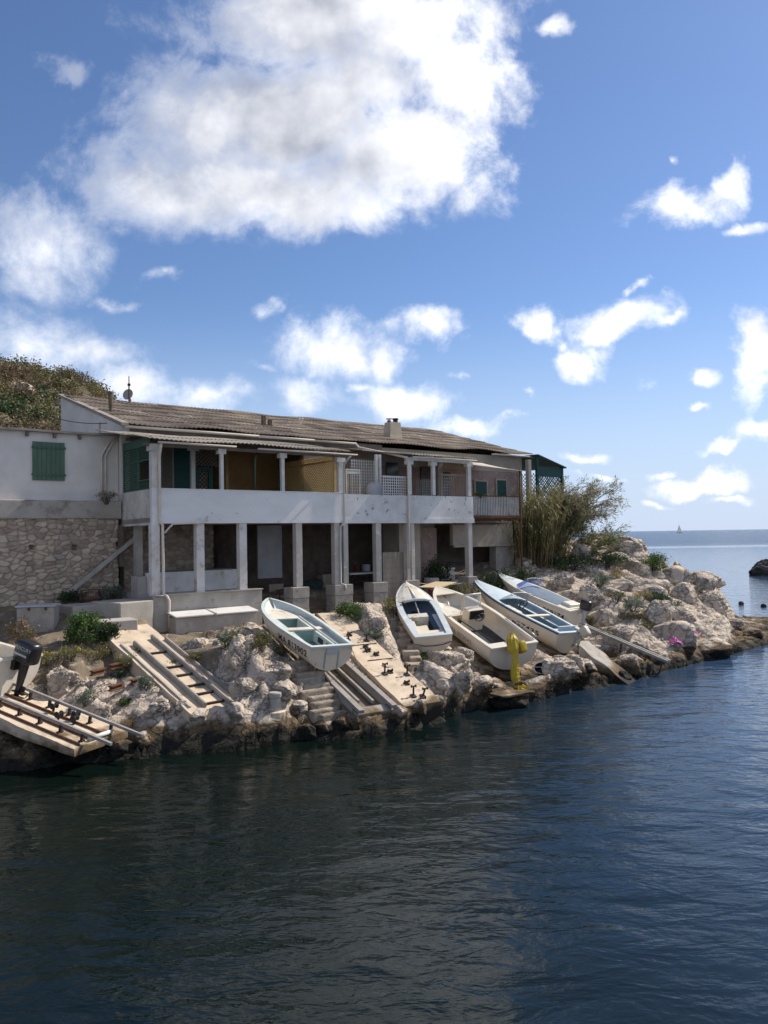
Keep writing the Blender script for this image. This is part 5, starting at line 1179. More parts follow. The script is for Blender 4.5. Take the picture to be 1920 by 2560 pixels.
def outboard(root, h, y=0, tilt=0, cowl='black', leg='black', size=1.0, low=None, drop=0.0):
    """motor on the transom: the leg with its clamp is the part; cowling and propeller are sub-parts"""
    q = Matrix.Rotation(R(-tilt), 3, 'Y'); o = Vector((-.10, y, h.D+.02-drop)); k = size
    P = lambda x, yy, z: o+q @ (Vector((x, yy, z))*k)
    mb = MB(); mb.box(P(.06, 0, -.05), (.14*k, .30*k, .26*k), q)
    mb.tube([P(-.16, 0, .1), P(-.17, 0, -.25), P(-.17, 0, -.62), P(-.15, 0, -.85)], [.12*k, .095*k, .07*k, .055*k], 10)
    mb.box(P(-.24, 0, -.55), (.26*k, .02*k, .14*k), q); mb.box(P(-.25, 0, -.64), (.36*k, .22*k, .02*k), q)
    mt = mb.build('outboard_motor', M[leg], root, local=True, bevel=.01)
    mb = MB(); sup(mb, P(-.16, 0, .30), (.30*k, .19*k, .26*k), .38, .5, rot=q); cw = mb.build('cowling', M[cowl], mt, local=True, smooth=True)
    mb = MB(); sup(mb, P(-.17, 0, -.82), (.24*k, .07*k, .07*k), .8, .9, rot=q)
    for a in (0, 120, 240):
        d = Vector((0, math.cos(R(a)), math.sin(R(a)))); e = Vector((0, -math.sin(R(a)), math.cos(R(a))))
        c = Vector((-.40, 0, -.82)); pr = [c+d*.03, c+d*.16+e*.07+Vector((.03, 0, 0)), c+d*.19, c+d*.15-e*.06-Vector((.03, 0, 0))]
        mb.prism([o+q @ (p*k) for p in pr], q @ Vector((.01, 0, 0)))
    mb.add([P(-.22, .012, -.84), P(-.05, .012, -.84), P(-.12, .0, -1.08), P(-.22, 0, -1.05), P(-.22, -.012, -.84), P(-.05, -.012, -.84)], [(0,1,2,3),(4,3,2,5),(1,5,2),(0,3,4)])
    mb.build('propeller', M[low or leg], mt, local=True, smooth=False)
    return mt, cw, P, q
# 1: open boat with mint green inside
h = Hull(BF['b1'].L, 1.46, .68, tw=.82, pw=3.0, rake=.10, kb=.7, sag=.05); b1_ = boat_root('b1', h, 'open cream rowing boat with mint green inside, marked MA 813902, resting on timber rails')
hull_parts(b1_, h, 'hull_cream', 'mint', 'mint')
plate(b1_, h, .04, .95, .16, 'floor', 'mint_dark')
plate(b1_, h, .68, .955, .50, 'bow_seat', 'cream_in'); plate(b1_, h, .05, .68, .50, 'side_bench', 'mint', inner=.33)
bx_local(b1_, 'bulkhead', 'mint_dark', (.68*h.L, 0, .33), (.03, .84, .32))
x, y = h.inb(.42, .5); bx_local(b1_, 'thwart', 'cream_in', (.42*h.L, 0, .53), (.20, 2*y, .05)); bx_local(b1_, 'bulkhead', 'mint_dark', (.40*h.L, 0, .33), (.03, .7, .33))
x, y = h.inb(.05, .5); bx_local(b1_, 'stern_seat', 'mint', (.055*h.L, 0, .50), (.24, 2*y-.03, .045))
for sd in (1, -1): bx_local(b1_, 'bench_front', 'mint', (.24*h.L, sd*.33, .35), (.34*h.L, .03, .30)); bx_local(b1_, 'bench_front', 'mint', (.55*h.L, sd*.33, .35), (.22*h.L, .03, .30))
for q0 in (.17, .29): bx_local(b1_, 'locker_opening', 'dark_floor', (q0*h.L, -.313, .36), (.32, .004, .15), 0)
mb = MB(); mb.tube([(.06*h.L, -.36, .56), (.66*h.L, -.36, .56)], .028, 8); mb.build('spar', M['white_wood'], b1_, local=True, smooth=True)
bx_local(b1_, 'motor_pad', 'plastic_grey', (-.025, -.02, .56), (.03, .34, .17)); 
for yy in (-.22, .16): bx_local(b1_, 'transom_strip', 'mint_dark', (-.006, yy, .30), (.012, .035, .46), 0)
bx_local(b1_, 'keel', 'hull_cream', (h.L*.36, 0, -.03), (h.L*.7, .05, .07))
hull_text(b1_, h, 'MA 813902', .40, .03, .78, height=.23)
# 2: small decked boat, pale blue
h = Hull(BF['b2'].L, 1.34, .62, tw=.86, pw=2.5, rake=.12, sag=.03); b2_ = boat_root('b2', h, 'small weathered boat with ridged cream foredeck and blue cockpit, beside stone steps', name='motor_boat')
hull_parts(b2_, h, 'hull_cream', 'blue_in', 'pale_blue', gw=(.03, .16))
plate(b2_, h, .62, .985, lambda q: h.zg(q)+.012, 'foredeck', 'cream_in', ins=.02, camber=.10)
mb = MB(); mb.tube([(.625*h.L, 0, h.zg(.62)+.125), (.97*h.L, 0, h.zg(.97)+.06)], .045, 8); mb.build('deck_ridge', M['hull_white'], b2_, local=True, smooth=True)
mb = MB(); mb.tube([(.60*h.L, sd*.5*(1-abs(sd)*.15), h.zg(.6)+.07+.05*(1-sd*sd)) for sd in [x/8-1 for x in range(17)]], .05, 8); mb.build('coaming', M['pale_blue'], b2_, local=True, smooth=True)
plate(b2_, h, .03, .9, .14, 'floor', 'dark_floor')
plate(b2_, h, .02, .42, .50, 'side_deck', 'pale_blue', inner=.38)
bx_local(b2_, 'seat_back', 'cream_in', (.40*h.L, .12, .36), (.28, .66, .34)); bx_local(b2_, 'seat', 'seat_cream', (.27*h.L, .14, .28), (.42, .52, .06)); bx_local(b2_, 'side_box', 'cream_in', (.22*h.L, .38, .32), (.9, .14, .32))
bx_local(b2_, 'stern_seat', 'seat_cream', (.10*h.L, -.02, .47), (.34, .84, .05)); bx_local(b2_, 'stern_seat', 'cream_in', (.045*h.L, -.02, .56), (.14, .88, .05))
mb = MB(); mb.tube([(.60*h.L, .02, h.zg(.6)+.03), (.45*h.L, -.03, .30)], .022, 8); mb.build('steering_column', M['cream_in'], b2_, local=True)
mb = MB(); mb.tube([(-.02, .56, .36), (-.05, .3, .30), (-.05, 0, .28), (-.05, -.3, .30), (-.02, -.56, .36)], .015, 6); mb.build('stern_line', M['black_rubber'], b2_, local=True)
hull_text(b2_, h, 'MA 813904', .36, .04, .74, m='letters_pale', height=.2)
# 3: fishing boat with centre console and yellow covered motor
h = Hull(BF['b3'].L, 1.90, .86, tw=.90, pw=2.4, rake=.14, sag=.03, flare=.94); b3_ = boat_root('b3', h, 'white open fishing boat with steering console, its stern behind the yellow tarpaulin', name='motor_boat')
hull_parts(b3_, h, 'hull_white', 'hull_cream', 'hull_white', gw=(.03, .10))
plate(b3_, h, .03, .93, .26, 'floor', 'dark_floor'); plate(b3_, h, .03, .20, .46, 'stern_deck', 'hull_white'); plate(b3_, h, .66, .90, .50, 'bow_seat', 'cream_in'); plate(b3_, h, .86, .985, lambda q: h.zg(q)+.006, 'foredeck', 'hull_white', ins=.02)
x, y = h.inb(.66, .4); bx_local(b3_, 'bulkhead', 'hull_cream', (.655*h.L, 0, .38), (.03, 2*y-.1, .27))
bx_local(b3_, 'console', 'hull_cream', (.52*h.L, -.1, .62), (.42, .62, .74), .02)
bx_local(b3_, 'dashboard', 'black', (.475*h.L, -.1, .86), (.05, .54, .30), .01)
mb = MB(); cc = Vector((.445*h.L, -.1, .86)); ax = Vector((1, 0, .35)).normalized(); e1 = Vector((0, 1, 0)); e2 = ax.cross(e1)
mb.tube([cc-ax*.06+(e1*math.cos(k*math.pi/9)+e2*math.sin(k*math.pi/9))*.17 for k in range(19)], .016, 6, cap=False)
for k in (90, 210, 330): mb.tube([cc-ax*.05, cc-ax*.06+(e1*math.cos(R(k))+e2*math.sin(R(k)))*.17], .012, 6)
mb.tube([cc-ax*.06, cc+ax*.1], .02, 6); mb.build('steering_wheel', M['black'], b3_, local=True, smooth=True)
mb = MB(); x0 = .55*h.L
for yy in (-.42, .22): mb.tube([(x0-.12, yy, .95), (x0+.06, yy, 1.42)], .016, 6); mb.tube([(x0+.14, yy, .5), (x0+.06, yy, 1.42)], .014, 6)
mb.tube([(x0+.06, -.46, 1.42), (x0+.06, .26, 1.42)], .03, 8); mb.build('windscreen_frame', M['hull_white'], b3_, local=True, smooth=True)
def glass_mat():
    m = bpy.data.materials.new('thin_perspex'); m.use_nodes = True; nt = m.node_tree; out = nt.nodes['Material Output']
    g = nt.nodes.new('ShaderNodeBsdfGlossy'); g.inputs['Roughness'].default_value = .12; t_ = nt.nodes.new('ShaderNodeBsdfTransparent'); t_.inputs[0].default_value = (.80, .84, .88, 1)
    d = nt.nodes.new('ShaderNodeBsdfDiffuse'); d.inputs[0].default_value = (.62, .64, .68, 1); mx0 = nt.nodes.new('ShaderNodeMixShader'); mx0.inputs[0].default_value = .16
    nt.links.new(t_.outputs[0], mx0.inputs[1]); nt.links.new(d.outputs[0], mx0.inputs[2])
    mx = nt.nodes.new('ShaderNodeMixShader'); mx.inputs[0].default_value = .10; nt.links.new(mx0.outputs[0], mx.inputs[1]); nt.links.new(g.outputs[0], mx.inputs[2]); nt.links.new(mx.outputs[0], out.inputs[0]); return m
M['perspex'] = glass_mat()
mb = MB(); mb.add([(x0-.11, -.41, .97), (x0-.11, .21, .97), (x0+.055, .21, 1.40), (x0+.055, -.41, 1.40)], [(0,1,2,3)]); mb.build('windscreen', M['perspex'], b3_, local=True)
mb = MB(); mb.tube([(.12*h.L, .35, .72), (.58*h.L, .3, .52)], .02, 8); mb.build('boat_hook', M['black_rubber'], b3_, local=True)
mb = MB()
for sd in (-1,):
    P = [h.pt(q, 1, 0, sd)+Vector((0, -.06, .10+.02*math.sin(q*9))) for q in (.03, .1, .2, .3, .38)]; mb.tube(P, .022, 8)
    for q in (.05, .36): g = h.pt(q, 1, 0, sd); mb.tube([g, g+Vector((0, -.06, .10))], .014, 6)
mb.build('side_rail', M['steel'], b3_, local=True, smooth=True)
mt, cw, PP, qq = outboard(b3_, h, y=-.05, tilt=52, cowl='yellow_tarp', leg='black', size=.62, low='orange')
hull_text(b3_, h, 'MA 873042', .46, .20, .80, m='letters_pale', height=.2)
# 4: long narrow boat with light blue decks
h = Hull(BF['b4'].L, 1.66, .80, tw=.80, pw=2.2, rake=.10, kb=.85, sag=.02); b4_ = boat_root('b4', h, 'long cream boat with light blue deck and dark rub rail, marked 637435', name='motor_boat')
hull_parts(b4_, h, 'hull_cream', 'blue_deck', 'blue_deck', rail='navy', gw=(.02, .10))
plate(b4_, h, .60, .985, lambda q: h.zg(q)+.012, 'foredeck', 'blue_deck', ins=.02, camber=.06); plate(b4_, h, .03, .9, .2, 'floor', 'brown_in')
plate(b4_, h, .03, .60, .60, 'side_deck', 'blue_deck', inner=.42)
x, y = h.inb(.30, .62); bx_local(b4_, 'thwart', 'seat_cream', (.32*h.L, 0, .74), (.12, 2*y, .05)); bx_local(b4_, 'stern_locker', 'blue_deck', (.10*h.L, .0, .60), (.30, 1.06, .08)); bx_local(b4_, 'transom_board', 'blue_deck', (.045*h.L, 0, .82), (.05, .9, .22)); bx_local(b4_, 'seat', 'seat_cream', (.5*h.L, .3, .62), (.7, .22, .06))
def windscreen(root, h, q, ht, m, name='windscreen'):
    mb = MB(); P = []
    zb = h.zg(q)+.06; b = h.b(q)*.86
    for j in range(5):
        s_ = j/4; P.append([Vector((q*h.L+.42*math.cos(a)*(1-.30*s_)-.30*s_-.05, b*math.sin(a)*(1-.10*s_), zb+ht*s_)) for a in [math.pi*(-.5+k/12) for k in range(13)]])
    mb.grid(P); w_ = mb.build(name, M[m], root, smooth=True, local=True)
    mb = MB(); mb.tube(P[-1], .012, 6); mb.build('screen_edge', M['steel'], w_, local=True)
windscreen(b4_, h, .56, .34, 'perspex')
mb = MB(); cc = Vector((.50*h.L, -.18, .80)); ax = Vector((1, 0, .25)).normalized(); e2 = ax.cross(e1)
mb.tube([cc+(e1*math.cos(k*math.pi/9)+e2*math.sin(k*math.pi/9))*.19 for k in range(19)], .018, 6, cap=False)
for k in (90, 210, 330): mb.tube([cc+ax*.02, cc+(e1*math.cos(R(k))+e2*math.sin(R(k)))*.19], .012, 6)
mb.tube([cc, cc+ax*.25], .02, 6); mb.build('steering_wheel', M['black'], b4_, local=True, smooth=True)
mt, cw, PP, qq = outboard(b4_, h, y=-.35, tilt=34, cowl='hull_cream', leg='plastic_grey', size=.62, low='galv')
hull_text(b4_, h, '637435', .40, .15, .70, m='letters', height=.25)
# 5: boat with blue cockpit cover
h = Hull(BF['b5'].L, 1.55, .68, tw=.82, pw=2.2, rake=.10, kb=.85, sag=.02); b5_ = boat_root('b5', h, 'white boat with blue cockpit cover and blue screen, marked MA 259174', name='motor_boat')
hull_parts(b5_, h, 'hull_white', 'blue_in', 'hull_white', rail='hull_white', gw=(.02, .09))
plate(b5_, h, .60, .985, lambda q: h.zg(q)+.012, 'foredeck', 'pale_blue', ins=.02, camber=.06)
plate(b5_, h, .14, .60, lambda q: h.zg(q)+.03, 'cover', 'tarp_blue', ins=.10, camber=.06); plate(b5_, h, .015, .14, lambda q: h.zg(q)+.02, 'stern_deck', 'hull_white', ins=.04, camber=.03)
bx_local(b5_, 'stern_box', 'hull_white', (.09*h.L, 0, h.D+.08), (.4, .7, .16), .05)
m_ = M['perspex'].copy(); m_.name = 'blue_perspex'; M['perspex_blue'] = m_
for nd_ in m_.node_tree.nodes:
    if nd_.type == 'BSDF_TRANSPARENT': nd_.inputs[0].default_value = (.45, .52, .80, 1)
    if nd_.type == 'BSDF_DIFFUSE': nd_.inputs[0].default_value = (.35, .38, .62, 1)
windscreen(b5_, h, .62, .36, 'perspex_blue')
outboard(b5_, h, y=-.1, tilt=-4, cowl='black', leg='plastic_grey', size=.75)
hull_text(b5_, h, 'MA 259174', .40, .03, .70, height=.25)
# 0: white motorboat on the left ramp, mostly outside the picture
h = Hull(BF['b0'].L, 1.95, .95, tw=.9, pw=2.4, rake=.15); b0_ = boat_root('b0', h, 'white motorboat with a big black outboard on the leftmost ramp', name='motor_boat')
hull_parts(b0_, h, 'hull_white', 'hull_white', 'hull_white', gw=(.03, .12))
plate(b0_, h, .02, .95, .45, 'floor', 'cream_in'); plate(b0_, h, .02, .12, .72, 'stern_deck', 'hull_white'); plate(b0_, h, .6, .985, lambda q: h.zg(q)+.01, 'foredeck', 'hull_white', ins=.02, camber=.05)
mb = MB(); mb.tube([(.35*h.L, -.85, h.D), (.35*h.L, -.86, h.D+.75)], .015, 6); mb.build('rod', M['white_wood'], b0_, local=True)
mt, cw, PP, qq = outboard(b0_, h, y=-.15, tilt=6, cowl='black', leg='black', size=1.02, drop=.12)
cu = bpy.data.curves.new('t', 'FONT'); cu.body = 'MERCURY'; cu.size = .12; ob = bpy.data.objects.new('t', cu); COL.objects.link(ob)
me = bpy.data.meshes.new_from_object(ob.evaluated_get(bpy.context.evaluated_depsgraph_get())); bpy.data.objects.remove(ob)
xm = max(v.co.x for v in me.vertices)
for v in me.vertices:
    p = PP(0, .2, .36)-(qq @ Vector((1, 0, 0)))*(v.co.x-xm/2+.18)+(qq @ Vector((0, 0, 1)))*v.co.y; p.y = PP(0, .208, 0).y; v.co = p
me.materials.append(M['pipe_grey']); ob = bpy.data.objects.new('lettering', me); COL.objects.link(ob); ob.parent = cw
mb = MB()
for sd in (1,): mb.bar(PP(-.34, sd*.202, .25), PP(.04, sd*.202, .25), .004, .05)
mb.build('cowl_stripe', M['pipe_grey'], cw, local=True)
# ------------------------------------------------------------------ finding the ground under a picked ray
_D = np.arange(14.0, 62, .06)
def hit(px, py, fn_=None):
    d = ray(px, py); s = _D/d.y; x = d.x*s; y = d.y*s; z = H+d.z*s
    g = (fn_ or ground)(x, y); k = np.argmax(z <= g)
    if z[k] > g[k]: k = int(np.argmin(np.abs(z-g)))
    return Vector((x[k], y[k], g[k]))

# ------------------------------------------------------------------ boulders
def boulder(p, r, m, label, seed, name='boulder', planes=22, sub=5, group=None):
    import bmesh
    bm = bmesh.new(); bmesh.ops.create_icosphere(bm, subdivisions=sub, radius=1.0); rnd = random.Random(seed)
    pl_ = []
    for _ in range(planes):
        n_ = Vector((rnd.gauss(0, 1), rnd.gauss(0, 1), rnd.gauss(0, .8))).normalized(); pl_.append((n_, .50+.38*rnd.random()))
    rot = Matrix.Rotation(rnd.random()*6.28, 3, 'Z')
    for v in bm.verts:
        c = v.co.copy(); s_ = 1.0
        for n_, d in pl_:
            q = c.dot(n_)
            if q*s_ > d: s_ = d/q
        c = c*s_
        c += v.co*(.09*mnoise.fractal(v.co*1.7+Vector((seed, 0, 0)), 1.0, 2.0, 3) - .9*max(0, .07-abs(mnoise.noise(v.co*1.9+Vector((0, seed, 0))))) - .6*max(0, .06-abs(mnoise.noise(v.co*3.7+Vector((seed, seed, 0))))) + .04*mnoise.fractal(v.co*7+Vector((seed, 3, 0)), .8, 2.1, 4))
        c = rot @ c
        v.co = Vector((c.x*r[0], c.y*r[1], c.z*r[2]))
    me = bpy.data.meshes.new(name); bm.to_mesh(me); bm.free(); me.materials.append(m)
    o = bpy.data.objects.new(name, me); COL.objects.link(o); o.location = p
    return tag(o, label, 'rock', group)
BD = [  # px, py of the foot, half width px, half height px, label
 (1350,1492,27,34,'rounded pale boulder beside the blue screen of the farthest boat'),
 (1405,1470,38,26,'flat topped boulder cluster member uphill of the farthest boat'),
 (1425,1515,42,36,'big blocky boulder right above the dark outboard of the farthest boat'),
 (1488,1515,40,40,'grey blocky boulder under the grey green herb on the slope'),
 (1448,1445,18,14,'small squarish boulder at the foot of the tamarisk'),
 (1655,1555,44,40,'tall split boulder in the middle of the headland slope'),
 (1790,1525,42,44,'rounded pink boulder at the seaward tip of the headland'),
 (1715,1460,34,28,'boulder on the skyline near the tip of the headland'),
 (1700,1555,42,36,'sloping boulder between the split boulder and the headland tip'),
 (1405,1705,60,46,'large pale boulder right of the yellow tarpaulin'),
 (1195,1765,52,32,'wide pale boulder at the waterline under the white fishing boat'),
 (1150,1655,40,30,'dark boulder in the shade under the white fishing boat'),
 (935,1580,44,28,'grey boulder below the green bush near the pedestals'),
 (590,1665,44,52,'tall pale outcrop right of the ladder like ramp'),
 (690,1715,44,40,'pale outcrop boulder left of the stone steps'),
 (612,1738,36,34,'low pale boulder beside the bollard'),
 (150,1735,56,58,'big craggy boulder right of the black outboard'),
 (330,1830,52,48,'pale boulder at the water between the two left ramps'),
 (395,1790,40,36,'smooth pale boulder against the side of the ladder like ramp'),
 (560,1850,40,34,'dark stained boulder at the water under the ladder like ramp'),
 (1160,1720,36,28,'small boulder in the gap right of the roller ramp'),
 (1890,1590,34,14,'dark low rock at the seaward end of the spit'),
 (1838,1572,30,14,'brown low rock joining the spit to the headland'),
 (1550,1600,40,26,'sunlit slab boulder below the herbs on the slope'),
 (1610,1635,34,22,'pale boulder left of the pink towels'),
 (930,1828,40,14,'weedy flat stone awash below the timber rails'),
]
for i, (px, py, hw, hh, lab) in enumerate(BD):
    p = hit(px, py); k = p.y/1920
    if py > 1815: p = Uz(px, py, 0)
    rz = hh*k*1.05; p = p+Vector((0, hw*k*.35, rz*.30))
    boulder(p, (hw*k*1.12, hw*k*.95, rz), M['rock'], lab, 100+i*7)
def outcrops():
    """jointed limestone blocks standing out of the slope: part of the shore itself"""
    import bmesh
    rs = np.random.RandomState(77); rnd = random.Random(77); base = []
    for q in range(9):
        bm = bmesh.new(); bmesh.ops.create_icosphere(bm, subdivisions=4, radius=1.0); pl_ = []
        for _ in range(15): pl_.append((Vector((rnd.gauss(0, 1), rnd.gauss(0, 1), rnd.gauss(0, .7))).normalized(), .48+.34*rnd.random()))
        vv = []
        for v in bm.verts:
            c = v.co.copy(); s_ = 1.0
            for n_, d in pl_:
                k = c.dot(n_)
                if k*s_ > d: s_ = d/k
            c = c*s_; c += v.co*(.05*mnoise.fractal(c*2.3+Vector((q*9, 0, 0)), 1, 2, 3)-.7*max(0, .06-abs(mnoise.noise(c*2.4+Vector((0, q*5, 0))))) + .03*mnoise.fractal(c*8+Vector((q, 3, 0)), .8, 2, 3)); vv.append(tuple(c))
        base.append((np.array(vv), np.array([[w.index for w in f.verts] for f in bm.faces]))); bm.free()
    n = 620; X = rs.uniform(-8.5, 19, n); Y = rs.uniform(15, 43, n); Z = ground(X, Y); sdd = seg_dist(X, Y)
    w = -((X-FA.x)*FN.x+(Y-FA.y)*FN.y); t = (X-FA.x)*FU.x+(Y-FA.y)*FU.y
    ok = (sdd > .25) & (X/Y < .44) & ((w < -2.2) | (t > 17.5)) & (w < 6.5) & (t > -1)
    for (x0, y0, z0, x1, y1, z1, hw, sl_) in CARVE:
        ax, ay = x1-x0, y1-y0; L_ = math.hypot(ax, ay); q = ((X-x0)*ax+(Y-y0)*ay)/L_; d = np.abs((X-x0)*ay-(Y-y0)*ax)/L_
        ok &= ~((d < hw+.42) & (q > -.5) & (q < L_+.5))
    for px, py, hw, hp, *_ in SHR_SPOTS:
        ok &= np.hypot(X-px, Y-py) > hw
    VV, FF = [], []; off = 0
    for i in np.nonzero(ok)[0]:
        v, f = base[rs.randint(len(base))]; r = rs.uniform(.35, .8)*(1.35 if t[i] > 14 else .85); a = rs.rand()*6.28; ca, sa = math.cos(a), math.sin(a); tl = rs.uniform(-.35, .35)
        v2 = v*np.array([r*rs.uniform(1.0, 1.7), r*rs.uniform(.7, 1.1), r*rs.uniform(.55, .85)]); v2 = np.stack([v2[:, 0], v2[:, 1]*math.cos(tl)-v2[:, 2]*math.sin(tl), v2[:, 1]*math.sin(tl)+v2[:, 2]*math.cos(tl)], 1)
        v2 = np.stack([v2[:, 0]*ca-v2[:, 1]*sa, v2[:, 0]*sa+v2[:, 1]*ca, v2[:, 2]], 1)+np.array([X[i], Y[i], Z[i]-r*.16]); VV.append(v2); FF.append(f+off); off += len(v2)
    # rubble fallen against the ramps and steps
    for px, py, r in ((712,1690,.20),(728,1735,.24),(745,1785,.26),(835,1790,.20),(852,1815,.28),(800,1830,.30),(770,1838,.26),(880,1812,.24),(1000,1785,.26),(1050,1785,.28),(1095,1760,.22),(1110,1720,.2),(960,1680,.18),(905,1790,.2),(500,1800,.3),(590,1790,.26),(455,1775,.22),(250,1880,.3),(200,1885,.3),(300,1880,.28),(360,1855,.3),(1470,1690,.3),(1560,1700,.3),(1440,1650,.25),(1120,1640,.2),(1075,1640,.2)):
        p = hit(px, py); v, f = base[rs.randint(len(base))]; a = rs.rand()*6.28; ca, sa = math.cos(a), math.sin(a)
        v2 = v*np.array([r*1.3, r, r*.8]); v2 = np.stack([v2[:, 0]*ca-v2[:, 1]*sa, v2[:, 0]*sa+v2[:, 1]*ca, v2[:, 2]], 1)+np.array([p.x, p.y, p.z+r*.15]); VV.append(v2); FF.append(f+off); off += len(v2)
    tag(fast_mesh('rock_outcrops', np.concatenate(VV), np.concatenate(FF), M['rock']), kind='structure')
isl = boulder(Uz(1945, 1440, 0)+Vector((0, 2, .2)), (3.0, 2.4, 2.1), mat('dark_sea_rock', (.10,.085,.075), (.06,.05,.045), 1.5, .9, .6, 6, bdist=.1), 'dark sea rock standing in the water at the right edge', 555, name='sea_rock', planes=26)

# ------------------------------------------------------------------ shrubs
def leaf_cloud(rs, n, leaf, asp, C, spread, up=.3):
    """n leaves round the clump centres C (k,3) with their spreads (k,3): vertices, quads, tints"""
    k = rs.randint(0, len(C), n); ct = rs.rand(len(C))
    P = C[k]+rs.randn(n, 3)*spread[k]
    a = rs.randn(n, 3); a[:, 2] += up; a /= np.linalg.norm(a, axis=1)[:, None]
    b = np.cross(a, rs.randn(n, 3)); b /= np.linalg.norm(b, axis=1)[:, None]
    s = leaf*(.6+.8*rs.rand(n))[:, None]
    V = np.stack([P-a*s*.5, P+b*s*asp*.5, P+a*s*.5, P-b*s*asp*.5], 1).reshape(-1, 3)
    return V, np.arange(n*4).reshape(-1, 4), np.clip(ct[k]*.7+rs.rand(n)*.35, 0, 1)
def shrub(p, rx, rz, m, label, seed, n=1600, leaf=.07, asp=.5, clumps=16, name='shrub', flowers=0, group=None, cat='bush', lean=(0, 0)):
    rs = np.random.RandomState(seed); root = thing(name, p, label, cat, group)
    a = rs.rand(clumps)*6.283; r_ = np.sqrt(rs.rand(clumps))*.8; h = rs.rand(clumps)**.7
    sh = np.sqrt(np.clip(1-(r_)**2*.75, .1, 1))
    C = np.stack([np.cos(a)*r_*rx+lean[0]*h, np.sin(a)*r_*rx+lean[1]*h, h*rz*sh*.88+.02], 1)
    sp = np.stack([np.full(clumps, rx*.17), np.full(clumps, rx*.17), np.full(clumps, rz*.12)], 1)*(.7+.6*rs.rand(clumps, 1))
    V, Fq, tn = leaf_cloud(rs, n, leaf, asp, C, sp); nl = len(Fq)
    if flowers:
        k = rs.randint(0, clumps, flowers); P = C[k]+np.stack([rs.randn(flowers)*rx*.18, rs.randn(flowers)*rx*.18, np.abs(rs.randn(flowers))*rz*.15+rz*.1], 1)
        V2, F2, t2 = leaf_cloud(rs, flowers*5, leaf*.9, .8, P, np.full((flowers, 3), leaf*.4)); Fq = np.concatenate([Fq, F2+len(V)]); V = np.concatenate([V, V2]); tn = np.concatenate([tn, t2])
    fo = fast_mesh('foliage', V, Fq, m, root, tint=tn, local=True)
    if flowers: fo.data.materials.append(M['yellow_flower']); fo.data.polygons.foreach_set('material_index', (np.arange(len(Fq)) >= nl).astype(np.int32))
    mb = MB()
    for c in C[:min(clumps, 10)]: mb.tube([(c[0]*.15, c[1]*.15, -.12), (c[0]*.6, c[1]*.6, c[2]*.5), tuple(c)], [.02*rx+.006, .012*rx+.004, .003], 5)
    mb.build('stem', M['trunk'], root, local=True)
    return root
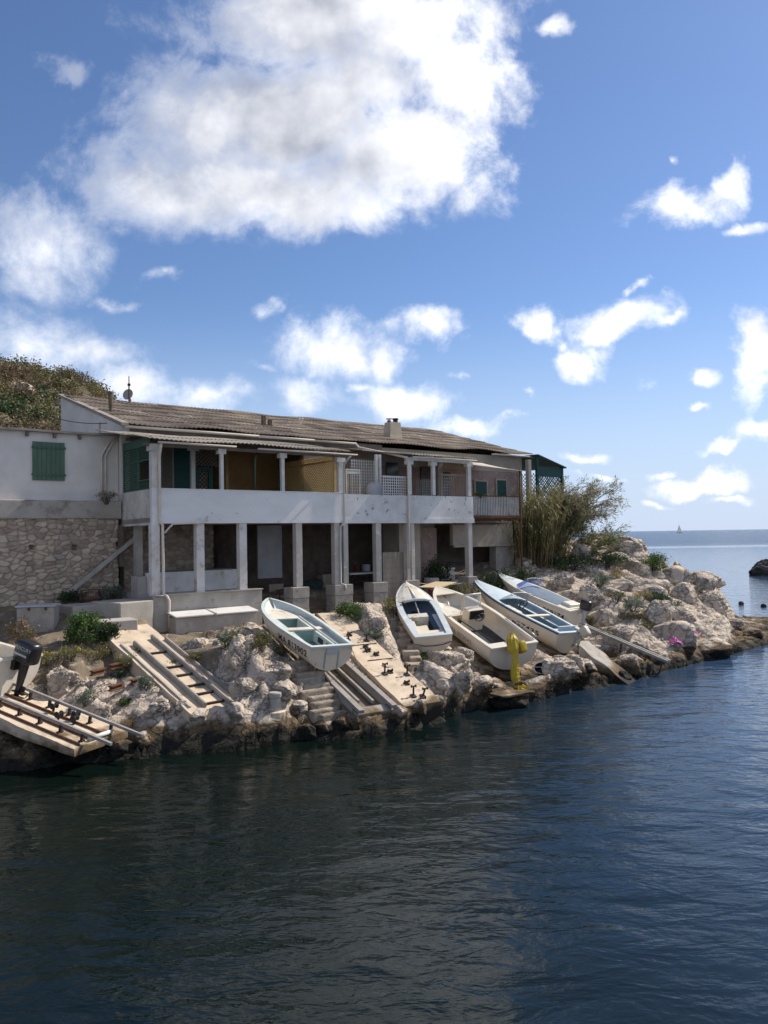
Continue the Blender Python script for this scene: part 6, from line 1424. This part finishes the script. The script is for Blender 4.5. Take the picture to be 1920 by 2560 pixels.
SHR = [
 (213,1612,50,72,'bush','bright green bush left of the head of the ladder like ramp',2600,.075,0),
 (272,1612,28,52,'bush_dark','darker green bush right beside the bright one at the ramp head',1300,.07,0),
 (58,1612,38,66,'bush_brown','dry brown spiky plant in front of the cement box',900,.08,0),
 (118,1668,44,30,'bush_olive','low olive weeds with yellow flowers right of the outboard',1300,.05,14),
 (175,1655,40,34,'bush_olive','olive weeds under the bright green bush',1200,.05,6),
 (365,1728,20,34,'bush_grey','grey green herb beside the side wall of the ladder like ramp',800,.05,0),
 (300,1700,24,26,'bush_grey','grey herb between the rusty girders',700,.05,0),
 (312,1690,28,48,'bush_olive','straggly olive weed with yellow flowers by the girders',900,.05,10),
 (313,1768,17,20,'bush','small bright green tuft on the left rocks',600,.045,0),
 (215,1765,26,30,'bush_grey','grey herb on the craggy boulder',600,.05,0),
 (570,1622,30,44,'bush_grey','grey green herb with yellow flowers in front of the storage bench',1300,.05,10),
 (655,1625,34,36,'bush_olive','olive grass tuft left of the mint green boat',1300,.06,0),
 (700,1640,20,22,'bush_olive','small grass tuft under the mint green boat',600,.05,0),
 (880,1552,42,46,'bush','bright green bush below the double pedestal',2200,.06,0),
 (935,1600,36,26,'bush_grey','grey green cushion plant right of the roller ramp head',1100,.05,0),
 (985,1545,34,44,'bush_olive','olive bush against the pedestal left of the small blue boat',1400,.06,0),
 (915,1642,14,14,'bush_olive','small round weed on the roller ramp',450,.04,0),
 (1046,1655,24,22,'bush','green weed with yellow flowers on the small steps',900,.045,14),
 (1170,1508,40,50,'bush_olive','olive bush between the white fishing boat and the long blue decked boat',1500,.07,0),
 (1120,1500,26,32,'bush','green bush behind the bow of the white fishing boat',900,.06,0),
 (1245,1478,44,54,'bush_dark','dark bush behind the bow of the farthest boat',1600,.075,0),
 (1318,1465,34,40,'bush_dark','dark bush at the foot of the rusty awning post',1300,.07,0),
 (1633,1432,36,46,'bush','dense dome shaped green shrub on the skyline of the headland',3400,.06,0),
 (1495,1468,32,36,'bush_grey','grey green herb above the blocky boulders',1500,.055,0),
 (1582,1530,30,30,'bush_grey','grey green cushion in the middle of the headland slope',1300,.055,0),
 (1640,1510,38,30,'bush_dark','dark cushion shrub above the split boulder',1800,.055,0),
 (1605,1500,26,16,'bush_straw','straw coloured herb with yellow flowers on the headland',900,.05,14),
 (1545,1448,26,26,'bush_straw','straw coloured tuft near the tamarisk foot',900,.055,10),
 (1560,1552,28,16,'bush_olive','low olive mat below the grey cushion',900,.05,0),
 (1655,1478,26,14,'bush_olive','thin green mat on the upper headland',700,.05,0),
 (1700,1475,22,14,'bush_olive','thin green mat near the skyline boulder',600,.05,0),
 (1462,1632,22,22,'bush','green weeds between the motors and the rail',800,.05,0),
 (1520,1590,26,18,'bush_olive','olive mat beside the dark outboard',800,.05,0),
 (1520,1425,50,40,'bush_dark','dark spreading bush right of the tamarisk foot',2200,.07,0),
 (245,1648,40,30,'bush_olive','olive weeds at the foot of the bright green bush',1100,.05,8),
 (150,1702,34,24,'bush_grey','grey herb above the craggy boulder by the outboard',800,.05,0),
 (345,1652,20,26,'bush_olive','olive weed against the upper side of the ladder like ramp',700,.05,6),
 (430,1668,18,16,'bush','small green creeper beside the upper rail of the ladder like ramp',500,.045,0),
 (495,1660,26,18,'bush_olive','olive weeds below the storage bench',700,.05,0),
 (640,1560,24,36,'bush_grey','grey weed beside the right end of the storage bench',700,.05,0),
 (1012,1505,20,30,'bush_olive','olive weed behind the small blue boat',700,.05,0),
 (1300,1520,24,24,'bush','green weed between the two farthest boats',700,.05,0),
 (180,1510,40,34,'bush_dark','dark weeds growing along the foot of the rubble wall',1100,.06,0),
 (275,1500,34,30,'bush_grey','grey weeds beside the rusty winch',900,.06,0),
 (1385,1612,18,16,'bush_olive','small olive tuft under the stern of the long boat',400,.045,0),
 (1730,1508,22,12,'bush_olive','thin olive mat on the tip of the headland',500,.05,0),
 (1420,1430,60,46,'bush_dark','dark bush under the reeds',2600,.08,0),
]
SHR_SPOTS = []
for q_ in SHR:
    p = hit(q_[0], q_[1]-3); SHR_SPOTS.append((p.x, p.y, q_[2]*p.y/1920*.8, 0))
outcrops()
for i, (px, py, hw, hp, mk, lab, n, leaf, fl_) in enumerate(SHR):
    p = hit(px, py-3); k = p.y/1920
    shrub(p, hw*k, hp*k, M[mk], lab, 300+i, n=n, leaf=leaf, asp=.35 if mk in ('bush_olive', 'bush_straw', 'bush_brown') else .55, clumps=12+n//160, flowers=fl_)
for i, (px, py, hw, hp) in enumerate(((1560,1468,24,16),(1600,1548,22,16),(1684,1522,24,16),(1622,1578,20,14),(1505,1548,24,18),(1540,1505,26,20),(1752,1492,18,12),(1470,1565,18,16),(1450,1600,18,18),(1660,1590,18,12),(1580,1480,20,14))):
    p = hit(px, py-2)+UZ*.05; k = p.y/1920
    shrub(p, hw*k, hp*k, M['bush_olive' if i % 2 else 'bush_grey'], 'small scrub cushion in a crack of the headland rocks', 1200+i, n=650, leaf=.05, clumps=10, group='scrub cushions on the headland')
p = F(T(268, 2.55), 2.58, 6.07); shrub(p, .42, .32, M['bush_brown'], 'dry brown tuft growing on the cement ledge below the pipes', 777, n=500, leaf=.07, asp=.2)
p = F(T(1205, .15), .22, 6.36); shrub(p, .32, .14, M['bush'], 'yellow green pot plant trailing over the iron balcony rail', 778, n=400, leaf=.05)

# ------------------------------------------------------------------ scrub on the hillside: one mass, with the bushes and the agave that stand out as things
def hill_scrub():
    rs = np.random.RandomState(5); VV, FF, TT = [], [], []; off = 0
    groups = {'bush_olive': [], 'bush_brown': [], 'bush_dark': []}
    pts = []
    while len(pts) < 1150:
        x = rs.uniform(-36, -3); y = rs.uniform(26, 58); w = -((x-FA.x)*FN.x+(y-FA.y)*FN.y); t = (x-FA.x)*FU.x+(y-FA.y)*FU.y
        if w < 7 or (t > -.5 and w < 11.5): continue
        if vnoise(np.array([x*.22]), np.array([y*.22]), 3)[0] < .16: continue
        pts.append((x, y))
    pts = np.array(pts); z = hill_h(pts[:, 0], pts[:, 1])
    keys = list(groups)
    for (x, y), zz in zip(pts, z):
        v = vnoise(np.array([x*.35]), np.array([y*.35]), 9)[0]; kk = keys[0] if v < .48 else keys[1] if v < .74 else keys[2]
        groups[kk].append((x, y, zz))
    for kk, L_ in groups.items():
        V_, F_, T_ = [], [], []; off = 0
        for (x, y, zz) in L_:
            r = rs.uniform(.45, 1.0); nc = 7; a = rs.rand(nc)*6.28; q = np.sqrt(rs.rand(nc))
            C = np.stack([x+np.cos(a)*q*r, y+np.sin(a)*q*r, zz+rs.rand(nc)*r*.9], 1)
            V, Fq, tn = leaf_cloud(rs, 230, .16, .5, C, np.full((nc, 3), r*.24)); V_.append(V); F_.append(Fq+off); T_.append(np.clip(tn*.6+rs.rand()*.4, 0, 1)); off += len(V)
        o = fast_mesh('hill_scrub', np.concatenate(V_), np.concatenate(F_), M[kk], tint=np.concatenate(T_)); o['kind'] = 'stuff'
hill_scrub()
def hill_hit(px, D): p = U(px, 1000, D); return Vector((p.x, p.y, float(hill_h(p.x, p.y)[0])))
for i, (px, D, r, h_, mk, lab) in enumerate([(185,44,1.1,1.0,'bush_dark','dark rounded bush on the hill skyline above the gable'), (50,45,.7,.5,'bush_dark','small dark bush on the hill skyline at the far left'), (238,44,1.2,1.1,'bush_olive','olive bush on the hill just left of the grey dish'), (290,44.5,1.2,.9,'bush_dark','dark bush on the hill right behind the grey dish'), (140,33,1.3,1.1,'bush_straw','straw coloured bush behind the annex beside the gable'), (60,31.5,1.4,.9,'bush_straw','straw coloured bush behind the annex at the left')]):
    shrub(hill_hit(px, D)-UZ*.1, r, h_, M[mk], lab, 900+i, n=2200, leaf=.11, clumps=22)
for i, (px, D, rx, rz) in enumerate([(215, 44.5, 1.0, .5), (150, 46, .9, .5), (60, 46.5, .8, .4)]):
    boulder(hill_hit(px, D)+UZ*.2, (rx, rx*.8, rz), M['rock'], ('pale rock on the hill skyline between the dark and the olive bush', 'pale rock on the hill skyline left of the dark rounded bush', 'pale rock at the top of the hill at the far left')[i], 950+i, sub=3)
ag = thing('agave', hill_hit(138, 35)+UZ*.2, 'grey green agave with stiff leaves on the hill beside the gable', 'plant'); rs = np.random.RandomState(2); mb = MB()
for k in range(26):
    a = rs.rand()*6.28; e = rs.uniform(.35, 1.3); L_ = rs.uniform(.8, 1.25); d = Vector((math.cos(a)*math.cos(e), math.sin(a)*math.cos(e), math.sin(e))); s_ = d.cross(UZ).normalized(); u = s_.cross(d)
    mb.add([s_*-.06, s_*.06, d*L_*.5+s_*.075, d*L_-u*.05, d*L_*.5-s_*.075, d*L_*.5-u*.03], [(0, 1, 2, 5), (0, 5, 4), (5, 2, 3), (5, 3, 4)], tint=rs.rand())
mb.build('leaf_rosette', M['agave'], ag, local=True)

# ------------------------------------------------------------------ giant reeds beside the house
def reeds():
    rs = np.random.RandomState(11); base = hit(1345, 1406); root = thing('giant_reeds', base, 'tall clump of giant reeds with brown canes against the house end', 'reeds')
    SV, SF, ST, LV, LF, LT = [], [], [], [], [], []; so = lo = 0
    for i in range(640):
        bx_, by_ = rs.randn()*.62, rs.randn()*.7; b = np.array([bx_, by_, float(ground(base.x+bx_, base.y+by_)[0])-base.z-.1])
        hgt = rs.uniform(1.6, 4.0)*(1-.12*abs(bx_)); lean = np.array([.14+bx_*.22+rs.randn()*.13, by_*.15+rs.randn()*.10, 0]); ns = 6
        pts = [b+np.array([0, 0, hgt*s])+lean*hgt*(.25*s+.55*s*s) - np.array([0, 0, .10*hgt*s**3*abs(lean[0])]) for s in np.linspace(0, 1, ns)]
        r = rs.uniform(.008, .014); tn = rs.rand()
        for j, q in enumerate(pts):
            for a in (0, 2.09, 4.19): SV.append(q+np.array([math.cos(a), math.sin(a), 0])*r*(1-.7*j/ns))
        for j in range(ns-1):
            for a in range(3): SF.append((so+j*3+a, so+j*3+(a+1) % 3, so+(j+1)*3+(a+1) % 3, so+(j+1)*3+a)); ST.append(tn)
        so += ns*3
        for _ in range(rs.randint(7, 15)):
            s = rs.uniform(.38, 1.0); j = min(int(s*(ns-1)), ns-2); f = s*(ns-1)-j; q = pts[j]*(1-f)+pts[j+1]*f
            a = rs.rand()*6.28; L_ = rs.uniform(.28, .6); d = np.array([math.cos(a)*.7+lean[0]*.5, math.sin(a)*.7, .75]); d /= np.linalg.norm(d); sd_ = np.cross(d, [0, 0, 1]); sd_ /= np.linalg.norm(sd_); w_ = rs.uniform(.012, .022)
            m1 = q+d*L_*.5; m2 = q+d*L_*.95-np.array([0, 0, .35*L_*rs.rand()])
            for vv in (q-sd_*w_*.6, q+sd_*w_*.6, m1+sd_*w_, m1-sd_*w_): LV.append(vv)
            LF.append((lo, lo+1, lo+2, lo+3)); 
            for vv in (m1-sd_*w_, m1+sd_*w_, m2+sd_*.002, m2-sd_*.002): LV.append(vv)
            LF.append((lo+4, lo+5, lo+6, lo+7)); t_ = rs.rand(); LT += [t_, t_]; lo += 8
    fast_mesh('stem', np.array(SV), np.array(SF), M['reed_stem'], root, tint=np.array(ST), local=True)
    fast_mesh('foliage', np.array(LV), np.array(LF), M['reed'], root, tint=np.array(LT), local=True)
reeds()
# ------------------------------------------------------------------ tamarisk leaning seaward
def tamarisk():
    rs = np.random.RandomState(21); base = hit(1380, 1402); root = thing('tamarisk_tree', base, 'wind swept feathery tamarisk leaning towards the sea behind the reeds', 'tree')
    tw = MB(); C, D_ = [], []
    def branch(p, d, L_, r, lv):
        n = 5; pts = [p]; dd = Vector(d)
        for i in range(n):
            dd = (dd+Vector((rs.randn()*.12+.05, rs.randn()*.12, rs.randn()*.10+(.03 if lv < 2 else -.05)))).normalized(); pts.append(pts[-1]+dd*L_/n)
        tw.tube(pts, [r*(1-.75*i/n) for i in range(n+1)], 5 if lv else 7)
        if lv == 3:
            for q in pts[1:]: C.append(tuple(q)); D_.append(tuple(dd))
            return
        k = (5, 5, 5)[lv]
        for i in range(k):
            q = pts[2+(i % 4)]; a = rs.rand()*6.28; sp = .75 if lv == 0 else .8
            nd = (dd+Vector((math.cos(a)*sp+.12, math.sin(a)*sp, rs.uniform(-.25, .55)))).normalized(); branch(q, nd, L_*rs.uniform(.45, .75), r*.5, lv+1)
    for d, L_, r in (((.25, 0, 1), 2.9, .09), ((.6, -.1, .75), 2.7, .08), ((.05, .2, 1), 2.8, .08), ((.5, .3, .9), 2.7, .07), ((.85, -.2, .3), 2.0, .06)):
        branch(Vector((rs.randn()*.2, rs.randn()*.2, -.15)), d, L_*.86, r*.8, 0)
    tw.build('trunk', M['trunk'], root, local=True)
    C = np.array(C); D_ = np.array(D_)
    def spray(n, m, name, leaf, hi):
        k = rs.randint(0, len(C), n); P = C[k]+rs.randn(n, 3)*.07; a = D_[k]+rs.randn(n, 3)*.5; a[:, 2] += .2; a /= np.linalg.norm(a, axis=1)[:, None]
        b = np.cross(a, rs.randn(n, 3)); b /= np.linalg.norm(b, axis=1)[:, None]; s = leaf*(.5+rs.rand(n))[:, None]
        V = np.stack([P, P+a*s*.5+b*s*.085, P+a*s, P+a*s*.5-b*s*.085], 1).reshape(-1, 3); ct = rs.rand(len(C))
        if hi is not None:
            keep = P[:, 2] > np.percentile(P[:, 2], hi); keep |= rs.rand(n) < .15; V = V.reshape(-1, 4, 3)[keep].reshape(-1, 3); k = k[keep]
        fast_mesh(name, V, np.arange(len(V)).reshape(-1, 4), m, root, tint=np.clip(ct[k]*.7+rs.rand(len(k))*.3, 0, 1), local=True)
    spray(9500, M['tamarisk'], 'crown', .17, None); spray(12000, M['tamarisk_pink'], 'flower_plume', .14, 40)
tamarisk()

# ------------------------------------------------------------------ small things on the shore
def folds(pts, rad, seed, n=20, flat=.6):
    P = []; pts = [Vector(p) for p in pts]
    for i, (p, r) in enumerate(zip(pts, rad)):
        d = (pts[min(i+1, len(pts)-1)]-pts[max(i-1, 0)]).normalized(); s_ = Vector((1, 0, 0)); s_ = (s_-d*s_.dot(d)).normalized(); b = d.cross(s_)
        P.append([p+(s_*math.cos(2*math.pi*k/n)+b*math.sin(2*math.pi*k/n)*flat)*r*(1+.22*math.sin(k*3.1+seed)+.16*mnoise.noise(Vector((k*.9, i*.5, seed)))) for k in range(n)]+[None])
        P[-1][-1] = P[-1][0]
    return P
def smooth_path(pts, rad, k=5):
    P, Rr_ = [], []
    for i in range(len(pts)-1):
        for j in range(k): s = j/k; P.append(Vector(pts[i]).lerp(Vector(pts[i+1]), s)); Rr_.append(rad[i]+(rad[i+1]-rad[i])*(s*s*(3-2*s)))
    return P+[Vector(pts[-1])], Rr_+[rad[-1]]
tp_ = [(1281,1583,24.0),(1281,1600,23.9),(1284,1622,23.8),(1290,1640,23.7),(1288,1668,23.6),(1288,1690,23.5),(1292,1708,23.4),(1300,1722,23.2),(1303,1734,23.0)]
pp, rr_ = smooth_path([U(*q) for q in tp_], [.07, .17, .18, .08, .12, .13, .11, .11, .05])
mb = MB(); mb.grid(folds(pp, rr_, 3)); o = mb.build('tarpaulin', M['yellow_tarp'], smooth=False); tag(o, 'yellow tarpaulin hanging from the stern of the white fishing boat down to the rocks', 'tarpaulin')
q = hit(1302, 1735); mb = MB(); pp, rr_ = smooth_path([q+Vector((-.18, .1, .05)), q+Vector((-.02, 0, .14)), q+Vector((.14, -.05, .10)), q+Vector((.22, -.05, .03))], [.06, .15, .12, .03]); mb.grid(folds(pp, rr_, 8)); tag(mb.build('tarpaulin', M['yellow_tarp']), 'crumpled heap of yellow tarpaulin on the ledge at the waterline', 'tarpaulin')
q = U(1353, 1672, 23.8); mb = MB(); nn = Vector((-.2, -.62, .75)).normalized(); rt = nn.to_track_quat('Z', 'Y').to_matrix()
mb.lathe(q-nn*.14, [(.15, -.02), (.21, .16), (.225, .165), (.225, .185), (.205, .18), (.14, 0), (.02, 0)], 22, rt); bk = mb.build('basket', M['black_rubber']); tag(bk, 'round black basket with pale rim right of the orange motor foot', 'basket')
mb = MB(); mb.tube([q+nn*.045+rt @ Vector((math.cos(a)*.22, math.sin(a)*.22, 0)) for a in [k*math.pi/12 for k in range(25)]], .013, 6, cap=False); mb.tube([q+nn*.045+rt @ Vector((-.22, .02, 0)), q+nn*.08, q+nn*.045+rt @ Vector((.22, -.02, 0))], .011, 6); mb.build('rim', M['pipe_grey'], bk)
for i, (px, py, lab) in enumerate(((1690,1618,'larger bright pink towel on the rocks near the spit'), (1738,1596,'smaller pink towel right of the larger one'))):
    q = hit(px, py)+UZ*.08; rs = np.random.RandomState(i); mb = MB(); s_ = .22-.05*i
    mb.grid([[q+Vector(((u-.5)*s_*2, (v-.5)*s_*1.2, .24*(1-i*.2)*(1-abs(u-.45)*1.5)*(.5+v*.8)+.10*mnoise.noise(Vector((u*5, v*5, i*7))))) for u in np.linspace(0, 1, 9)] for v in np.linspace(0, 1, 7)])
    o = mb.build('towel', M['pink_cloth']); o.modifiers.new('thickness', 'SOLIDIFY').thickness = .015; tag(o, lab, 'towel')
lg = thing('cement_ledge', Uz(1290, 1750, .2), 'thin cement ledge at the waterline under the yellow tarpaulin', 'ledge')
a, b = Uz(1252, 1744, .36), Uz(1335, 1730, .36); mb = MB(); u = (b-a).normalized(); n_ = Vector((u.y, -u.x, 0)); mb.hexa(lbox(Vector((a.x, a.y, 0)), (0, (b-a).length), (-.5, .05), .07, .33, u, n_)); mb.build('slab', M['concrete_warm'], lg, bevel=.02)
boulder(Vector(((a.x+b.x)/2, (a.y+b.y)/2, -.05))-n_*.5, (.95, .6, .42), M['rock'], 'dark rock footing carrying the thin cement ledge', 881, sub=4)
# plywood on two little piers by the fishing boat's bow
q = U(1094, 1462, 29.6); pw = thing('plywood_sheet', Vector((q.x, q.y, gz(q.x, q.y))), 'pale plywood sheet on small stone piers behind the fishing boat bow', 'board')
mb = MB(); mb.box(q, (.95, 1.3, .03), Matrix.Rotation(R(-35), 3, 'Z') @ Matrix.Rotation(R(6), 3, 'X')); mb.build('sheet', mat('plywood', (.55,.44,.28), (.47,.37,.23), 3, .8, 0, stretch=(.3, 3, 1)), pw)
for s in (-.32, .30): c = q+Vector((s, -.05, 0)); h_ = c.z-gz(c.x, c.y); mb = MB(); mb.box((c.x, c.y, c.z-.03-h_/2-.1), (.2, .3, h_+.16)); mb.build('pier', M['concrete_block'], pw, bevel=.02)
c = U(1083, 1486, 29.0); mb = MB(); mb.box(c, (.34, .3, .42), Matrix.Rotation(R(20), 3, 'Z')); o = mb.build('petrol_can', mat('dark_red_can', (.13, .03, .025), None, rough=.5), bevel=.03); tag(o, 'dark red can under the plywood sheet', 'can')
# mooring lines
b1m = BF['b1']; L1 = Matrix.Translation(b1m.ps-b1m.z*.72) @ b1m.m.to_4x4()
cable([U(735, 1580, 20.9), hit(718, 1664)], .013, 'rope', 'mooring_rope', 'pale rope from the middle of the mint green boat down to the steps', 'rope', .03)
cable([U(790, 1658, 19.6), hit(780, 1708)], .013, 'rope', 'mooring_rope', 'pale rope from the near stern corner of the mint green boat', 'rope', .02)
cable([U(876, 1612, 19.9), hit(900, 1668)], .011, 'rope', 'mooring_rope', 'pale rope from the far stern corner of the mint green boat to the roller ramp', 'rope', .04)
cable([U(637, 1508, 23.9), U(678, 1494, 23.2)], .012, 'rope', 'mooring_rope', 'upper rope from the bench corner to the mint green bow', 'rope', .03)
cable([F(T(1040, .0), -.0, 2.95), F(T(1172, .0), -.0, 2.85)], .016, 'rope', 'mooring_rope', 'slack line slung between the two farthest pedestals', 'rope', .12)
cable([U(1290, 1478, 29.9), U(1296, 1500, 29.0), U(1262, 1527, 28.6)], .01, 'black', 'lashing', 'dark lashing round the middle of the long blue decked boat', 'rope', 0)
# things kept in the colonnade
tb_ = thing('trestle_table', F(T(905, 1.6), 1.6, 2.6), 'white trestle table in the dark colonnade between the middle columns', 'table')
t0_ = T(905, 1.6); mb = MB(); mb.fbox(t0_-.75, t0_+.65, 1.3, 1.95, 3.30, 3.35); mb.build('tabletop', M['white_wood'], tb_)
for s in (-.55, .45): mb = MB(); mb.bar(F(t0_+s-.15, 1.6, 2.4), F(t0_+s+.1, 1.6, 3.3), .06, .05); mb.bar(F(t0_+s+.2, 1.6, 2.4), F(t0_+s-.1, 1.6, 3.3), .06, .05); mb.build('trestle', M['rust_dark'], tb_)
def chair(px, w, z, rz, lab, m):
    q = F(T(px, w), w, z); r_ = thing('garden_chair', q, lab, 'chair', 'chairs stored in the colonnade'); r_.rotation_euler = (0, 0, rz)
    bx_local(r_, 'seat', m, (0, 0, .42), (.46, .44, .04)); mb = MB()
    for k in range(5): mb.box((-.18+.09*k, .22, .68), (.035, .03, .45))
    mb.box((0, .22, .90), (.46, .035, .07)); mb.build('backrest', M[m], r_, local=True)
    for x in (-.2, .2):
        for y in (-.19, .2): bx_local(r_, 'leg', m, (x, y, .205), (.04, .04, .41), .004)
chair(1140, .9, 2.45, .9, 'white garden chair in the shade behind the farthest column', 'white_wood'); chair(1112, 1.1, 2.5, .2, 'white garden chair left of the other one, by the dark hanging plant', 'white_wood')
p = F(T(1095, 1.2), 1.2, 2.45); shrub(p, .75, 1.45, M['bush_dark'], 'dark leafy plant in the shade of the last bay of the colonnade', 779, n=2200, leaf=.09)
gr = thing('storage_drum', F(T(1058, .8), .8, 2.4), 'pale cement drum in the shade beside the dark plant', 'drum'); mb = MB(); mb.lathe(F(T(1078, .7), .7, 2.4), [(.3, 0), (.32, .3), (.3, .62), (.27, .64)], 18); mb.build('body', M['concrete'], gr)
def crate(px, w, z, sx, sz, lab, m):
    t_ = T(px, w); r_ = thing('wooden_crate', F(t_, w, z), lab, 'crate', 'crates kept in the colonnade')
    for k in range(4):
        mb = MB(); mb.fbox(t_-sx/2, t_+sx/2, w-.01, w+.012, z+sz*k/4+.008, z+sz*(k+1)/4-.008); mb.build('board', M[m], r_)
    mb = MB(); mb.fbox(t_-sx/2+.02, t_+sx/2-.02, w+.014, w+.4, z, z+sz-.05); mb.build('body', M[m], r_)
crate(690, 2.4, 2.6, .6, .45, 'weathered crate behind the third white column', 'grey_wood'); crate(825, 2.6, 2.7, .7, .6, 'larger weathered crate left of the double column', 'grey_wood'); crate(985, 1.6, 2.5, .5, .4, 'small dark crate behind the plank wall', 'rust_dark')
t_ = T(785, 2.6); nb = thing('fishing_net', F(t_, 2.6, 2.6), 'heap of dark teal fishing net in the shade of the colonnade', 'net'); boulder(F(t_, 2.6, 2.85), (.55, .45, .4), mat('teal_net', (.05,.09,.085), (.025,.045,.045), 22, .95, .8, 40), None, 31, name='pile', sub=4).parent = nb
nb.children[0].location = (0, 0, .25)
del nb.children[0]['category']
for px_, w_, r_ in ((915, 2.2, .16), (893, 2.5, .13)):
    q = F(T(px_, w_), w_, 3.36); mb = MB(); mb.lathe(q, [(r_*.8, 0), (r_, .02), (r_*1.05, .25), (r_, .27)], 14); tag(mb.build('bucket', M['plastic_grey' if r_ > .14 else 'rust']), 'grey bucket on the white trestle table' if r_ > .14 else 'rusty bucket beside the grey one on the trestle table', 'bucket')
rt_ = thing('rusty_trestle', hit(712, 1520), 'small rusty iron trestle with two flat bars by the roller ramp head', 'trestle'); q = hit(712, 1520)
for k in (0, .12): mb = MB(); mb.bar(q+Vector((-.3, .1*k, .50+k)), q+Vector((.3, .15, .56+k)), .05, .05); mb.build('bar', M['rust_dark'], rt_)
for k in (-.2, .2): mb = MB(); mb.bar(q+Vector((k, 0, -.1)), q+Vector((k*.9, .1, .64)), .045, .045); mb.build('leg', M['rust'], rt_)
tt = F(T(940, .8), .8, ZF); ct = thing('covered_grill', tt, 'grey hooded barbecue on the terrace behind the parapet', 'barbecue')
mb = MB(); sup(mb, (0, 0, 1.05), (.36, .30, .36), .8, .8); mb.build('hood', M['plastic_grey'], ct, local=True, smooth=True)
for x in (-.22, .22):
    for y in (-.18, .18): bx_local(ct, 'leg', 'rust_dark', (x, y, .42), (.04, .04, .84), 0)
# ------------------------------------------------------------------ out at sea
sb_p = U(1699, 1330, 1500.0); sb_p.z = 0; sb_ = thing('sailboat', sb_p, 'tiny white sailing boat far out on the horizon', 'sailboat')
mb = MB(); mb.grid([[Vector((x, y*(1-abs(x/6)**2.2), z)) for y, z in ((-1.6, 1.3), (-1.2, .1), (0, -.4), (1.2, .1), (1.6, 1.3))] for x in np.linspace(-6, 6, 13)]); mb.build('hull', M['hull_white'], sb_, local=True)
mb = MB(); mb.tube([(-1, 0, .5), (-1, 0, 17.3)], .12, 6); mb.build('mast', M['steel'], sb_, local=True)
mb = MB(); mb.prism([(-.9, 0, 2.2), (4.6, 0, 2.0), (-.9, 0, 17.0)], (0, .05, 0)); mb.build('mainsail', M['sail'], sb_, local=True)
mb = MB(); mb.prism([(-1.2, 0, 1.6), (-5.2, 0, 1.5), (-1.2, 0, 14.5)], (0, .05, 0)); mb.build('jib', M['sail'], sb_, local=True)
for i, (px, py, lab) in enumerate(((1853, 1511, 'brown mooring buoy floating off the headland'), (1909, 1517, 'black mooring buoy floating nearest the right edge'))):
    q = Uz(px, py, 0); mb = MB(); sup(mb, q+UZ*.06, (.17, .17, .15), 1, 1); b_ = tag(mb.build('mooring_buoy', M['rust' if i == 0 else 'black_rubber'], smooth=True), lab, 'buoy', 'mooring buoys')
